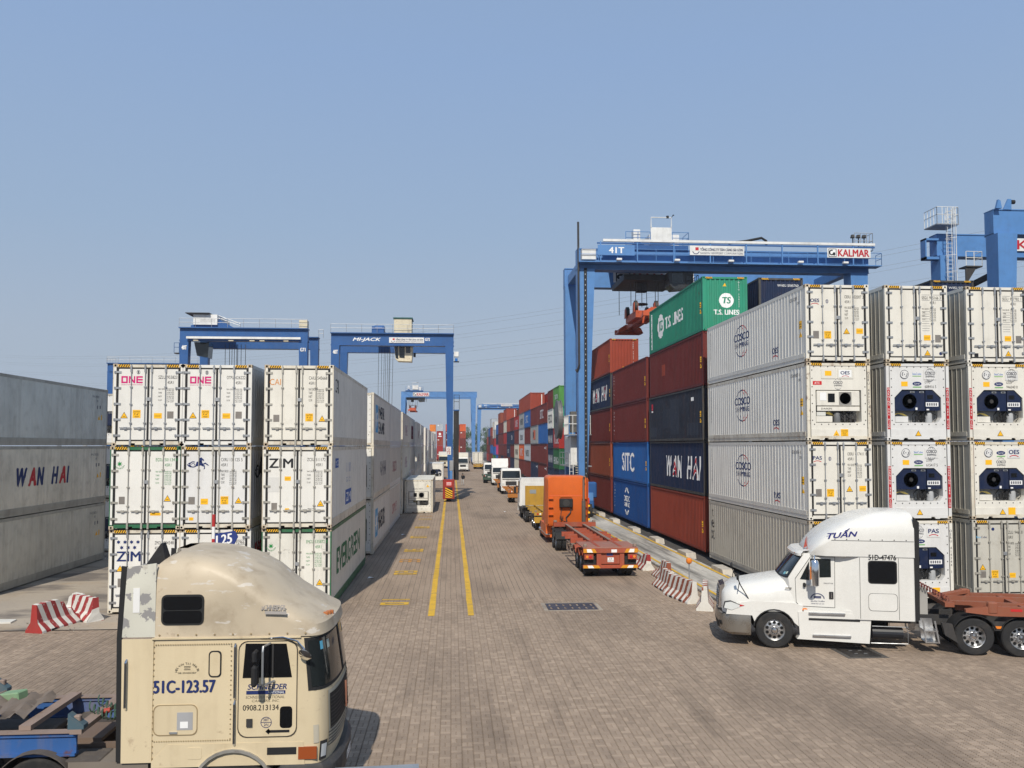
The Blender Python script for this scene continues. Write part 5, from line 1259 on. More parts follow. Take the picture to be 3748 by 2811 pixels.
    # chassis rails
    MB().box(-5.6, s*0.44-0.045, 0.78, -1.0, s*0.44+0.045, 1.06).build('chassis_rail', paint('rusty_frame', (0.17,0.12,0.09), 0.7, dirt=0.6, rust=0.2), ct)
# rivets along the seams (near side)
rv = MB()
for i in range(32):
    for z in (1.30, 2.78): rv.lathe([(0.0, -0.006), (0.010, -0.004), (0.012, 0.0)], (-1.2+i*0.037, -1.205, z), 'y', 6)
for i in range(20): rv.lathe([(0.0,-0.006),(0.010,-0.004),(0.012,0.0)], (-1.23, -1.205, 1.05+i*0.09), 'y', 6); rv.lathe([(0.0,-0.006),(0.010,-0.004),(0.012,0.0)], (-0.05, -1.205, 1.32+i*0.075), 'y', 6)
for i in range(9): rv.lathe([(0.0,-0.008),(0.014,-0.006),(0.016,0.0)], (-1.15+i*0.28, -1.212, 2.93), 'y', 6)
rv = rv.build('rivets', paint('rivet_brown', (0.32,0.24,0.13), 0.5), ct); rv['kind'] = 'stuff'
# roof lamps, scars and the old blanked lamp
for i, (x, y, z) in enumerate(((1.30, -0.55, 3.10), (1.33, -0.45, 3.10), (1.36, -0.35, 3.09), (1.06, -1.0, 3.07))): MB().cbox(x-0.03, y-0.03, z-0.035, x+0.05, y+0.03, z+0.035, 0.01).build('roof_marker_lamp', plain('roof_amber', (0.40,0.14,0.05), 0.3), ct)
MB().lathe([(0.0,0.05),(0.7,0.04),(1.0,0.0)], (0,0,0), 'z', 20).move(Matrix.Translation((0.80, -1.12, 3.06)) @ Matrix.Rotation(R(62), 4, 'X') @ Matrix.Diagonal((0.20, 0.10, 1.0, 1.0))).build('blanked_roof_lamp', paint('rusty_lamp', (0.22,0.09,0.045), 0.7, dirt=0.4), ct, smooth=50)
NB = ink((34, 48, 100))
def cs(s, mat, x, z, h, w, **kw): return strip_decal(s, mat, ct, x, z, h, w, 1.2, -1, **kw)
cs('51C-123.57', NB, -1.22, 2.04, 0.19, 0.93, bold=0.025)
cs('SCHNEIDER', NB, 0.21, 2.065, 0.085, 0.60, bold=0.022, shear=0.2); Ink().rect(0, 0, 0.60, 0.055).place('name_bar', NB, ct, lambda a, b, q: (0.19+a, -(1.208+q), 1.995+b), lift=0.004); strip_decal('NATIONAL', WHT, ct, 0.53, 2.003, 0.04, 0.25, 1.215, -1)
cs('SCHNEIDER NATIONAL', BLK, 0.18, 1.925, 0.045, 0.60, shear=0.2); cs('CARRIERS, INC.', BLK, 0.28, 1.865, 0.045, 0.42, shear=0.2); cs('0908.213134', BLK, 0.14, 1.745, 0.085, 0.55, bold=0.01)
k = Ink().arc(0, 0, 0.085, 0.085, 0, 360, 0.009, 24).rect(-0.08, -0.004, 0.08, 0.004).text('38T', 0, 0.02, 0.04, align='c').text('2N', 0, -0.055, 0.04, align='c'); k.place('load_roundel', NB, ct, lambda a, b, q: (0.50+a, -(1.207+q), 1.56+b))
Ink().rect(0.03, -0.02, 0.37, 0.02).poly([(0.0, 0.0), (0.05, 0.045), (0.08, 0.0), (0.05, -0.045)]).place('arrow_mark', BLK, ct, lambda a, b, q: (0.49+a, -(1.207+q), 1.42+b))
k = Ink()
for i, ch in enumerate('HTX VẬN TẢI NHÀ BÈ'):
    A = 175-170*i/17
    if ch != ' ': k.text(ch, 0.15*math.cos(R(A)), 0.11*math.sin(R(A)), 0.035, align='c', rot=R(A-90))
k.text('08.39400387', 0, -0.03, 0.025, 0.28, align='c').text('TRANSPORT', 0, 0.05, 0.022, 0.10, align='c').rect(-0.05, 0.03, 0.05, 0.038).rect(-0.05, 0.08, 0.05, 0.086); k.place('company_stamp', ink((92, 84, 70)), ct, lambda a, b, q: (-0.72+a, -(1.2+q), 2.36+b))
Ink().text('SCHNEIDER', 0, 0, 0.10, 0.46, bold=0.022, shear=0.2).rect(0.08, -0.08, 0.5, -0.02).place('faded_lettering', ink((128, 122, 118)), ct, lambda a, b, q: (0.40+a*0.80, -(1.16+q)+b*0.36-a*0.02, 3.30+b*0.75-a*0.02), lift=0.055)
wheel(ct, 0, -1.04, -1, style='steer', rimmat=paint('old_rim', (0.30,0.24,0.20), 0.6, dirt=0.5, rust=0.15)); wheel(ct, 0, 1.04, 1, style='steer', rimmat=_mats['old_rim'])
for x in (-3.02, -4.34): axle_set(ct, x, _mats['old_rim'])
DUST = paint('dusty_rubber', (0.10,0.085,0.075), 0.85, dirt=0.6, dcol=(0.20,0.165,0.13))
for s in (-1, 1):
    for x in (-3.02, -4.34): fender(ct, x, s*0.46, s*1.15, 0.62, DUST, 20, 160, th=0.012)
    MB().box(-2.5, s*0.86-0.30, 0.60, -1.3, s*0.86+0.30, 1.0).build('fuel_tank', paint('tank_grime', (0.20,0.17,0.14), 0.6, dirt=0.6), ct)
    MB().prism([(-2.55, 1.02), (-2.05, 1.02), (-1.75, 0.70), (-1.85, 0.62)], 'y', s*0.6, s*1.15).build('battery_step', DUST, ct)
MB().cbox(-4.4, -0.45, 1.06, -3.2, 0.45, 1.20, 0.03).build('fifth_wheel', paint('greasy_plate', (0.10,0.085,0.07), 0.6, dirt=0.6), ct)
MB().box(-2.95, -0.40, 1.06, -2.3, 0.40, 1.12).build('deck_plate', _mats['rusty_frame'], ct)
# snorkel on the roof edge
MB().loft([[(-1.28+dx*0.9*(1-k), -0.70+dy*(1-0.3*k), 3.97+0.36*k) for dx, dy in ((-0.26, -0.1), (0.10, -0.12), (0.12, 0.12), (-0.24, 0.1))] for k in (0, 0.5, 0.92)]).build('air_scoop', BLACK, ct)
# coiled air lines to the trailer
hz = MB()
for q, (y0, c) in enumerate(((-0.35, 0), (0.0, 1))):
    hz.tube([(-1.85-0.0095*i, y0+0.07*math.sin(i*0.9), 1.62-0.02*math.sin(math.pi*i/70)*8+0.07*math.cos(i*0.9)) for i in range(71)], 0.012, 5)
hz.build('air_line', plain('air_line_green', (0.05,0.10,0.07), 0.5), ct)

# blue skeletal trailer hitched behind it
BLUS = paint('trailer_blue', (0.032, 0.11, 0.32), 0.6, dirt=0.75, dcol=(0.20,0.155,0.125), rust=0.45)
BRWN = paint('trailer_brown_top', (0.27, 0.20, 0.165), 0.75, dirt=0.5, rust=0.15)
bt = thing('skeletal_trailer', 'rusty blue skeletal trailer coupled behind the cream truck at the left edge', 'trailer', (-9.2, 14.95, 0))
for s in (-1, 1):
    MB().box(-5.5, s*0.95-0.05, 1.34, 3.36, s*0.95+0.05, 1.40).box(-5.5, s*0.95-0.02, 1.08, 3.36, s*0.95+0.02, 1.34).box(-5.5, s*0.95-0.08, 1.05, 3.36, s*0.95+0.08, 1.085).build('side_beam', BLUS, bt)
    MB().box(-5.5, s*0.95-0.085, 1.402, 3.40, s*0.95+0.085, 1.42).build('beam_cap', BRWN, bt)
for x in (3.42, 2.55, 1.2, -0.2, -1.6, -3.0): MB().box(x-0.09, -1.16 if x in (3.42, 1.2) else -0.92, 1.425, x+0.09, 1.16 if x in (3.42, 1.2) else 0.92, 1.50).build('cross_member', BRWN, bt)
for s in (-1, 1):
    for x in (3.42, 1.2): 
        MB().prism([(x-0.12, 1.50), (x+0.12, 1.50), (x+0.12, 1.56), (x-0.12, 1.74)], 'y', s*1.0, s*1.16).build('corner_bracket', paint('bracket_teal', (0.07,0.12,0.15), 0.7, dirt=0.6, rust=0.3), bt); MB().cbox(x-0.05, s*1.08-0.05, 1.56, x+0.05, s*1.08+0.05, 1.70, 0.015).build('twist_lock', BRWN, bt)
tv = MB(); r = random.Random(4); nx, ny = 14, 8
tv.add([(1.45+1.0*i/nx, -0.75+1.3*j/ny, 1.50+0.12*abs(math.sin(i*0.9+j*0.5))+r.uniform(0, 0.05)) for i in range(nx+1) for j in range(ny+1)], [(i*(ny+1)+j, i*(ny+1)+j+1, (i+1)*(ny+1)+j+1, (i+1)*(ny+1)+j) for i in range(nx) for j in range(ny)])
tag(tv.build('folded_tarpaulin', paint('tarpaulin_brown', (0.20,0.16,0.13), 0.85, dirt=0.4), None, smooth=50), 'dusty brown tarpaulin lying crumpled on the blue trailer', 'tarpaulin').location = (-9.2, 14.95, 0)
tb = MB().cbox(0, 0, 0, 0.38, 0.26, 0.16, 0.02).build('green_box', paint('box_green', (0.20,0.33,0.19), 0.7, dirt=0.4)); tag(tb, 'small faded green box lying on the blue trailer frame', 'box'); tb.location = (-7.65, 15.2, 1.50); tb.rotation_euler = (0, R(-8), R(-12))
MB().box(-5.5, -0.5, 0.80, -4.6, 0.5, 1.05).build('sub_frame', BRWN, bt)
for x in (-3.2, -4.5): axle_set(bt, x, _mats['old_rim'])
for s in (-1, 1): MB().box(-0.2, s*0.7-0.06, 0.25, 0.0, s*0.7+0.06, 1.05).build('landing_leg', DARK, bt)
gl = MB()
for y, c in ((-0.32, 0), (0.3, 1)): gl.cyl((3.50, y, 1.52), (3.62, y, 1.54), 0.04, n=8)
gl.build('air_coupling', plain('coupling_red', (0.35,0.05,0.03), 0.5), bt)
# ---------------------------------------------------------------- white bonneted truck on the right
WTR = paint('truck_white', (0.70, 0.69, 0.655), 0.25, dirt=0.10, dcol=(0.35,0.31,0.26), var=0.02, spec=0.5)
wt = thing('bonnet_truck', 'white long-nosed truck with high sleeper roof in front of the right stacks', 'truck', (9.66, 25.5, 0), R(165.6))
CB = [(0.92, -0.42, -0.60, 1.04), (1.25, -0.40, -0.60, 1.06), (2.02, -0.22, -0.58, 1.06), (2.40, -0.50, -0.78, 1.04), (2.74, -0.78, -0.98, 1.00)]
def cabring(z, xf, xs, h, xr=-3.82): return ring(z, xf, xs, h, xr, -1.85, -2.35, 1.22, p=0.6)
m = MB(); m.loft([cabring(*c) for c in CB]); cab = m.build('cab_body', WTR, wt, smooth=30)
RF = [(2.70, -0.92, -1.10, 1.05), (2.80, -0.95, -1.15, 1.12), (2.95, -1.05, -1.3, 1.20), (3.10, -1.14, -1.5, 1.225), (3.30, -1.34, -1.75, 1.225), (3.50, -1.60, -2.05, 1.20), (3.68, -1.92, -2.35, 1.14), (3.82, -2.25, -2.65, 1.05), (3.92, -2.6, -2.95, 0.92), (3.98, -3.0, -3.2, 0.70), (4.0, -3.25, -3.4, 0.4)]
m = MB(); m.loft([ring(z, xf, xs, h, -3.84 if z < 3.9 else -3.84+(z-3.9)*0.6, xs-0.05, xs-0.35, max(h, 1.225 if z < 3.55 else h), p=0.8) for z, xf, xs, h in RF]); m.build('roof_fairing', WTR, wt, smooth=40)
MB().add(*nose_patch(CB, 2.02, 2.68, -72, 72, 0.006, 0.6, 5, 17)).build('windscreen_rubber', BLACK, wt)
MB().add(*nose_patch(CB, 2.06, 2.64, -66, 66, 0.014, 0.6, 5, 17)).build('windscreen', GLASS, wt, smooth=60)
for a, b, z, c in ((38, 48, 2.10, (120, 180, 190)), (50, 58, 2.12, (190, 205, 190))): MB().add(*nose_patch(CB, z, z+0.07, a, b, 0.018, 0.6, 2, 4)).build('screen_sticker', ink(c), wt)
# sun visor
vz = [(2.66, -0.62, -0.95, 1.04), (2.76, -0.60, -0.98, 1.03), (2.80, -0.70, -1.0, 1.0)]
vs, fs = nose_patch(vz, 2.66, 2.80, -74, 74, 0.02, 0.6, 3, 15); v2 = MB().add(vs, fs); n_ = len(vs)
v2.add([(x-0.25, y*0.97, z+0.03) for x, y, z in vs[-15:]] + [vs[i] for i in range(n_-15, n_)], [(i, i+1, 16+i, 15+i) for i in range(14)])
v2.build('sun_visor', WTR, wt, smooth=40)
for a in (-40, -8, 2, 12, 40): MB().add(*nose_patch(vz, 2.71, 2.75, a, a+4, 0.035, 0.6, 2, 3)).build('marker_lamp', AMBER, wt)
# bonnet: arched sections along x
def arch_ring(x, zt, hw, zb, n=15, px=0.42, pz=0.62):
    P = []
    for i in range(n):
        a = math.pi*i/(n-1); c, s = math.cos(a), math.sin(a); P.append((x, hw*math.copysign(abs(c)**px, c), zb+(zt-zb)*s**pz))
    return P
HS = [(-0.62, 2.06, 1.06, 1.0), (-0.40, 2.05, 1.08, 1.02), (0.0, 1.985, 1.13, 1.06), (0.45, 1.90, 1.14, 1.04), (0.85, 1.82, 1.12, 0.98), (1.15, 1.74, 1.06, 0.94), (1.34, 1.64, 0.95, 0.94), (1.44, 1.50, 0.80, 0.95)]
m = MB(); m.loft([arch_ring(*h) for h in HS]); m.build('bonnet', WTR, wt, smooth=40)
for s in (-1, 1):
    # wheel arch flare
    arch = [(0.60*math.cos(R(a)), 0.52+0.60*math.sin(R(a))) for a in range(22, 165, 9)]
    MB().prism([(-0.72, 0.62), (-0.80, 1.25), (-0.5, 1.32), (0.6, 1.34), (1.30, 1.22), (1.36, 0.94), (0.62, 0.92)] + arch, 'y', s*0.92, s*1.135).build('front_wing', WTR, wt)
    fender(wt, 0, s*0.88, s*1.15, 0.575, BLACK, 8, 172, th=0.03, name='wheel_arch_lining')
    MB().prism([(0.90, 1.18), (1.22, 1.30), (1.38, 1.27), (1.42, 1.12), (1.20, 1.06)], 'y', s*1.0, s*1.145).build('headlamp', plain('headlamp_clear', (0.62,0.64,0.63), 0.1, spec=0.8), wt)
    MB().prism([(0.86, 1.19), (0.90, 1.18), (1.20, 1.05), (1.44, 1.11), (1.40, 1.285), (1.22, 1.315)], 'y', s*0.99, s*1.139).build('headlamp_bezel', DARK, wt)
    MB().prism([(0.84, 1.20), (0.98, 1.165), (0.96, 1.23)], 'y', s*1.0, s*1.15).build('indicator', REDL, wt)
    # doors
    dp = [(-0.62, 1.32), (-0.72, 1.22), (-1.70, 1.20), (-1.72, 2.66), (-1.04, 2.66), (-0.60, 2.02)]
    d = side_plate(dp, 1.055, s, 0.008).build('door', WTR, wt)
    outline(dp, 1.063, s, 0.014, 0.003).build('door_seam', plain('seam_grey', (0.10,0.10,0.10), 0.8), d)
    side_plate([(-0.74, 2.0), (-1.00, 1.98), (-1.00, 2.52)], 1.06, s, 0.012).build('quarter_window', GLASS, d)
    side_plate([(-1.03, 2.05), (-1.60, 2.08), (-1.60, 2.60), (-1.03, 2.60)], 1.06, s, 0.012).build('door_window', GLASS, d)
    MB().cbox(-1.66, s*1.075-0.012, 1.45, -1.54, s*1.075+0.012, 1.66, 0.01).build('door_handle', BLACK, d); MB().box(-1.615, s*1.09-0.006, 1.48, -1.585, s*1.09+0.006, 1.63).build('handle_pull', CHROME, d)
    MB().tube([(-1.10, s*1.07, 2.70), (-1.10, s*1.40, 2.72), (-1.10, s*1.42, 2.62), (-1.10, s*1.42, 1.92), (-1.08, s*1.38, 1.86), (-0.98, s*1.07, 1.84)], 0.02).build('mirror_arm', CHROME, wt)
    mm_ = MB().lathe([(0.05, -0.40), (0.11, -0.36), (0.12, 0.0), (0.12, 0.30), (0.08, 0.36)], (-1.10, s*1.46, 2.25), 'z', 16).build('mirror', CHROME, wt, smooth=40)
    MB().box(-1.02, s*1.46-0.03, 2.06, -0.96, s*1.46+0.03, 2.42).build('mirror_lamp', plain('mirror_amber', (0.5,0.16,0.04), 0.4), mm_)
    MB().cbox(-0.90, s*1.10-0.05, 1.78, -0.82, s*1.10+0.05, 1.90, 0.02).build('mirror_bracket', BLACK, wt)
    # bonnet mirrors
    MB().tube([(0.72, s*1.10, 1.40), (0.95, s*1.20, 1.80), (1.02, s*1.22, 1.98)], 0.016).tube([(1.02, s*1.10, 1.60), (0.98, s*1.18, 1.86)], 0.012).build('bonnet_mirror_arm', BLACK, wt)
    MB().lathe([(0.0, 0.05), (0.08, 0.04), (0.10, 0.0), (0.10, -0.02)], (1.02, s*1.23, 2.04), 'x', 16).build('bonnet_mirror', BLACK, wt, smooth=40)
    # side steps and fairing between the axles
    MB().prism([(-0.66, 1.08), (-0.70, 0.42), (-0.62, 0.30), (-2.60, 0.24), (-2.66, 1.02), (-1.7, 1.10)], 'y', s*0.86, s*1.17).build('side_fairing', WTR, wt)
    MB().box(-2.62, s*1.14-0.02, 0.92, -0.82, s*1.14+0.02, 1.14).build('fairing_lip', WTR, wt)
    for z, x0, x1 in ((1.05, -1.95, -0.95), (0.42, -2.1, -1.05)): MB().cbox(x0, s*1.15-0.08, z-0.03, x1, s*1.15+0.08, z+0.03, 0.01).build('step', ALU, wt)
    MB().box(-2.35, s*1.175-0.008, 0.85, -0.95, s*1.175+0.008, 0.91).build('dark_slot', BLACK, wt)
    MB().lathe([(0.0, 0.02), (0.075, 0.015), (0.08, 0.0)], (0,0,0), 'z', 14).move(Matrix.Translation((-0.86, s*1.075, 1.13)) @ Matrix.Rotation(R(-90*s), 4, 'X') @ Matrix.Diagonal((1.0, 0.55, 1, 1))).build('side_marker_lamp', AMBER, wt)
    # sleeper
    side_plate(rrect(-3.36, 1.95, -2.58, 2.60, 0.09), 1.218, s, 0.012).build('sleeper_window_rubber', BLACK, wt); side_plate(rrect(-3.33, 1.98, -2.61, 2.57, 0.07), 1.225, s, 0.012).build('sleeper_window', BLACKGLASS, wt)
    lp = rrect(-3.36, 1.18, -2.58, 1.68, 0.10); lo = side_plate(lp, 1.218, s, 0.006).build('locker_door', WTR, wt); outline(lp, 1.224, s, 0.010, 0.003).build('locker_seam', _mats['seam_grey'], lo)
    for x in (-2.36, -3.40): MB().box(x-0.006, s*1.222-0.004, 0.95, x+0.006, s*1.222+0.004, 2.68).build('panel_seam', _mats['seam_grey'], wt)
    MB().box(-3.82, s*1.228-0.004, 2.695, -2.0, s*1.228+0.004, 2.705).build('panel_seam', _mats['seam_grey'], wt); MB().box(-3.82, s*1.229-0.004, 3.15, -1.6, s*1.229+0.004, 3.162).build('panel_seam', _mats['seam_grey'], wt)
    rvv = MB()
    for i in range(7): rvv.lathe([(0.0,-0.008),(0.015,-0.006),(0.017,0.0)], (-1.7-0.32*i, s*1.232, 3.19), 'y', 6)
    rvv = rvv.build('rivets', DARK, wt); rvv['kind'] = 'stuff'
    MB().prism([(-3.80, 0.92), (-3.95, 0.95), (-3.98, 3.70), (-3.82, 3.86)], 'y', s*1.14, s*1.19).build('rubber_edge', BLACK, wt)
    MB().box(-7.6, s*0.44-0.045, 0.72, -0.3, s*0.44+0.045, 1.0).build('chassis_rail', DARK, wt)
    # battery box, air tank and catwalk steps
    MB().cyl((-2.72, s*0.86, 0.50), (-3.55, s*0.86, 0.50), 0.17, n=16).build('air_tank', plain('tank_black', (0.015,0.016,0.02), 0.35), wt)
    MB().tube([(-2.70, s*1.05, 0.72), (-3.60, s*1.05, 0.72), (-3.66, s*1.05, 0.60), (-3.66, s*1.05, 0.25), (-2.66, s*1.05, 0.24)], 0.014).build('guard_rail', STEEL, wt)
    MB().prism([(-4.05, 0.92), (-4.12, 0.30), (-4.50, 0.30), (-4.40, 0.92)], 'y', s*0.62, s*0.66).box(-4.46, s*0.85-0.2, 0.62, -4.10, s*0.85+0.2, 0.65).box(-4.5, s*0.85-0.2, 0.30, -4.12, s*0.85+0.2, 0.33).prism([(-4.05, 0.92), (-4.12, 0.30), (-4.16, 0.30), (-4.09, 0.92)], 'y', s*1.03, s*1.06).prism([(-4.36, 0.92), (-4.46, 0.30), (-4.5, 0.30), (-4.40, 0.92)], 'y', s*1.03, s*1.06).build('catwalk_steps', ALU, wt)
    for x in (-5.40, -6.62):
        fender(wt, x, s*0.46, s*1.14, 0.60, BLACK, 25, 155, th=0.02)
    MB().prism([(-4.55, 0.88), (-4.82, 0.86), (-4.95, 0.35), (-4.62, 0.55)], 'y', s*0.95, s*1.12).build('mud_plate', DARK, wt)
    MB().prism([(-5.80, 0.98), (-6.22, 0.98), (-6.08, 0.72), (-5.92, 0.72)], 'y', s*1.08, s*1.10).build('lamp_bracket', DARK, wt); MB().box(-6.09, s*1.11-0.012, 0.78, -5.93, s*1.11+0.012, 0.85).build('side_lamp', AMBER, wt)
# grille and bumper
MB().prism([(1.32, 0.98), (1.54, 1.00), (1.50, 1.66), (1.36, 1.72)], 'y', -0.46, 0.46).build('grille_surround', CHROME, wt)
g = MB().prism([(1.40, 1.03), (1.555, 1.03), (1.52, 1.60), (1.40, 1.62)], 'y', -0.40, 0.40).build('grille', plain('grille_dark', (0.03,0.03,0.032), 0.5), wt)
for i in range(8): MB().beam((1.560-0.0045*i, -0.40, 1.07+0.066*i), (1.560-0.0045*i, 0.40, 1.07+0.066*i), 0.03, 0.022).build('grille_bar', STEEL, g)
BS = [(0.34, 1.44, 0.85, 1.10), (0.42, 1.56, 0.90, 1.16), (0.74, 1.62, 0.92, 1.17), (0.92, 1.58, 0.90, 1.14)]
m = MB(); m.loft([ring(z, xf, xs, h, 0.66, p=0.5) for z, xf, xs, h in BS]); m.build('bumper', paint('bumper_bronze', (0.34,0.31,0.27), 0.28, metal=0.7, dirt=0.25), wt, smooth=35)
MB().add(*nose_patch(BS, 0.46, 0.66, -30, 30, 0.012, 0.5, 3, 7)).build('bumper_intake', BLACK, wt)
for s in (-1, 1): MB().add(*nose_patch(BS, 0.58, 0.70, s*36, s*48, 0.012, 0.5, 2, 4)).build('fog_lamp', BLACK, wt)
for s in (-1, 1): wheel(wt, 0, s*1.02, s, style='steer')
for x in (-5.40, -6.62): axle_set(wt, x)
MB().cbox(-6.6, -0.45, 1.0, -5.3, 0.45, 1.14, 0.03).build('fifth_wheel', DARK, wt)
MB().box(-4.35, -0.5, 1.0, -3.95, 0.5, 1.75).build('rear_box', paint('box_grey', (0.38,0.37,0.35), 0.5, dirt=0.4), wt)
MB().box(-3.845, -1.1, 0.95, -3.83, 1.1, 2.68).build('cab_back', BLACK, wt)
hz = MB()
for q in range(3): hz.tube([(-3.98-0.0105*i, 0.15+0.22*q+0.07*math.sin(i*0.9), 1.95-0.0055*i+0.07*math.cos(i*0.9)) for i in range(90)], 0.011, 5)
hz.build('air_line', plain('air_line_red', (0.20,0.06,0.05), 0.5), wt)
def ws(s, mat, x, z, h, w, y=1.218, **kw): return strip_decal(s, mat, wt, x, z, h, w, y, 1, **kw)
ws('51D-47476', BLK, -2.60, 2.63, 0.14, 0.74, y=1.232, bold=0.012)
Ink().text('TUẤN', 0, 0, 0.24, 0.82, bold=0.022, shear=0.3).place('lettering', ink((30, 34, 110)), wt, lambda a, b, q: (-1.50-a, 1.222+q-b*0.05, 3.20+b+a*0.10), lift=0.008)
k = Ink().arc(0, 0, 0.20, 0.17, 5, 175, 0.03, 14).rect(-0.10, 0.02, 0.10, 0.09).text('QUỐC TUẤN', 0, -0.08, 0.045, 0.38, bold=0.022, align='c').text('0908 82 24 24', 0, -0.15, 0.035, 0.36, align='c'); k.place('company_stamp', ink((80, 84, 110)), wt, lambda a, b, q: (-1.22-a, 1.064+q, 1.44+b))
ws('PROSTAR', GRYI, -1.40, 1.88, 0.035, 0.26, 1.064)
MB().box(-0.5, 1.085, 1.72, -0.32, 1.092, 1.75).build('badge', DARK, wt)
# pennant at the front of the roof
MB().cyl((-1.0, 0.75, 2.76), (-1.0, 0.75, 3.20), 0.010, n=6).prism([(-0.99, 2.92), (-0.90, 2.86), (-0.97, 3.18)], 'y', 0.745, 0.755).build('pennant', plain('pennant_red', (0.35,0.06,0.04), 0.7), wt)

# red-brown gooseneck trailer behind it
RBR = paint('trailer_redbrown', (0.27, 0.085, 0.045), 0.6, dirt=0.45, dcol=(0.22,0.13,0.09), rust=0.15)
rt = thing('gooseneck_trailer', 'red-brown gooseneck trailer coupled to the white truck at the right edge', 'trailer', (9.66, 25.5, 0), R(165.6))
for s in (-1, 1):
    MB().box(-16.5, s*0.50-0.06, 1.16, -5.1, s*0.50+0.06, 1.40).build('main_beam', RBR, rt)
    MB().prism([(-16.5, 1.20), (-16.5, 1.40), (-5.75, 1.40), (-5.15, 1.30), (-5.15, 1.22), (-5.9, 1.14)], 'y', s*1.05, s*1.20).build('side_beam', RBR, rt)
    MB().beam((-4.75, s*0.42, 1.36), (-5.9, s*1.1, 1.46), 0.22, 0.10).build('neck_arm', RBR, rt)
    MB().cbox(-5.98, s*1.1-0.12, 1.20, -5.72, s*1.1+0.12, 1.52, 0.03).build('corner_block', RBR, rt)
    MB().cbox(-4.86, s*0.42-0.05, 1.44, -4.76, s*0.42+0.05, 1.58, 0.02).build('twist_lock', RBR, rt)
    for i in range(4): Ink().rect(0, 0, 0.30, 0.07).place('reflector_tape', WHT if i % 2 else ink((190, 40, 40)), rt, (lambda a, b, q, i=i: (-6.3-0.4*i-a, s*(1.20+q), 1.28+b)))
MB().box(-4.95, -0.9, 1.30, -4.70, 0.9, 1.42).build('front_beam', RBR, rt)
for x in (-6.8, -8.2, -9.6): MB().box(x-0.08, -1.05, 1.22, x+0.08, 1.05, 1.36).build('cross_member', RBR, rt)

# ---------------------------------------------------------------- orange tractor and skeletal trailer, seen from behind
ORG = paint('truck_orange', (0.66, 0.135, 0.022), 0.4, dirt=0.22, dcol=(0.30,0.09,0.04), var=0.07)
ORD_ = paint('trailer_red_orange', (0.36, 0.072, 0.034), 0.6, dirt=0.55, dcol=(0.26,0.15,0.11), var=0.10, rust=0.1)
ot = thing('bonnet_truck', 'orange long-nosed tractor with exhaust stack, seen from behind on the lane', 'truck', (6.9, 55.2, 0), R(90))
# local: +x away from the camera, +y left in the picture; front axle at the origin
oc = MB(); 
def backring(x, zb, zt, hw, r=0.22):
    P = [(x, -hw, zb)]
    for i in range(6): a = R(180-90*i/5); P.append((x, -hw+r+r*math.cos(a), zt-r+r*math.sin(a)))
    for i in range(6): a = R(90-90*i/5); P.append((x, hw-r+r*math.cos(a), zt-r+r*math.sin(a)))
    return P + [(x, hw, zb)]
oc.loft([backring(-4.60, 1.30, 3.98, 1.14), backring(-4.5, 1.1, 4.04, 1.20), backring(-2.6, 1.1, 4.06, 1.20), backring(-1.9, 1.1, 3.7, 1.12, 0.3), backring(-1.0, 1.1, 2.9, 1.05, 0.3), backring(-0.6, 1.1, 2.1, 1.02, 0.3)]); oc.build('cab_body', ORG, ot, smooth=40)
MB().loft([arch_ring(-0.62, 2.0, 1.02, 0.9), arch_ring(0.6, 1.75, 1.0, 0.9), arch_ring(1.3, 1.5, 0.85, 0.9)]).build('bonnet', ORG, ot, smooth=40)
MB().box(-4.612, -1.10, 2.88, -4.600, 1.12, 2.895).build('panel_seam', ink((230, 120, 90)), ot)
ac = MB().cbox(-4.86, -0.30, 2.20, -4.60, 0.50, 2.72, 0.04).build('air_conditioner', BLACK, ot); MB().lathe([(0.0, -0.03), (0.03, -0.03), (0.035, -0.008), (0.20, -0.008), (0.21, 0.0)], (-4.865, 0.10, 2.46), 'x', 20).build('fan_cover', DARK, ac)
MB().tube([(-4.7, -0.25, 2.76), (-4.7, -0.25, 2.86), (-4.7, 0.45, 2.86), (-4.7, 0.45, 2.76)], 0.02).build('rack', ORG, ot)
for s in (-1, 1):
    MB().prism([(-4.62, 1.25), (-4.90, 1.25), (-4.92, 3.85), (-4.62, 3.95)], 'y', s*1.17, s*1.205).build('side_extender', ORG, ot)
    for z in (1.75, 2.20, 2.70): MB().box(-4.75, s*1.0-0.14, z, -4.62, s*1.0+0.14, z+0.03).build('bracket', ORG, ot)
    MB().box(-3.9, s*1.02-0.2, 0.35, -0.8, s*1.02+0.2, 1.12).build('side_fairing', ORG, ot); MB().box(-4.1, s*1.12-0.12, 0.52, -0.9, s*1.12+0.12, 0.58).build('running_board', ALU, ot)
    MB().box(-8.3, s*0.43-0.045, 0.75, -0.5, s*0.43+0.045, 1.02).build('chassis_rail', DARK, ot)
    for x in (-6.15, -7.45): fender(ot, x, s*0.5, s*1.14, 0.60, BLACK, 55, 165, th=0.02)
    wheel(ot, 0, s*1.02, s, style='steer')
for x in (-6.15, -7.45): axle_set(ot, x)
ex = MB().cyl((-4.95, -0.92, 1.20), (-4.95, -0.92, 2.60), 0.125, n=16).build('silencer', paint('silencer_grime', (0.10,0.085,0.075), 0.6, dirt=0.6), ot, smooth=40)
MB().tube([(-4.95, -0.92, 2.60), (-4.95, -0.92, 3.80), (-4.98, -0.93, 3.95), (-5.08, -0.95, 4.05)], 0.07, 12).build('exhaust_pipe', paint('pipe_brown', (0.23,0.17,0.14), 0.6, metal=0.4, dirt=0.5), ex, smooth=40)
for q, (ya, yb) in enumerate(((0.35, 0.42), (-0.22, 0.10))): MB().tube([(-4.66, ya, 2.2), (-4.68, ya+0.05, 1.9), (-4.68, yb, 1.6), (-4.72, yb-0.05, 1.35)], 0.035 if q else 0.02, 8).build('hose', DARK, ot)
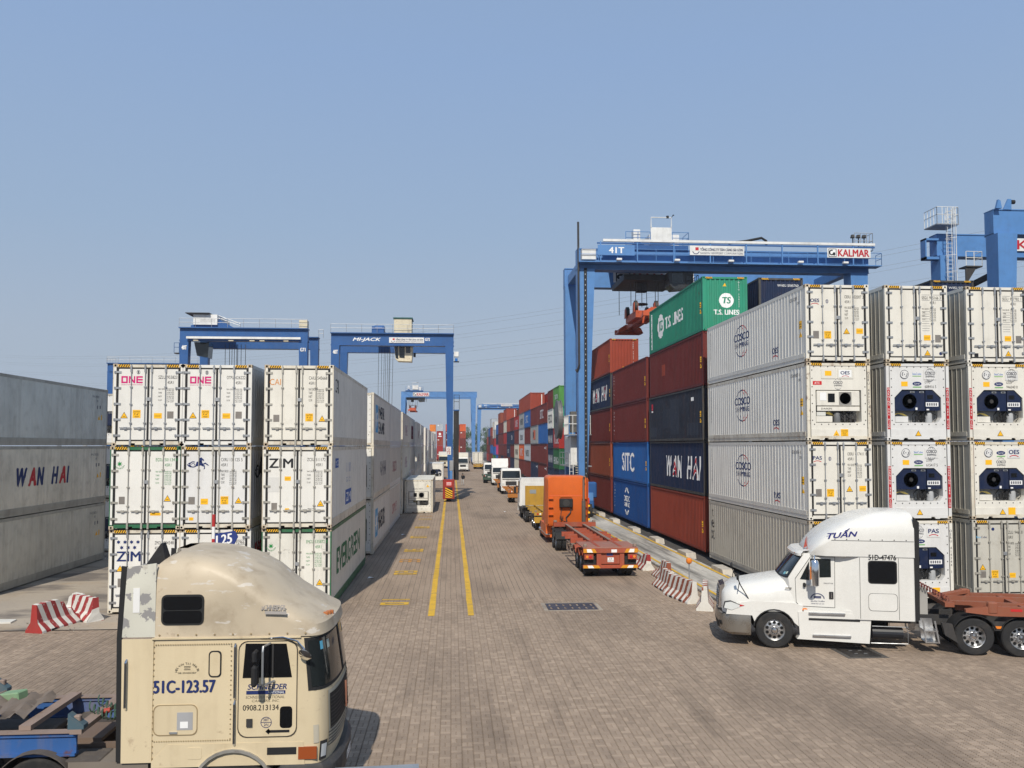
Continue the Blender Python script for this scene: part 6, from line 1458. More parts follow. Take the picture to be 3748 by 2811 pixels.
for q in range(4): MB().tube([(-4.7, 0.45-0.06*q, 1.7), (-4.85, 0.50-0.05*q, 1.55-0.04*q), (-4.85, 0.25, 1.40), (-4.7, 0.05+0.06*q, 1.33)], 0.014, 5).build('hose', BLACK, ot)
st = Ink()
MB().prism([(-4.5, 2.2), (-4.62, 2.2), (-4.62, 2.75), (-4.5, 2.75)], 'y', -1.32, -1.21).build('side_lamp', REDL, ot)
for i in range(5): MB().box(-4.91, -1.30, 1.45+0.20*i, -4.87, -1.18, 1.56+0.20*i).build('hazard_block', YEL if i % 2 == 0 else BLK, ot)
for i in range(5): MB().box(-4.905, -1.30, 1.56+0.20*i, -4.875, -1.18, 1.65+0.20*i).build('hazard_block', BLK, ot)

tr = thing('skeletal_trailer', 'red-orange skeletal trailer with striped rear bar behind the orange tractor', 'trailer', (7.08, 37.75, 0), 0)
# local: y away from the camera, rear at y = 0
for x in (-0.50, 0.50): 
    MB().box(x-0.07, 0.25, 1.30, x+0.07, 11.2, 1.36).box(x-0.02, 0.25, 0.98, x+0.02, 11.0, 1.30).build('main_beam', ORD_, tr)
    MB().box(x-0.075, 3.0, 1.362, x+0.075, 11.25, 1.375).build('beam_cap', BRWN, tr)
MB().box(-1.22, 0.05, 1.30, 1.22, 2.4, 1.345).build('rear_deck', paint('deck_dusty', (0.33,0.145,0.11), 0.75, dirt=0.6, dcol=(0.30,0.22,0.18)), tr)
for y, hw in ((3.4, 1.05), (4.5, 1.18), (5.4, 0.55), (6.4, 1.20), (7.6, 1.22), (8.6, 0.55), (9.6, 0.55)): MB().box(-hw, y-0.09, 1.05, hw, y+0.09, 1.28).build('cross_member', ORD_, tr)
MB().box(-1.22, 11.1, 1.22, 1.22, 11.35, 1.46).build('front_beam', ORD_, tr)
for x in (-1.12, 1.12):
    MB().cbox(x-0.09, 11.1, 1.46, x+0.09, 11.32, 1.58, 0.02).build('twist_lock', BRWN, tr); MB().cbox(x-0.07, 0.1, 1.345, x+0.07, 0.28, 1.48, 0.02).build('twist_lock', BRWN, tr)
rb = MB().box(-1.24, 0.0, 1.10, 1.24, 0.12, 1.295).build('rear_bumper', ORD_, tr)
for s in (-1, 1):
    Ink().poly([(s*1.22, 1.11), (s*0.62, 1.11), (s*0.72, 1.285), (s*1.22, 1.285)]).place('stripe_yellow', ink((206, 140, 30)), rb, lambda u, v, w: (u, -w, v)); Ink().poly([(s*1.05, 1.12), (s*0.80, 1.12), (s*0.88, 1.275), (s*1.08, 1.275)]).place('stripe_white', WHT, rb, lambda u, v, w: (u, -w, v), lift=0.007)
    MB().box(s*0.52-0.10, 0.05, 0.55, s*0.52+0.10, 0.2, 1.10).build('bumper_post', ORD_, tr)
    lb = MB().box(s*0.98-0.20, -0.02, 0.82, s*0.98+0.20, 0.08, 1.04).build('lamp_box', ORD_, tr)
    MB().lathe([(0.0, -0.02), (0.06, -0.015), (0.065, 0.0)], (s*0.92, -0.022, 0.93), 'y', 12).build('tail_lamp', REDL, lb); MB().lathe([(0.0, -0.02), (0.06, -0.015), (0.065, 0.0)], (s*1.06, -0.022, 0.93), 'y', 12).build('indicator_lamp', AMBER, lb)
    MB().box(s*0.92-0.26, 0.16, 0.28, s*0.92+0.26, 0.18, 0.98).build('mud_flap', BLACK, tr)
    MB().beam((s*1.15, 3.6, 1.0), (s*1.15, 6.0, 1.0), 0.04, 0.06).beam((s*1.15, 3.6, 0.55), (s*1.15, 6.0, 0.55), 0.04, 0.06).beam((s*1.15, 3.6, 0.55), (s*1.15, 3.6, 1.0), 0.04, 0.04).beam((s*1.15, 4.8, 0.55), (s*1.15, 4.8, 1.0), 0.04, 0.04).beam((s*1.15, 6.0, 0.55), (s*1.15, 6.0, 1.0), 0.04, 0.04).build('side_guard', BRWN, tr)
    for y in (0.85, 2.0, 3.15):
        m = MB(); rings = []
        for a in range(30, 151, 20): c, q = math.cos(R(a)), math.sin(R(a)); rings.append([(s*0.62, y+0.58*c, 0.52+0.58*q), (s*0.62, y+0.61*c, 0.52+0.61*q), (s*1.2, y+0.61*c, 0.52+0.61*q), (s*1.2, y+0.58*c, 0.52+0.58*q)])
        m.loft(rings); m.build('mudguard', ORD_, tr, smooth=40)
MB().box(-1.24, 0.02, 0.42, 1.24, 0.14, 0.56).build('under_run_bar', ORD_, tr)
for s in (-1, 1): Ink().poly([(s*1.22, 0.425), (s*0.45, 0.425), (s*0.55, 0.55), (s*1.22, 0.55)]).place('stripe_yellow', ink((206, 140, 30)), tr, lambda u, v, w: (u, 0.02-w, v)); Ink().poly([(s*1.0, 0.43), (s*0.74, 0.43), (s*0.82, 0.545), (s*1.04, 0.545)]).place('stripe_white', WHT, tr, lambda u, v, w: (u, 0.02-w, v), lift=0.007)
MB().box(-0.48, 0.12, 0.60, 0.48, 0.18, 1.10).build('rear_panel', ORD_, tr)
Ink().rect(-0.12, 0.68, 0.16, 0.88).place('number_plate', WHT, tr, lambda u, v, w: (u, 0.12-w, v)); Ink().text('61R', -0.05, 0.785, 0.07, 0.14).text('03514', -0.10, 0.695, 0.07, 0.24).place('number_plate_print', BLK, tr, lambda u, v, w: (u, 0.12-w, v), lift=0.008)
Ink().rect(-0.16, 0.96, 0.12, 1.08).place('maker_plate', ink((50, 70, 130)), tr, lambda u, v, w: (u, 0.12-w, v)); Ink().rect(0.08, 1.12, 0.33, 1.25).place('sticker', WHT, rb, lambda u, v, w: (u-0.05, -w, v))
def axle_y(parent, y):
    e_ = [wheel(parent, s*q, y, s) for s in (-1, 1) for q in (0.93, 0.60)]
    for o in e_: o.rotation_euler[2] = -math.pi/2 if o.location.x > 0 else math.pi/2
    MB().cyl((-0.5, y, 0.52), (0.5, y, 0.52), 0.09, n=8).build('axle', DARK, parent)
for y in (0.85, 2.0, 3.15): axle_y(tr, y)
# ================================================================ gantry cranes
KB = paint('crane_light_blue', (0.088, 0.225, 0.49), 0.45, dirt=0.25, dcol=(0.08,0.11,0.17), var=0.06)
MBL = paint('crane_royal_blue', (0.026, 0.100, 0.29), 0.42, dirt=0.18, dcol=(0.06,0.07,0.10), var=0.08)
OSP = paint('spreader_orange', (0.50, 0.085, 0.025), 0.5, dirt=0.4, dcol=(0.16,0.05,0.03), var=0.1)
CRW = paint('crane_white', (0.74, 0.74, 0.72), 0.5, dirt=0.2)
CRC = paint('crane_cream_box', (0.68, 0.61, 0.45), 0.55, dirt=0.4, rust=0.15)
def rail(parent, pts, h=1.1, mat=None, r=0.028, post=1.6, name='handrail'):
    """handrail with posts along a polyline"""
    m = MB()
    for z in (h, h*0.55): m.tube([(x, y, q+z) for x, y, q in pts], r, 5)
    for a, b in zip(pts, pts[1:]):
        d = (Vector(b)-Vector(a)).length; n = max(1, int(d/post))
        for i in range(n+1):
            p = Vector(a)+(Vector(b)-Vector(a))*i/n; m.cyl(p, p+Vector((0,0,h)), r, n=5)
    return m.build(name, mat or KB, parent)
def sign(parent, x0, z0, x1, z1, y, mat, name='sign_board'):
    return MB().box(x0, y-0.04, z0, x1, y, z1).build(name, mat, parent)
def newport_sign(parent, x0, z0, x1, z1, y):
    s = sign(parent, x0, z0, x1, z1, y, CRW); w, h = x1-x0, z1-z0; fn = lambda u, v, q: (x0+u, y-0.04-q, z0+v)
    Ink().rect(0.10*w, 0.5*h, 0.16*w, 0.82*h).place('flag_emblem', REDI, s, fn, lift=0.01); Ink().arc(0.11*w, 0.45*h, 0.38*h, 0.36*h, 190, 350, 0.07*h, 12).place('ring_emblem', NAVYI, s, fn, lift=0.01)
    Ink().text('TỔNG CÔNG TY TÂN CẢNG SÀI GÒN', 0.19*w, 0.46*h, 0.42*h, 0.78*w, bold=0.015).text('SAIGON NEWPORT CORPORATION', 0.19*w, 0.12*h, 0.2*h, 0.78*w).place('lettering', ink((56, 66, 96)), s, fn, lift=0.01)
    return s
def kalmar_sign(parent, x0, z0, x1, z1, y):
    s = sign(parent, x0, z0, x1, z1, y, CRW); w, h = x1-x0, z1-z0; fn = lambda u, v, q: (x0+u, y-0.04-q, z0+v)
    Ink().rect(0.03*w, 0.08*h, 0.21*w, 0.92*h).place('emblem_border', BLK, s, fn, lift=0.008); Ink().rect(0.045*w, 0.14*h, 0.195*w, 0.86*h).place('emblem_ground', WHT, s, fn, lift=0.012)
    Ink().arc(0.10*w, 0.52*h, 0.06*w, 0.30*h, 60, 330, 0.028*w, 12).disc(0.155*w, 0.38*h, 0.03*w, 0.18*h).place('emblem_hook', BLK, s, fn, lift=0.016)
    Ink().text('KALMAR', 0.25*w, 0.14*h, 0.72*h, 0.71*w, bold=0.022).place('lettering', ink((178, 28, 40)), s, fn, lift=0.01)
    return s
def ladder_cage(parent, x, y, z0, z1, mat):
    m = MB()
    for dx in (-0.25, 0.25): m.cyl((x+dx, y, z0), (x+dx, y, z1), 0.025, n=5)
    z = z0
    while z < z1: m.cyl((x-0.25, y, z), (x+0.25, y, z), 0.018, n=4); z += 0.32
    z = z0+2
    while z < z1:
        m.tube([(x+0.40*math.cos(R(a)), y-0.05-0.55*abs(math.sin(R(a))), z) for a in range(0, 181, 30)], 0.02, 4); z += 1.3
    for a in (30, 65, 90, 115, 150): m.cyl((x+0.40*math.cos(R(a)), y-0.05-0.55*math.sin(R(a)), z0+2), (x+0.40*math.cos(R(a)), y-0.05-0.55*math.sin(R(a)), z1), 0.018, n=4)
    return m.build('ladder_cage', mat, parent)
def bogie(c, x, y, mat, hazard_face=False):
    b = MB().cbox(x-0.42, y-0.9, 0.75, x+0.42, y+0.9, 1.45, 0.08).build('bogie', mat, c)
    for dy in (-0.62, 0.62):
        o = wheel(c, x, y+dy, 1, 0.62, 0.5, rimmat=DARK); o.rotation_euler[2] = math.pi/2
def kalmar(label, X0, Y0, span=23.6, base=8.0, zb=20.75, zt=22.45, name41=None, walk=True, trolley=None, ladder=False, detail=True):
    c = thing('gantry_crane', label, 'crane', (X0, Y0, 0), 0, 'rubber tyred gantry cranes')
    P = lambda m, n, mt=KB, **k: m.build(n, mt, c, **k)
    for i, y in enumerate((0.0, base)):
        yy = y+0.5
        P(MB().box(-0.6, yy, zb, span+1.2, yy+1.0, zt).box(-0.6, yy-0.06, zb-0.04, span+1.2, yy+1.06, zb+0.05).box(-0.6, yy-0.06, zt-0.03, span+1.2, yy+1.06, zt+0.04), 'girder')
        for x, s in ((0.0, 1), (span, -1)):
            a0, a1 = (-0.6, 0.83) if s > 0 else (-0.83+0.2, 0.9)
            b0, b1 = (-0.56, 0.10) if s > 0 else (-0.10, 0.56)
            P(MB().loft([[(x+b0, y+0.25, 1.4), (x+b1, y+0.25, 1.4), (x+b1, y+1.2, 1.4), (x+b0, y+1.2, 1.4)], [(x+a0, y+0.05, zb-0.05), (x+a1, y+0.05, zb-0.05), (x+a1, y+1.4, zb-0.05), (x+a0, y+1.4, zb-0.05)]]), 'leg')
    for x in (0.0, span):
        P(MB().box(x-0.35, -1.5, 1.42, x+0.35, base+2.8, 2.05), 'sill_beam')
        P(MB().box(x-0.35, 1.4, zb+0.1, x+0.35, base+0.1, zb+0.9), 'end_tie') if not ladder else None
        for y in (-0.6, base+1.9): bogie(c, x, y, MBL)
        P(MB().beam((x, 1.2, 2.0), (x, 3.6, 5.2), 0.3, 0.3).beam((x, base, 2.0), (x, base-2.0, 5.2), 0.3, 0.3), 'knee_brace')
    if walk:
        P(MB().box(-0.6, -0.65, zb+0.38, span+1.8, 0.44, zb+0.46), 'walkway', KB)
        rail(c, [(-0.6, -0.6, zb+0.46), (span+1.8, -0.6, zb+0.46), (span+1.8, 0.4, zb+0.46)], 1.05)
        P(MB().box(1.4, -0.72, zt+0.42, span+1.2, -0.50, zt+0.62), 'cable_trough', CRW)
        m = MB(); x = 1.2
        while x < span+1.2: m.beam((x, -0.62, zb+0.42), (x, -0.62, zt+0.42), 0.10, 0.10); x += 3.1
        P(m, 'trough_post', KB); P(MB().box(0.9, -0.66, zt+0.22, span+1.2, -0.58, zt+0.34), 'cable_tray', MBL)
        for x in (2.5, 7.4, 12.0, 18.0, 21.9): P(MB().cbox(x, -0.95, zb+0.50, x+0.45, -0.62, zb+0.68, 0.03), 'floodlight', CRW)
        newport_sign(c, 8.75, zb+1.08, 13.4, zb+1.88, -0.66); kalmar_sign(c, span-3.0, zb+1.05, span+0.8, zb+1.88, -0.66)
    else: kalmar_sign(c, 3.0, zb+0.25, 8.0, zb+1.45, 0.40)
    kalmar_sign(c, 4.0, zb+0.45, 11.7, zb+1.45, base+0.40)
    if name41:
        s = sign(c, 0.95, zb+0.95, 4.05, zb+1.82, -0.68, KB); Ink().text(name41, 1.9, zb+1.13, 0.50, 1.25, bold=0.022).place('lettering', WHT, s, lambda u, v, q: (u, -0.72-q, v), lift=0.01)
        P(MB().cbox(-0.35, -0.5, zb+0.60, 0.85, 0.3, zb+1.55, 0.04), 'electrical_cabinet', CRW)
    if detail:
        ch = P(MB().box(-0.10, -0.04, 2.2, 0.14, 0.06, zb), 'cable_chain', BLACK)
        m = MB()
        for i in range(40): m.box(-0.03, -0.055, 2.6+0.45*i, 0.03, -0.04, 2.72+0.45*i)
        m.build('chain_clip', STEEL, ch)
        P(MB().tube([(-0.75, 0.3, 12.2), (-0.70, 0.1, 12.0), (-0.55, -0.1, 12.6), (-0.60, -0.12, 24.6)], 0.09, 8), 'cable_mast', DARK)
        rl = thing_part = P(MB().lathe([(1.72, -0.22), (1.80, -0.20), (1.80, -0.12), (1.70, -0.10), (1.70, 0.10), (1.80, 0.12), (1.80, 0.20), (1.72, 0.22)], (-1.35, base-0.6, 8.25), 'x', 40), 'cable_reel', paint('reel_grey', (0.16,0.16,0.16), 0.5, metal=0.3, dirt=0.3))
        for a in range(0, 360, 15): MB().beam((-1.50, base-0.6, 8.25), (-1.50, base-0.6+1.75*math.cos(R(a)), 8.25+1.75*math.sin(R(a))), 0.03, 0.09, up=(1,0,0)).build('reel_spoke', DARK, rl)
        MB().cyl((-1.6, base-0.6, 8.25), (-0.6, base-0.6, 8.25), 0.30, n=14).build('reel_hub', DARK, rl)
        P(MB().cbox(-0.95, 2.4, 4.2, 0.55, 6.2, 6.7, 0.04), 'electrical_house', CRW)
        P(MB().cbox(-0.95, 2.2, 7.0, 0.5, 3.0, 8.8, 0.03), 'control_cabinet', paint('cabinet_dark', (0.10,0.10,0.095), 0.6, dirt=0.3))
        P(MB().box(-1.3, 1.3, 4.08, 0.7, 7.0, 4.18).box(-1.3, 1.3, 6.75, 0.7, 4.0, 6.83), 'platform', STEEL)
        rail(c, [(-1.28, 1.3, 4.18), (-1.28, 7.0, 4.18)], 1.1, STEEL); rail(c, [(-1.28, 4.0, 6.83), (-1.28, 1.3, 6.83), (0.6, 1.3, 6.83)], 1.6, CRW, post=0.35)
        m = MB()
        for dx in (-1.2, -0.9): m.cyl((dx, 1.2, 0.5), (dx, 1.2, 5.2), 0.03, n=5)
        for i in range(14): m.cyl((-1.2, 1.2, 0.7+0.3*i), (-0.9, 1.2, 0.7+0.3*i), 0.02, n=4)
        P(m, 'ladder', CRW)
        m = MB()
        for i in range(12): m.box(-0.75, 0.6+0.02*i, 2.2+0.2*i, -0.35, 0.9+0.02*i, 2.24+0.2*i)
        P(m, 'stair', CRC); P(MB().cbox(-0.2, -1.2, 1.6, 0.7, -0.2, 2.9, 0.1), 'drive_motor', MBL)
        P(MB().cbox(span-0.4, -0.3, zt+0.05, span+1.2, 0.8, zt+0.12, 0.02), 'end_platform', STEEL); rail(c, [(span-0.4, -0.3, zt+0.1), (span+1.2, -0.3, zt+0.1), (span+1.2, 0.8, zt+0.1)], 1.5, STEEL, post=0.5)
        m = MB()
        for x in (span-0.3, span+0.2, span+0.7): m.cyl((x, 0.2, zt+0.1), (x, 0.2, zt+1.5), 0.05, n=6).lathe([(0.0, 0.3), (0.16, 0.25), (0.22, 0.0)], (x, 0.2, zt+1.3), 'z', 10)
        P(m, 'beacon_cluster', DARK)
        P(MB().tube([(12.5, 0.6, zt+0.75), (14.0, 0.6, zt+0.95), (15.4, 0.6, zt+1.25), (15.8, 0.6, zt+1.0), (15.8, 0.6, zt+0.6)], 0.11, 8), 'cable_loop', BLACK)
    if ladder:
        for y in (base,):
            ladder_cage(c, 0.1, y-0.10, 3.0, zt+1.9, CRW)
        P(MB().box(-1.2, base-0.6, zt+0.5, 0.6, base+1.2, zt+0.58), 'platform', STEEL); rail(c, [(-1.15, base-0.55, zt+0.58), (0.55, base-0.55, zt+0.58), (0.55, base+1.2, zt+0.58)], 1.3, CRW, post=0.4); rail(c, [(-1.15, base+1.2, zt+0.58), (-1.15, base-0.55, zt+0.58)], 1.3, CRW, post=0.4)
        P(MB().box(0.9, base-0.9, 19.6, 2.2, base+0.1, 19.7).prism([(0.9, 19.6), (1.8, 19.6), (0.9, 18.2)], 'y', base-0.8, base-0.7), 'platform', DARK); rail(c, [(0.9, base-0.88, 19.7), (2.18, base-0.88, 19.7), (2.18, base+0.1, 19.7)], 1.1, CRW, post=0.6)
        P(MB().box(-1.7, base+0.2, 20.4, -0.6, base+0.9, 20.6).box(-1.7, base+0.2, 21.9, -0.6, base+0.9, 22.05).box(-1.7, base+0.2, 20.4, -1.6, base+0.9, 22.05), 'bracket_frame')
        P(MB().prism([(-0.62, zt), (-0.20, zt), (-0.30, zt+0.55), (-0.45, zt+0.62)], 'y', 0.1, 0.3).prism([(0.1, zt), (0.7, zt), (0.7, zt+0.75), (0.45, zt+0.75)], 'y', 0.4, 0.5), 'lifting_lug'); P(MB().cyl((0.7, 0.45, zt+0.55), (0.95, 0.45, zt+0.55), 0.15, n=10), 'buffer', BLACK)
        P(MB().beam((0.3, base, 17.6), (0.9, 1.2, 18.6), 0.25, 0.4), 'tie_beam', BLACK)
    if trolley is not None:
        x = trolley
        P(MB().box(x-1.8, 0.3, zt+0.05, x+3.6, base+1.2, zt+0.40), 'trolley_frame', MBL)
        P(MB().box(x+0.35, 0.2, zt+0.65, x+2.15, 0.28, zt+1.9), 'machinery_screen', CRW); P(MB().box(x+0.4, 1.0, zt+0.4, x+3.0, base-1.0, zt+1.5), 'machinery_house', CRW)
        P(MB().tube([(x+0.38, 0.2, zt+1.9), (x+0.38, 0.2, zt+2.75), (x+2.12, 0.2, zt+2.75), (x+2.12, 0.2, zt+1.9)], 0.05, 6), 'sensor_frame', CRW)
        m = MB().tube([(x+2.1, 0.2, zt+2.75), (x+2.3, 0.2, zt+2.95)], 0.03, 5).lathe([(0.0, 0.06), (0.10, 0.0), (0.0, -0.06)], (x+2.3, 0.2, zt+2.97), 'z', 8).box(x+1.7, 0.12, zt+2.7, x+1.9, 0.28, zt+2.9); P(m, 'anemometer', BLACK)
        rail(c, [(x-1.8, 0.2, zt+0.40), (x+0.3, 0.2, zt+0.40)], 1.1, KB, post=0.9); rail(c, [(x+2.2, 0.2, zt+0.40), (x+3.6, 0.2, zt+0.40), (x+3.6, 2.0, zt+0.40)], 1.1, KB, post=0.9)
        P(MB().cbox(x-1.1, 0.4, zt+0.42, x-0.5, 1.2, zt+1.75, 0.03), 'cabinet', CRW); P(MB().prism([(x-1.2, zt+0.42), (x-0.2, zt+0.42), (x-0.9, zt+0.85)], 'y', 0.3, 1.4), 'chute', MBL)
        P(MB().box(x-1.6, 2.0, zb-0.55, x+3.2, base-0.5, zb-0.05), 'trolley_underframe', DARK)
        P(MB().box(x-0.2, 3.2, zb-1.35, x+0.7, 3.3, zb-0.5).box(x-0.2, 3.2, zb-1.35, x+0.7, 3.9, zb-1.27), 'underslung_frame', DARK)
        cb = P(MB().prism([(x+2.0, zb-0.05), (x+2.15, zb-1.15), (x+2.5, zb-1.50), (x+4.1, zb-1.35), (x+4.2, zb-0.05)], 'y', 0.9, 2.6), 'operator_cab', paint('cab_dark', (0.03,0.033,0.036), 0.3, dirt=0.2))
        MB().box(x+2.3, 0.88, zb-1.0, x+3.3, 0.9, zb-0.15).build('cab_window', GLASS, cb); rail(c, [(x+3.5, 0.85, zb-1.4), (x+4.6, 0.85, zb-1.4), (x+4.6, 2.4, zb-1.4)], 1.1, DARK, post=0.5)
        # ropes, headblock and spreader (a thing of its own hangs below)
        ro = MB()
        for a, b in ((x-0.9, 1.0), (x-0.4, 1.4), (x+0.2, 1.6), (x+1.3, 1.2), (x+1.7, 1.8), (x-0.9, 6.2), (x+1.7, 6.2)): ro.cyl((a, b+1.5, 18.0), (a, b+1.5, zb), 0.03, n=5)
        P(ro, 'hoist_rope', DARK)
        s_ = thing('spreader', label.split(' ')[0]+' crane orange spreader frame hanging empty above the stacks' if detail else 'small orange spreader hanging from the distant crane', 'spreader', (X0+x+0.35, Y0-2.0, 16.4))
        MB().box(-0.45, 1.0, 0.35, -0.20, 11.2, 0.75).box(0.20, 1.0, 0.35, 0.45, 11.2, 0.75).build('main_beam', OSP, s_)
        for y in (0.0, 11.9): MB().cbox(-1.22, y, 0.05, 1.22, y+0.32, 0.50, 0.04).build('end_beam', OSP, s_); MB().prism([(-1.22, 0.05), (-0.4, 0.35), (0.4, 0.35), (1.22, 0.05), (1.0, 0.5), (0.45, 0.85), (-0.45, 0.85), (-1.0, 0.5)], 'y', y+(0.32 if y < 1 else -1.3), y+(1.3 if y < 1 else 0.0)).build('gusset', OSP, s_)
        MB().box(-0.95, 4.0, 0.55, 0.95, 8.2, 1.15).build('headblock', OSP, s_)
        for x2, y in ((-0.9, 4.3), (0.9, 4.3), (-0.9, 7.8), (0.9, 7.8)): MB().lathe([(0.30, -0.14), (0.48, -0.12), (0.50, 0.12), (0.30, 0.14)], (x2, y, 1.55), 'x', 18).build('sheave', DARK, s_); MB().prism([(y-0.4, 1.0), (y+0.4, 1.0), (y+0.28, 1.85), (y-0.28, 1.85)], 'x', x2-0.18, x2-0.14).prism([(y-0.4, 1.0), (y+0.4, 1.0), (y+0.28, 1.85), (y-0.28, 1.85)], 'x', x2+0.14, x2+0.18).build('sheave_plate', OSP, s_)
        for x2 in (-1.1, 1.1): MB().beam((x2, 0.1, 0.1), (x2*1.12, 0.0, -0.55), 0.12, 0.08).build('guide_flipper', OSP, s_)
        MB().tube([(-0.5, 6, 1.15), (-0.5, 6, 2.0), (0.5, 6, 2.0), (0.5, 6, 1.15)], 0.05, 5).lathe([(0.55, 0.0), (0.6, 0.05), (0.55, 0.1)], (0.0, 6, 1.95), 'z', 16).build('cable_basket', DARK, s_)
    return c
kalmar('light blue gantry crane marked 41T spanning the right-hand container wall', 11.1, 70.0, name41='41T', trolley=5.3)
kalmar('light blue gantry crane cut off by the right picture edge with caged ladder', 38.5, 56.0, base=7.0, walk=False, ladder=True, detail=False)
kalmar('distant pale blue crane straddling the far lane with spreader up', -15.0, 262.0, span=21.5, base=8.0, walk=False, trolley=2.5, detail=False)
kalmar('farthest blue crane over the distant end of the right wall', 11.1, 345.0, walk=True, name41='41T', detail=False)

def mijack(label, X0, Y0, span=12.1, base=7.0, idl=None, g=None, kind='g72', detail=True):
    c = thing('gantry_crane', label, 'crane', (X0, Y0, 0), 0, 'rubber tyred gantry cranes')
    P = lambda m, n, mt=MBL, **k: m.build(n, mt, c, **k)
    zb, zt = 16.58, 17.80
    for i, y in enumerate((0.0, base)):
        P(MB().box(-0.45, y+0.05, zb, span+0.45, y+0.85, zt).box(-0.50, y, zb-0.05, span+0.50, y+0.92, zb+0.03).box(-0.50, y-0.25, zt-0.02, span+0.50, y+0.92, zt+0.08), 'girder')
        for x, s in ((0.0, 1), (span, -1)):
            P(MB().loft([[(x-(0.38 if s > 0 else 0.10), y+0.1, 1.5), (x+(0.10 if s > 0 else 0.38), y+0.1, 1.5), (x+(0.10 if s > 0 else 0.38), y+0.8, 1.5), (x-(0.38 if s > 0 else 0.10), y+0.8, 1.5)], [(x-0.44, y-0.02, zb-0.05), (x+0.44, y-0.02, zb-0.05), (x+0.44, y+0.9, zb-0.05), (x-0.44, y+0.9, zb-0.05)]]), 'leg')
    for x in (0.0, span):
        P(MB().box(x-0.32, -1.2, 1.45, x+0.32, base+2.2, 2.05), 'sill_beam')
        for y in (-0.3, base+1.2): bogie(c, x, y, MBL)
    rail(c, [(-0.45, -0.2, zt+0.06), (span+0.45, -0.2, zt+0.06)], 0.92, STEEL, r=0.022)
    s = MB()
    if idl: Ink().text(idl, -0.22, 15.6, 0.42, 0.50, bold=0.022).place('lettering', WHT, c, lambda u, v, q: (u, -0.035-q+(v-16.5)*-0.008, v), lift=0.02)
    if kind == 'g72':
        Ink().text('MI-JACK', 1.85, 16.92, 0.44, 2.95, bold=0.022, shear=0.3).text('G72', 9.5, 17.08, 0.30, 0.52, bold=0.022).place('lettering', WHT, c, lambda u, v, q: (u, 0.05-q, v), lift=0.012)
        newport_sign(c, 5.68, 16.83, 9.40, 17.42, 0.03)
        P(MB().cbox(3.8, 0.3, zt+0.1, 5.1, base-1, zt+0.55, 0.04), 'trolley_frame'); w = P(MB().cyl((4.0, 1.5, 18.55), (5.0, 1.5, 18.55), 0.34, n=16).box(3.75, 1.0, zt+0.5, 4.05, 2.0, 18.75).box(4.85, 1.0, zt+0.5, 5.1, 2.0, 18.75), 'winch')
        P(MB().cbox(6.15, 0.4, zt+0.1, 8.05, 2.8, 19.5, 0.03), 'machinery_house', CRC); P(MB().box(6.08, 0.3, 19.5, 8.15, 2.9, 19.62), 'house_roof', plain('roof_teal', (0.02,0.10,0.09), 0.6))
        cb = P(MB().prism([(6.15, 16.55), (6.30, 15.25), (6.55, 15.0), (8.05, 14.95), (8.15, 16.55)], 'y', 1.0, 2.6), 'operator_cab', CRC)
        MB().prism([(6.21, 16.5), (6.33, 15.3), (6.62, 15.2), (6.55, 16.5)], 'y', 0.97, 1.0).prism([(6.68, 16.5), (6.72, 15.35), (7.28, 15.3), (7.28, 16.5)], 'y', 0.97, 1.0).prism([(7.42, 16.5), (7.42, 15.85), (7.9, 15.85), (7.9, 16.5)], 'y', 0.97, 1.0).build('cab_window', GLASS, cb)
        P(MB().cbox(8.2, 1.2, 15.5, 8.45, 1.8, 15.9, 0.03), 'cab_mirror', BLACK)
        m = MB()
        for dx in (0.0, 0.32, 0.58, 0.75, 0.95, 1.12, 1.2, 1.5): m.cyl((4.2+dx, 3.5, 5.2), (4.3+dx*1.05, 3.5, zb), 0.022, n=5)
        P(m, 'hoist_rope', DARK)
        P(MB().cbox(3.6, 0.5, 4.6, 6.0, 8.0, 5.2, 0.05), 'spreader', OSP)
        P(MB().box(span+0.46, 0.1, 14.85, span+1.05, 0.75, 14.92), 'bracket', BLACK); P(MB().cbox(span+0.50, 0.15, 15.4, span+1.0, 0.7, 15.95, 0.03), 'air_conditioner', CRW); P(MB().cyl((span+0.75, 0.4, 14.92), (span+0.75, 0.4, 15.25), 0.14, n=10), 'lamp', BLUI)
        P(MB().box(span+0.50, 0.3, 2.2, span+1.05, 6.6, 9.6), 'electrical_house', paint('house_black', (0.018,0.018,0.02), 0.7, dirt=0.3)); P(MB().box(span+0.45, 0.25, 9.6, span+1.1, 1.2, 9.72), 'bracket', MBL); rail(c, [(span+0.52, 0.3, 9.7), (span+1.08, 0.3, 9.7)], 1.6, DARK, post=0.5)
        # bumper unit at the foot of the lane-side leg
        b = P(MB().cbox(span-0.62, -1.95, 0.30, span+0.60, -1.25, 2.35, 0.05), 'bumper_unit', plain('bumper_red', (0.28,0.03,0.02), 0.5))
        MB().box(span-0.36, -1.98, 0.42, span+0.38, -1.95, 1.52).build('hazard_panel', BLK, b)
        k = Ink()
        for i in range(5): k.poly([(-0.36, 0.62+0.24*i), (-0.36, 0.50+0.24*i), (0.0, 0.42+0.24*i if i else 0.42), (0.38, 0.36+0.24*i-0.12 if i > 1 else 0.42), (0.38, 0.30+0.24*i if i > 1 else 0.46)] if False else [(-0.36, 0.60+0.23*i), (-0.36, 0.48+0.23*i), (0.38, max(0.42, 0.10+0.23*i)), (0.38, max(0.42, 0.22+0.23*i))])
        k.place('hazard_stripe', YEL, b, lambda u, v, q: (span+u, -1.98-q, min(v, 1.52)), lift=0.006)
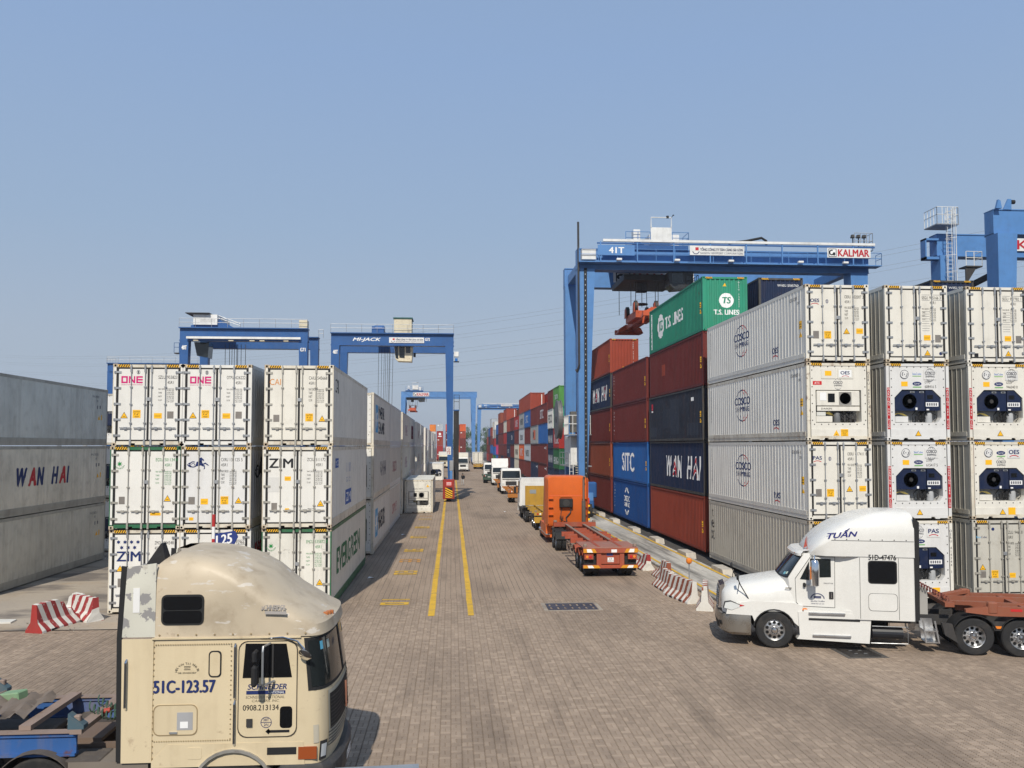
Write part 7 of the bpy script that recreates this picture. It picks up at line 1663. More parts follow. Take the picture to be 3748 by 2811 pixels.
        Ink().rect(-0.30, 1.68, 0.32, 2.15).place('notice', ink((190, 40, 40)), b, lambda u, v, q: (span+u, -1.95-q, v)); Ink().rect(-0.24, 2.0, 0.26, 2.05).rect(-0.24, 1.88, 0.26, 1.93).rect(-0.24, 1.76, 0.26, 1.81).place('notice_print', WHT, b, lambda u, v, q: (span+u, -1.95-q, v), lift=0.008)
        P(MB().cbox(span+0.10, -1.5, 1.95, span+0.38, -1.1, 3.2, 0.05), 'drive_motor', KB); P(MB().cbox(span+0.05, -1.2, 3.2, span+0.5, -0.4, 4.3, 0.05), 'gearbox', STEEL)
        pl_ = MB().box(span-0.30, 0.04, 4.9, span+0.22, 0.07, 5.75).build('number_board', CRW, c); Ink().text('G', 0, 5.36, 0.28, align='c').text('72', 0, 5.0, 0.28, align='c').place('lettering', ink((180, 40, 40)), pl_, lambda u, v, q: (span-0.04+u, 0.04-q, v), lift=0.012)
    elif kind == 'g71':
        Ink().text('G71', span-0.26, 15.5, 0.36, 0.52, bold=0.022).place('lettering', WHT, c, lambda u, v, q: (u, -0.04-q, v), lift=0.02)
        P(MB().box(0.3, -0.35, zb+0.12, span-0.2, -0.15, zb+0.34), 'cable_trough', CRW)
        for x in (1.0, 4.5, 6.6, 7.6, 10.0): P(MB().cbox(x, -0.4, zb-0.12, x+0.5, -0.1, zb-0.02, 0.02), 'floodlight', CRC)
        P(MB().box(0.7, 0.6, 18.25, 3.1, 5.5, 19.3), 'machinery_house', CRW); P(MB().box(0.0, 0.2, 19.36, 2.4, 5.8, 19.44), 'house_roof', DARK); P(MB().prism([(0.4, zt), (3.6, zt), (4.8, zt+0.15), (3.1, 18.9), (0.4, 18.2)], 'y', 0.8, 3.2), 'winch_frame'); rail(c, [(3.2, 0.7, 18.7), (5.4, 0.7, 17.9)], 0.5, STEEL)
        Ink().text('TỔNG CÔNG TY TÂN CẢNG SÀI GÒN', 1.4, 18.72, 0.09, 1.5).text('SAIGON NEWPORT CORPORATION', 1.4, 18.58, 0.06, 1.5).place('lettering', GRYI, c, lambda u, v, q: (u, 0.6-q, v), lift=0.01)
        P(MB().cbox(span-0.45, 0.1, 17.7, span+0.40, 1.0, 18.75, 0.03), 'cabinet', CRC)
        m = MB()
        for dx in (0, 0.45, 0.7, 0.95, 1.2, 1.3, 1.65, 2.1): m.cyl((3.2+dx, 3.5, 8.5), (3.2+dx, 3.5, zb), 0.03, n=5)
        P(m, 'hoist_rope', DARK); P(MB().cbox(3.0, 0.5, 7.8, 5.6, 8.0, 8.5, 0.05), 'spreader', OSP)
        P(MB().prism([(0.7, 16.5), (2.2, 16.5), (2.1, 14.9), (1.0, 15.1)], 'y', 1.0, 2.6), 'operator_cab', GLASS)
        P(MB().box(-1.0, 0.1, 15.2, -0.5, 0.8, 15.3), 'platform', DARK); rail(c, [(-1.0, 0.1, 15.3), (-0.5, 0.1, 15.3)], 1.0, MBL, post=0.4); rail(c, [(span+0.5, base, zt), (span+1.0, base, zt)], 0.9, STEEL, post=0.4)
    else:
        P(MB().cbox(-0.2, 0.0, zt-1.6, 0.8, 1.0, zt+0.1, 0.05), 'cabinet', MBL); rail(c, [(-0.4, -0.2, zt+0.1), (0.8, -0.2, zt+0.1)], 0.7, STEEL, post=0.4)
    return c
mijack('royal blue gantry crane lettered MI-JACK with its leg on the lane', -12.4, 91.0, idl='40T')
mijack('royal blue gantry crane marked G71 behind the leftmost white stacks', -27.15, 88.0, span=11.9, idl='40T', kind='g71')
mijack('small blue crane end showing in the gap left of the white stacks', -49.55, 127.0, span=12.0, kind='far', detail=False)
# ================================================================ other trucks along the queue and far down the lane
WT2 = paint('queue_white', (0.72, 0.715, 0.69), 0.4, dirt=0.2, var=0.04)
YOR = paint('chassis_amber', (0.40, 0.15, 0.025), 0.55, dirt=0.45, dcol=(0.20,0.10,0.05), var=0.1)
YTR = paint('trailer_yellow', (0.44, 0.255, 0.03), 0.6, dirt=0.6, dcol=(0.22,0.14,0.06), var=0.1)
def faxle(parent, y, rimmat=None):
    for s in (-1, 1):
        o = wheel(parent, s*0.98, y, s, rimmat=rimmat or ALU); o.rotation_euler[2] = -math.pi/2 if s > 0 else math.pi/2
    MB().cyl((-0.8, y, 0.52), (0.8, y, 0.52), 0.09, n=8).build('axle', DARK, parent)
def cabover(label, x, y, facing, body=None, hz=3.05, deflector=None, name=None, script=None, group='trucks queued on the right of the lane', rear_text=None, dots=False):
    """flat fronted cab; facing = -1 towards the camera. Local: y along the lane, front at y = 0 going back to +y"""
    t = thing(name or 'cabover_truck', label, 'truck', (x, y, 0), 0 if facing < 0 else math.pi, group); body = body or WT2
    P = lambda m, n, mt, **k: m.build(n, mt, t, **k)
    P(MB().loft([[(sx*h, yy, z) for sx, yy in ((-1, 0.10+f), (-0.86, f), (0.86, f), (1, 0.10+f), (1, 2.15), (-1, 2.15))] for z, f, h in ((0.95, 0.0, 1.22), (1.9, 0.02, 1.22), (hz-0.25, 0.22, 1.18), (hz, 0.42, 1.08))]), 'cab_body', body)
    P(MB().face([(-1.10, 0.012, 1.95), (1.10, 0.012, 1.95), (1.05, 0.205, hz-0.28), (-1.05, 0.205, hz-0.28)]), 'windscreen', GLASS)
    P(MB().box(-1.05, -0.02, 1.78, 1.05, 0.02, 1.86), 'wiper_panel', BLACK)
    P(MB().box(-0.66, -0.03, 1.08, 0.66, 0.0, 1.56), 'grille', plain('grille_dark', (0.03,0.03,0.032), 0.5))
    P(MB().lathe([(0.0, 0.03), (0.10, 0.02), (0.11, 0.0)], (0, -0.02, 1.30), 'y', 12).move(Matrix.Diagonal((1, 1, 1, 1))), 'front_badge', CHROME)
    P(MB().cbox(-1.22, -0.14, 0.42, 1.22, 0.30, 0.96, 0.05), 'bumper', body)
    P(MB().box(-0.75, -0.15, 0.50, 0.75, -0.14, 0.62), 'bumper_intake', BLACK)
    for s in (-1, 1):
        P(MB().box(s*0.98-0.18, -0.035, 1.12, s*0.98+0.18, 0.0, 1.36), 'headlamp', plain('headlamp_clear', (0.62,0.64,0.63), 0.1))
        P(MB().box(s*1.0-0.14, -0.155, 0.60, s*1.0+0.14, -0.14, 0.74), 'fog_lamp', plain('headlamp_clear', (0.62,0.64,0.63), 0.1))
        P(MB().prism([(0.25, 1.95), (1.5, 1.95), (1.5, hz-0.3), (0.42, hz-0.3)], 'x', s*1.20, s*1.225), 'door_window', GLASS)
        P(MB().cbox(s*1.45-0.10, 0.05, 1.85, s*1.45+0.10, 0.16, 2.45, 0.03).beam((s*1.2, 0.2, 2.5), (s*1.45, 0.1, 2.4), 0.04, 0.04), 'mirror', BLACK)
        P(MB().prism([(0.75, 1.0), (1.0, 1.2), (1.9, 1.2), (2.15, 1.0)], 'x', s*0.95, s*1.24), 'wheel_arch', body)
        P(MB().box(s*0.42-0.05, 2.0, 0.75, s*0.42+0.05, 6.6, 1.0), 'chassis_rail', DARK)
        P(MB().cbox(s*0.95-0.25, 2.5, 0.5, s*0.95+0.25, 3.7, 1.0, 0.04), 'fuel_tank', DARK)
        P(MB().box(s*0.92-0.27, 4.0, 1.10, s*0.92+0.27, 6.6, 1.14), 'mudguard', BLACK)
    P(MB().box(-1.0, 2.15, 1.0, 1.0, 2.19, hz-0.35), 'cab_back', body)
    if script: Ink().text(script, -0.55, 1.62, 0.10, 1.1, spacing=1.2).place('lettering', GRYI, t, lambda u, v, w: (u, 0.0-w, v), lift=0.03)
    if rear_text: Ink().rect(-0.55, 2.25, 0.6, 2.62).place('rear_board', WHT, t, lambda u, v, w: (-u, 2.19+w, v)); Ink().text(rear_text, -0.48, 2.34, 0.2, 1.0).place('lettering', BLK, t, lambda u, v, w: (-u, 2.19+w, v), lift=0.008)
    if deflector:
        z1 = deflector
        P(MB().loft([[(-1.18, 0.35, hz-0.1), (1.18, 0.35, hz-0.1), (1.18, 2.1, hz-0.1), (-1.18, 2.1, hz-0.1)], [(-1.22, 0.75, hz+0.25), (1.22, 0.75, hz+0.25), (1.22, 2.1, hz+0.25), (-1.22, 2.1, hz+0.25)], [(-1.22, 1.35, z1), (1.22, 1.35, z1), (1.22, 2.1, z1), (-1.22, 2.1, z1)]]), 'wind_deflector', body, smooth=50)
    faxle(t, 1.45)
    for y2 in (4.7, 6.0): faxle(t, y2)
    return t
def skeleton(label, x, y, L, mat, group='skeletal trailers in the queue', bulkhead=None, name='skeletal_trailer', axles=(0.9, 2.1)):
    t = thing(name, label, 'trailer', (x, y, 0), 0, group)
    for q in (-0.48, 0.48): MB().box(q-0.07, 0.2, 1.24, q+0.07, L, 1.30).box(q-0.02, 0.2, 0.95, q+0.02, L-0.2, 1.24).build('main_beam', mat, t)
    for i in range(5): yy = 0.6+(L-1.0)*i/4; MB().box(-1.18, yy-0.09, 1.05, 1.18, yy+0.09, 1.22).build('cross_member', mat, t)
    MB().box(-1.22, 0.0, 1.05, 1.22, 0.14, 1.28).build('rear_bumper', mat, t); MB().box(-1.22, 0.02, 0.55, 1.22, 0.10, 0.95).build('rear_panel', mat, t)
    for s in (-1, 1):
        MB().lathe([(0.0, -0.02), (0.06, -0.015), (0.065, 0.0)], (s*0.98, 0.0, 1.16), 'y', 10).build('tail_lamp', REDL, t); MB().lathe([(0.0, -0.02), (0.06, -0.015), (0.065, 0.0)], (s*0.80, 0.0, 1.16), 'y', 10).build('reversing_lamp', WHT, t)
        MB().cbox(s*1.1-0.08, 0.05, 1.28, s*1.1+0.08, 0.22, 1.40, 0.02).build('twist_lock', BRWN, t)
    for a in axles: axle_y(t, a)
    if bulkhead:
        b = MB().box(-1.20, L-0.15, 1.25, 1.20, L, bulkhead).build('bulkhead', YTR, t)
        for q in (-1.1, 0.0, 1.1): MB().box(q-0.05, L-0.20, 1.25, q+0.05, L-0.15, bulkhead).build('bulkhead_rib', YTR, b)
        MB().box(-0.85, L-0.165, 2.15, -0.35, L-0.15, 2.45).build('bulkhead_window', plain('window_grey', (0.25,0.28,0.30), 0.3), b)
    return t
skeleton('yellow skeletal trailer with a yellow bulkhead ahead of the orange tractor', 6.9, 58.6, 7.6, YTR, bulkhead=2.75, axles=(0.8, 2.0, 3.2))
cabover('white cab seen from behind coupled to the yellow bulkhead trailer', 6.75, 71.5, 1, hz=3.22, rear_text='QUỐC DŨNG')
skeleton('amber skeletal trailer parked between the white cab and the front-facing white truck', 6.95, 87.2, 11.0, YOR)
cabover('white flat-fronted truck facing the camera in the right-hand queue', 7.15, 102.6, -1, hz=3.1, script='HYUNDAI')
skeleton('amber skeletal trailer behind the flat-fronted white truck', 7.0, 108.4, 11.5, YOR)
cabover('white truck with tall curved roof deflector facing the camera in the queue', 7.1, 125.0, -1, hz=2.9, deflector=3.95)
GRC = paint('chassis_green', (0.03, 0.07, 0.05), 0.55, dirt=0.4)
skeleton('dark green short chassis at the lane side beyond the tall deflector truck', 6.05, 132.6, 6.5, GRC)
cabover('farthest white cab of the queue, partly hidden behind the deflector truck', 6.5, 140.5, -1, hz=3.0)
def boxload(label, x, y, wallm, z=1.30, end='flat'): return container(label, x, y, z, 'reefer', wall=wallm, end=end, door=wallm, group='reefers riding on trailers', seen=(-1, 1))
skeleton('yellow trailer chassis carrying a white reefer away down the far lane', 6.6, 213.0, 12.3, YTR); boxload('white reefer with closed doors riding on the yellow chassis down the far lane', 6.6, 213.1, reefer_white(1), 1.32, 'doors')
cabover('white truck with slatted grille coming up the middle of the far lane', 2.52, 192.0, -1, hz=3.2, group='trucks far down the lane'); boxload('white reefer behind the slatted-grille truck in the far lane', 2.52, 194.6, reefer_white(1), 1.32)
cabover('pale cream truck far down the lane left of the crane leg', -2.2, 222.0, -1, body=paint('far_cream', (0.66, 0.60, 0.46), 0.5, dirt=0.2), hz=3.3, group='trucks far down the lane'); boxload('white reefer behind the pale cream truck in the far lane', -2.2, 224.6, reefer_white(2), 1.32)

# ================================================================ person walking on the lane
def person(label, x, y, rotz):
    t = thing('person', label, 'person', (x, y, 0), rotz)
    me = bpy.data.meshes.new('body')
    V = [(0,0,0.95), (0,0,1.12), (0,0,1.32), (0,0,1.45), (0,0.01,1.53), (0,0.02,1.64), (0,0.02,1.72),
         (0.17,0,1.41), (0.23,0.02,1.17), (0.22,-0.10,0.95), (0.21,-0.14,0.85),
         (-0.17,0,1.41), (-0.24,-0.02,1.18), (-0.16,-0.16,1.08), (-0.08,-0.20,1.16),
         (0.09,0,0.90), (0.11,-0.06,0.50), (0.11,0.02,0.09), (0.12,-0.12,0.05),
         (-0.09,0,0.90), (-0.11,0.10,0.50), (-0.12,0.22,0.12), (-0.12,0.10,0.05)]
    Ed = [(0,1),(1,2),(2,3),(3,4),(4,5),(5,6),(3,7),(7,8),(8,9),(9,10),(3,11),(11,12),(12,13),(13,14),(0,15),(15,16),(16,17),(17,18),(0,19),(19,20),(20,21),(21,22)]
    Rr = [0.15,0.14,0.16,0.11,0.055,0.095,0.07, 0.06,0.048,0.04,0.035, 0.06,0.048,0.04,0.035, 0.095,0.068,0.048,0.042, 0.095,0.068,0.048,0.042]
    me.from_pydata(V, Ed, [])
    o = bpy.data.objects.new('body', me); COL.objects.link(o)
    sk = o.modifiers.new('skin', 'SKIN'); sub = o.modifiers.new('sub', 'SUBSURF'); sub.levels = 1; sub.render_levels = 1
    for i, r in enumerate(Rr): me.skin_vertices[0].data[i].radius = (r, r)
    me.skin_vertices[0].data[0].use_root = True
    dg = bpy.context.evaluated_depsgraph_get(); m2 = bpy.data.meshes.new_from_object(o.evaluated_get(dg)); bpy.data.objects.remove(o)
    mats = [plain('skin', (0.30,0.17,0.11), 0.6), plain('dark_shirt', (0.012,0.012,0.016), 0.8), plain('pale_trousers', (0.42,0.42,0.42), 0.8), plain('shoes', (0.02,0.02,0.02), 0.6)]
    m2.name = 'body'; m2.materials.clear()
    b = bpy.data.objects.new('body', m2); COL.objects.link(b); b.parent = t
    for mm in mats: m2.materials.append(mm)
    for p in m2.polygons:
        z = p.center.z; p.material_index = 3 if z < 0.10 else 2 if z < 0.93 and abs(p.center.x) < 0.19 else 1 if z < 1.48 and not (z < 0.93) else 0
        p.use_smooth = True
    MB().lathe([(0.0, 0.14), (0.07, 0.12), (0.10, 0.05), (0.104, -0.02), (0.09, -0.06)], (0, 0.025, 1.66), 'z', 12).build('hair', plain('hair_black', (0.01,0.009,0.009), 0.7), t, smooth=50)
    m = MB().cbox(0.02, 0.08, 0.98, 0.40, 0.34, 1.42, 0.07); m.build('shoulder_bag', BLACK, t, smooth=40)
    MB().tube([(0.2, 0.2, 1.40), (0.12, 0.05, 1.47), (-0.05, -0.10, 1.40), (-0.14, -0.14, 1.2)], 0.025, 5).build('bag_strap', BLACK, t)
    return t
person('person in dark top and pale trousers carrying a black bag along the lane', 1.62, 126.4, R(15))

# ================================================================ barriers, signs and small things
RW = paint('barrier_white', (0.68, 0.66, 0.61), 0.8, dirt=0.35, dcol=(0.30,0.25,0.19), chips=0.35, chipcol=(0.40,0.34,0.27), bump=0.4)
def barrier_paint(name, red):
    m = paint(name, (0.68, 0.66, 0.61), 0.8, dirt=0.35, dcol=(0.30,0.25,0.19), chips=0.5, chipcol=(0.38,0.32,0.25), bump=0.4)
    N = m.node_tree.nodes; L = m.node_tree.links; b = N['Principled BSDF']
    src = b.inputs['Base Color'].links[0].from_socket
    tc = [n for n in N if n.type == 'TEX_COORD'][0]; sp = N.new('ShaderNodeSeparateXYZ'); L.new(tc.outputs['Object'], sp.inputs[0])
    a = N.new('ShaderNodeMath'); a.operation = 'MULTIPLY_ADD'; a.inputs[1].default_value = 0.45; L.new(sp.outputs[2], a.inputs[0]); L.new(sp.outputs[1], a.inputs[2])
    d = N.new('ShaderNodeMath'); d.operation = 'DIVIDE'; d.inputs[1].default_value = 0.40; L.new(a.outputs[0], d.inputs[0])
    f = N.new('ShaderNodeMath'); f.operation = 'FRACT'; L.new(d.outputs[0], f.inputs[0])
    g = N.new('ShaderNodeMath'); g.operation = 'GREATER_THAN'; g.inputs[1].default_value = 0.5; L.new(f.outputs[0], g.inputs[0])
    nz = N.new('ShaderNodeTexNoise'); nz.inputs['Scale'].default_value = 9; nz.inputs['Detail'].default_value = 6; L.new(tc.outputs['Object'], nz.inputs[0])
    r = N.new('ShaderNodeMapRange'); r.inputs[1].default_value = 0.62; r.inputs[2].default_value = 0.66; r.inputs[3].default_value = 1.0; r.inputs[4].default_value = 0.2; L.new(nz.outputs[0], r.inputs[0])
    mu = N.new('ShaderNodeMath'); mu.operation = 'MULTIPLY'; L.new(g.outputs[0], mu.inputs[0]); L.new(r.outputs[0], mu.inputs[1])
    x = N.new('ShaderNodeMix'); x.data_type = 'RGBA'; L.new(mu.outputs[0], x.inputs[0]); L.new(src, x.inputs[6]); x.inputs[7].default_value = (*red, 1); L.new(x.outputs[2], b.inputs['Base Color'])
    return m
BRNS = barrier_paint('barrier_brown_stripes', (0.26, 0.075, 0.04)); REDS = barrier_paint('barrier_red_stripes', (0.30, 0.035, 0.035))
REDP = paint('barrier_red', (0.36, 0.035, 0.03), 0.8, dirt=0.3, chips=0.4, chipcol=(0.45,0.38,0.30))
def barrier(label, x, y, rot, L, mat, broken=0, seed=0, H=0.82, endmat=None):
    """jersey barrier: length along local y; broken ends are jagged"""
    r = random.Random(seed); t = thing('concrete_barrier', label, 'barrier', (x, y, 0), rot, 'striped concrete barriers')
    pr = [(-0.30, 0.0), (-0.30, 0.07), (-0.13, 0.32), (-0.085, H), (0.085, H), (0.13, 0.32), (0.30, 0.07), (0.30, 0.0)]
    n = 14; rings = []
    for i in range(n+1):
        f = i/n; yy = L*f
        cut = 1.0
        if broken and f > 1-broken: cut = max(0.30, 1-(f-(1-broken))/broken*0.75+r.uniform(-0.12, 0.10))
        rings.append([(px*r.uniform(0.97, 1.02), yy+r.uniform(-0.02, 0.02)*(i in (0, n)), min(pz, H*cut)+(r.uniform(-0.015, 0.015) if pz > 0.05 else 0)) for px, pz in pr])
    m = MB(); m.loft(rings); m.build('block', mat, t)
    if endmat: MB().add([(px*0.99, -0.012, pz) for px, pz in pr], [tuple(range(8))]).build('end_face', endmat, t)
    for q in (0.28, 0.68):
        if q*L < L*(1-broken): MB().box(-0.31, q*L-0.12, -0.01, 0.31, q*L+0.12, 0.065).build('drain_notch', BLACK, t)
    return t
barrier('white end-on concrete barrier beside the white truck nose', 8.98, 29.95, R(-18), 1.75, BRNS, 0.0, 1, H=0.86, endmat=RW)
barrier('brown and white striped barrier carrying the amber warning lamp', 9.02, 31.35, R(10), 2.15, BRNS, 0.0, 2, endmat=RW)
barrier('striped barrier with a broken far end beyond the amber lamp', 8.80, 33.75, R(2), 1.9, BRNS, 0.3, 3, endmat=RW)
barrier('broken striped barrier lump beside the runway near the trailer tail', 9.36, 36.4, R(0), 2.0, BRNS, 0.55, 4)
barrier('shattered barrier fragment right behind the orange trailer', 9.25, 39.7, R(8), 1.7, REDS, 0.7, 5, H=0.75)
barrier('red and white striped barrier with crumbling end at the left of the yard', -13.05, 27.95, R(-14), 1.9, REDS, 0.45, 6, H=0.88, endmat=REDP)
barrier('short white broken barrier between the two striped ones on the left', -12.75, 30.7, R(55), 0.9, RW, 0.5, 7, H=0.75)
barrier('red and white barrier lying in front of the seven star reefer', -11.85, 29.6, R(52), 1.3, REDS, 0.0, 8, H=0.80)
# rubble round the broken ends
rub = MB(); r = random.Random(12)
for k in range(150):
    cx, cy = ((9.3, 38.6), (9.4, 36.2), (-11.9, 29.0), (9.7, 33.0), (-13.6, 29.8))[k % 5]; a = r.gauss(cx, 0.45); b_ = r.gauss(cy, 0.8); s = r.uniform(0.015, 0.06)
    rub.add([(a+r.uniform(-s, s), b_+r.uniform(-s, s), r.uniform(0.0, s*1.3)) for _ in range(4)], [(0,1,2),(0,2,3),(0,3,1),(1,3,2)])
o = rub.build('rubble', paint('rubble_grey', (0.36,0.32,0.27), 0.9)); o['kind'] = 'stuff'; tag(o, 'loose concrete chips scattered round the broken barriers', 'rubble')
b = thing('warning_lamp', 'round amber warning lamp on a thin steel pole above the striped barrier', 'lamp', (8.98, 31.9, 0.80))
MB().cyl((0, 0, 0), (0, 0, 0.62), 0.022, n=8).build('pole', STEEL, b); MB().lathe([(0.05, -0.12), (0.10, -0.08), (0.12, 0.0), (0.10, 0.08), (0.0, 0.12)], (0, 0, 0.72), 'z', 14).build('lens', AMBER, b, smooth=50)
b = thing('bay_sign', 'blue arrow sign L25 on a red and white post behind the cream truck', 'sign', (-7.85, 28.9, 0))
for i in range(9): MB().cyl((0, 0, 0.40*i), (0, 0, 0.40*i+0.40), 0.055, n=10).build('post_band', plain('post_red', (0.42,0.03,0.03), 0.5) if i % 2 == 0 else WHT, b)
s_ = MB().prism([(0.05, 2.50), (0.68, 2.62), (0.80, 2.86), (0.70, 3.06), (0.05, 2.96)], 'y', -0.02, 0.02).build('board', ink((38, 56, 120)), b); Ink().text('L25', 0.10, 2.58, 0.32, 0.50, bold=0.02).place('lettering', WHT, s_, lambda u, v, w: (u, -0.02-w, v+(u-0.1)*0.17))
b = thing('notice_board', 'grey framed board back at the bottom edge of the picture', 'board', (-1.06, 12.6, 0), R(3.5))
MB().box(-0.56, 0.0, 0.35, 0.56, 0.04, 1.18).build('panel', paint('board_grey', (0.17,0.175,0.18), 0.5, dirt=0.25), b)
fr = paint('board_frame', (0.42,0.44,0.46), 0.4, metal=0.5, dirt=0.3, rust=0.05)
MB().box(-0.60, -0.06, 1.18, 0.60, 0.10, 1.23).build('top_rail', fr, b); MB().box(-0.60, -0.04, 0.30, 0.60, 0.08, 0.35).build('bottom_rail', fr, b)
for q in (-0.58, 0.58): MB().box(q-0.02, -0.04, 0.0, q+0.02, 0.08, 1.18).build('post', fr, b)
tag(MB().prism([(0,0),(1.3,0.1),(1.5,0.6),(0.15,0.5)], 'z', 0.012, 0.05).build('red_plank', paint('plank_red', (0.28,0.06,0.05), 0.8, dirt=0.5)), 'faded red board lying on the yard by the shaded reefers', 'board').location = (-13.0, 36.6, 0)
tag(MB().prism([(0,0),(0.9,0.05),(0.85,0.55),(0.05,0.6)], 'z', 0.012, 0.06).build('pale_slab', RW), 'pale flat slab lying on the yard at the left edge', 'slab').location = (-15.4, 29.4, 0)
# scattered litter on the lane edge
for i, (x, y) in enumerate(((-3.3, 56.4), (4.6, 75.3), (-3.7, 38.2))):
    tag(MB().add([(0,0,0.02),(0.25,0.05,0.05),(0.3,0.2,0.02),(0.05,0.25,0.06)], [(0,1,2),(0,2,3)]).build('litter', WHT), ('scrap of white paper in the shade of the left stacks', 'white scrap on the lane beside the yellow trailer', 'small white scrap near the green framed reefer')[i], 'litter', 'litter on the lane').location = (x, y, 0.005)
# yellow access frames in the gaps between reefer stacks
for i, (x, y, h) in enumerate(((-5.05, 44.6, 5.6), (-5.1, 72.0, 5.4), (-17.2, 47.3, 6.0))):
    t = thing('access_tower', ('yellow access frame in the first gap of the left lane row', 'yellow access frame in the second gap of the left lane row', 'yellow access frame in the dark gap at the left')[i], 'access tower', (x, y, 0), 0, 'yellow reefer access frames')
    YF = paint('access_yellow', (0.50, 0.30, 0.03), 0.6, dirt=0.5, rust=0.15); m = MB()
    for a in (-0.25, 0.25):
        for b_ in (-0.8, 0.8): MB().box(a-0.05, b_-0.05, 0, a+0.05, b_+0.05, h).build('upright', YF, t)
    for q in range(3):
        z = 2.6+2.9*q
        if z < h: MB().box(-0.30, -0.85, z, 0.30, 0.85, z+0.06).build('deck', YF, t); rail(t, [(0.28, -0.8, z+0.06), (0.28, 0.8, z+0.06)], 1.0, YF, post=0.8)

# ================================================================ power line, pylon and trees beyond the yard
PY = paint('pylon_steel', (0.16, 0.16, 0.165), 0.6, dirt=0.2)
t = thing('pylon', 'lattice power pylon top above the shaded reefers at the left edge', 'pylon', (-226, 430, 0), R(25))
m = MB(); H = 51.0
def pw(z): return 3.6*(1-z/H)+1.1
zs = [0, 8, 15, 21, 26, 30, 34, 38, 42, 46, 49.5]
for a, b_ in zip(zs, zs[1:]):
    wa, wb = pw(a), pw(b_); A = [(-wa, -wa, a), (wa, -wa, a), (wa, wa, a), (-wa, wa, a)]; B = [(-wb, -wb, b_), (wb, -wb, b_), (wb, wb, b_), (-wb, wb, b_)]
    for k in range(4): m.beam(A[k], B[k], 0.28, 0.28); m.beam(A[k], B[(k+1) % 4], 0.18, 0.18); m.beam(B[k], A[(k+1) % 4], 0.18, 0.18); m.beam(B[k], B[(k+1) % 4], 0.18, 0.18)
m.build('lattice_tower', PY, t)
for z in (38.0, 42.5, 47.0):
    for s in (-1, 1): MB().beam((0, s*1.2, z+1.6), (0, s*7.0, z), 0.22, 0.22).beam((0, s*1.2, z), (0, s*7.0, z), 0.22, 0.22).beam((0, s*4.0, z), (0, s*3.6, z+0.9), 0.15, 0.15).build('cross_arm', PY, t)
WIRE = plain('wire_grey', (0.22, 0.25, 0.28), 0.6)
k = 0
for z0 in (50.3, 47.0, 42.8, 38.8, 34.8):
    for off in (0.0, 1.3):
        pts = []
        for i in range(41):
            q = i/40; pts.append((-226+346*q, 430-280*q+off*2, z0-off*0.55-10.0*4*q*(1-q)+(0.0 if z0 > 40 else 0.0)))
        tag(MB().tube(pts, 0.028, 4).build('power_line', WIRE), 'thin overhead power wire, %s of the ten crossing the sky' % NTH[k], 'power line', 'overhead power wires'); k += 1
def leafmat(name, c):
    m = bpy.data.materials.new(name); m.use_nodes = True; N = m.node_tree.nodes; L = m.node_tree.links; b = N['Principled BSDF']; b.inputs['Roughness'].default_value = 0.7
    g = N.new('ShaderNodeNewGeometry'); r = N.new('ShaderNodeMix'); r.data_type = 'RGBA'; L.new(g.outputs['Random Per Island'], r.inputs[0]); r.inputs[6].default_value = (*[q*0.55 for q in c], 1); r.inputs[7].default_value = (*[q*1.5 for q in c], 1); L.new(r.outputs[2], b.inputs['Base Color']); return m
LEAF = leafmat('leaf_green', (0.06, 0.105, 0.035)); BARK = paint('bark', (0.09, 0.065, 0.045), 0.9)
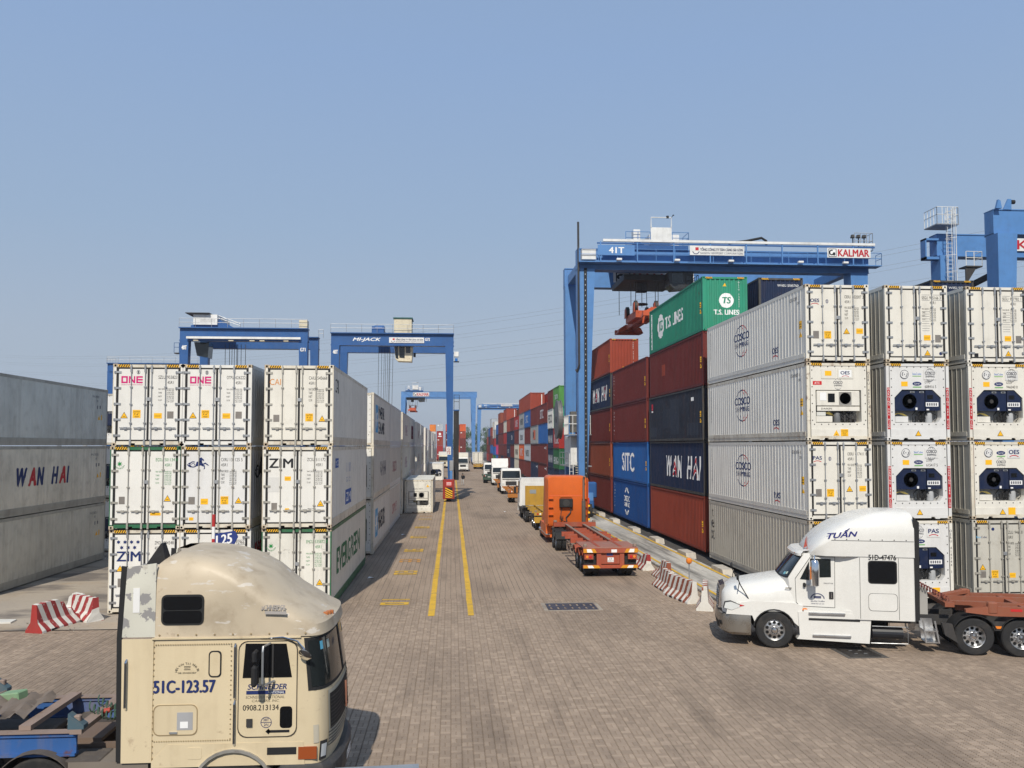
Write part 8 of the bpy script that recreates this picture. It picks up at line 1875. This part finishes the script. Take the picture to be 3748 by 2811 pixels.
def tree(label, x, y, h, w, seed):
    r = random.Random(seed); t = thing('tree', label, 'tree', (x, y, 0), 0, 'trees beyond the yard')
    m = MB().cyl((0, 0, 0), (r.uniform(-0.3, 0.3), 0, h*0.55), 0.30, 0.14, n=8)
    for k in range(6): a = r.uniform(0, 6.28); m.cyl((0, 0, h*(0.25+0.05*k)), (w*0.6*math.cos(a), w*0.6*math.sin(a), h*(0.5+0.06*k)), 0.11, 0.03, n=6)
    m.build('trunk', BARK, t, smooth=40)
    cr = MB(); cl = [(r.gauss(0, w*0.42), r.gauss(0, w*0.42), h*r.uniform(0.28, 0.95), r.uniform(0.12, 0.28)*w) for _ in range(26)]
    for cx, cy, cz, rr in cl:
        for _ in range(130):
            d = Vector((r.gauss(0, 1), r.gauss(0, 1), r.gauss(0, 0.8))).normalized()*rr*r.uniform(0.5, 1.08); p = Vector((cx, cy, cz))+d; s = r.uniform(0.16, 0.34)
            u = Vector((r.gauss(0, 1), r.gauss(0, 1), r.gauss(0, 1))).normalized(); v = u.orthogonal().normalized()
            cr.add([p-u*s, p+v*s*0.5, p+u*s, p-v*s*0.5], [(0, 1, 2, 3)])
    cr.mesh; me = cr.mesh('crown', recalc=False); put('crown', me, LEAF, t)
tree('tall leafy green tree at the far end between the stacks', 11.5, 385, 15.5, 6.5, 1)
tree('lower green tree beside the taller one at the far end', 16.5, 392, 12.5, 6.0, 2)
tree('leafy green tree at the far end behind the crane leg', 5.0, 400, 12.0, 6.0, 3)
for i, (x, y, h) in enumerate(((-40, 520, 13), (40, 540, 12), (62, 560, 14), (-70, 540, 12))): tree('%s dark tree on the horizon behind the stacks' % NTH[i], x, y, h, 8, 10+i)

# ================================================================ thin haze filling the air over the yard
hz_ = MB().box(-1450, -100, -1.2, 1450, 2450, 56.0).build('haze', None); hz_['kind'] = 'stuff'; hz_['label'] = 'thin pale haze hanging over the whole yard'; hz_['category'] = 'haze'
hm = bpy.data.materials.new('haze_air'); hm.use_nodes = True; hn = hm.node_tree
hn.nodes.remove(hn.nodes['Principled BSDF']); vn = hn.nodes.new('ShaderNodeVolumePrincipled')
vn.inputs['Color'].default_value = (0.86, 0.91, 1.0, 1); vn.inputs['Density'].default_value = 0.00032; vn.inputs['Anisotropy'].default_value = 0.2
hn.links.new(vn.outputs[0], hn.nodes['Material Output'].inputs['Volume'])
hz_.material_slots[0].material = hm
scene.cycles.volume_bounces = 0
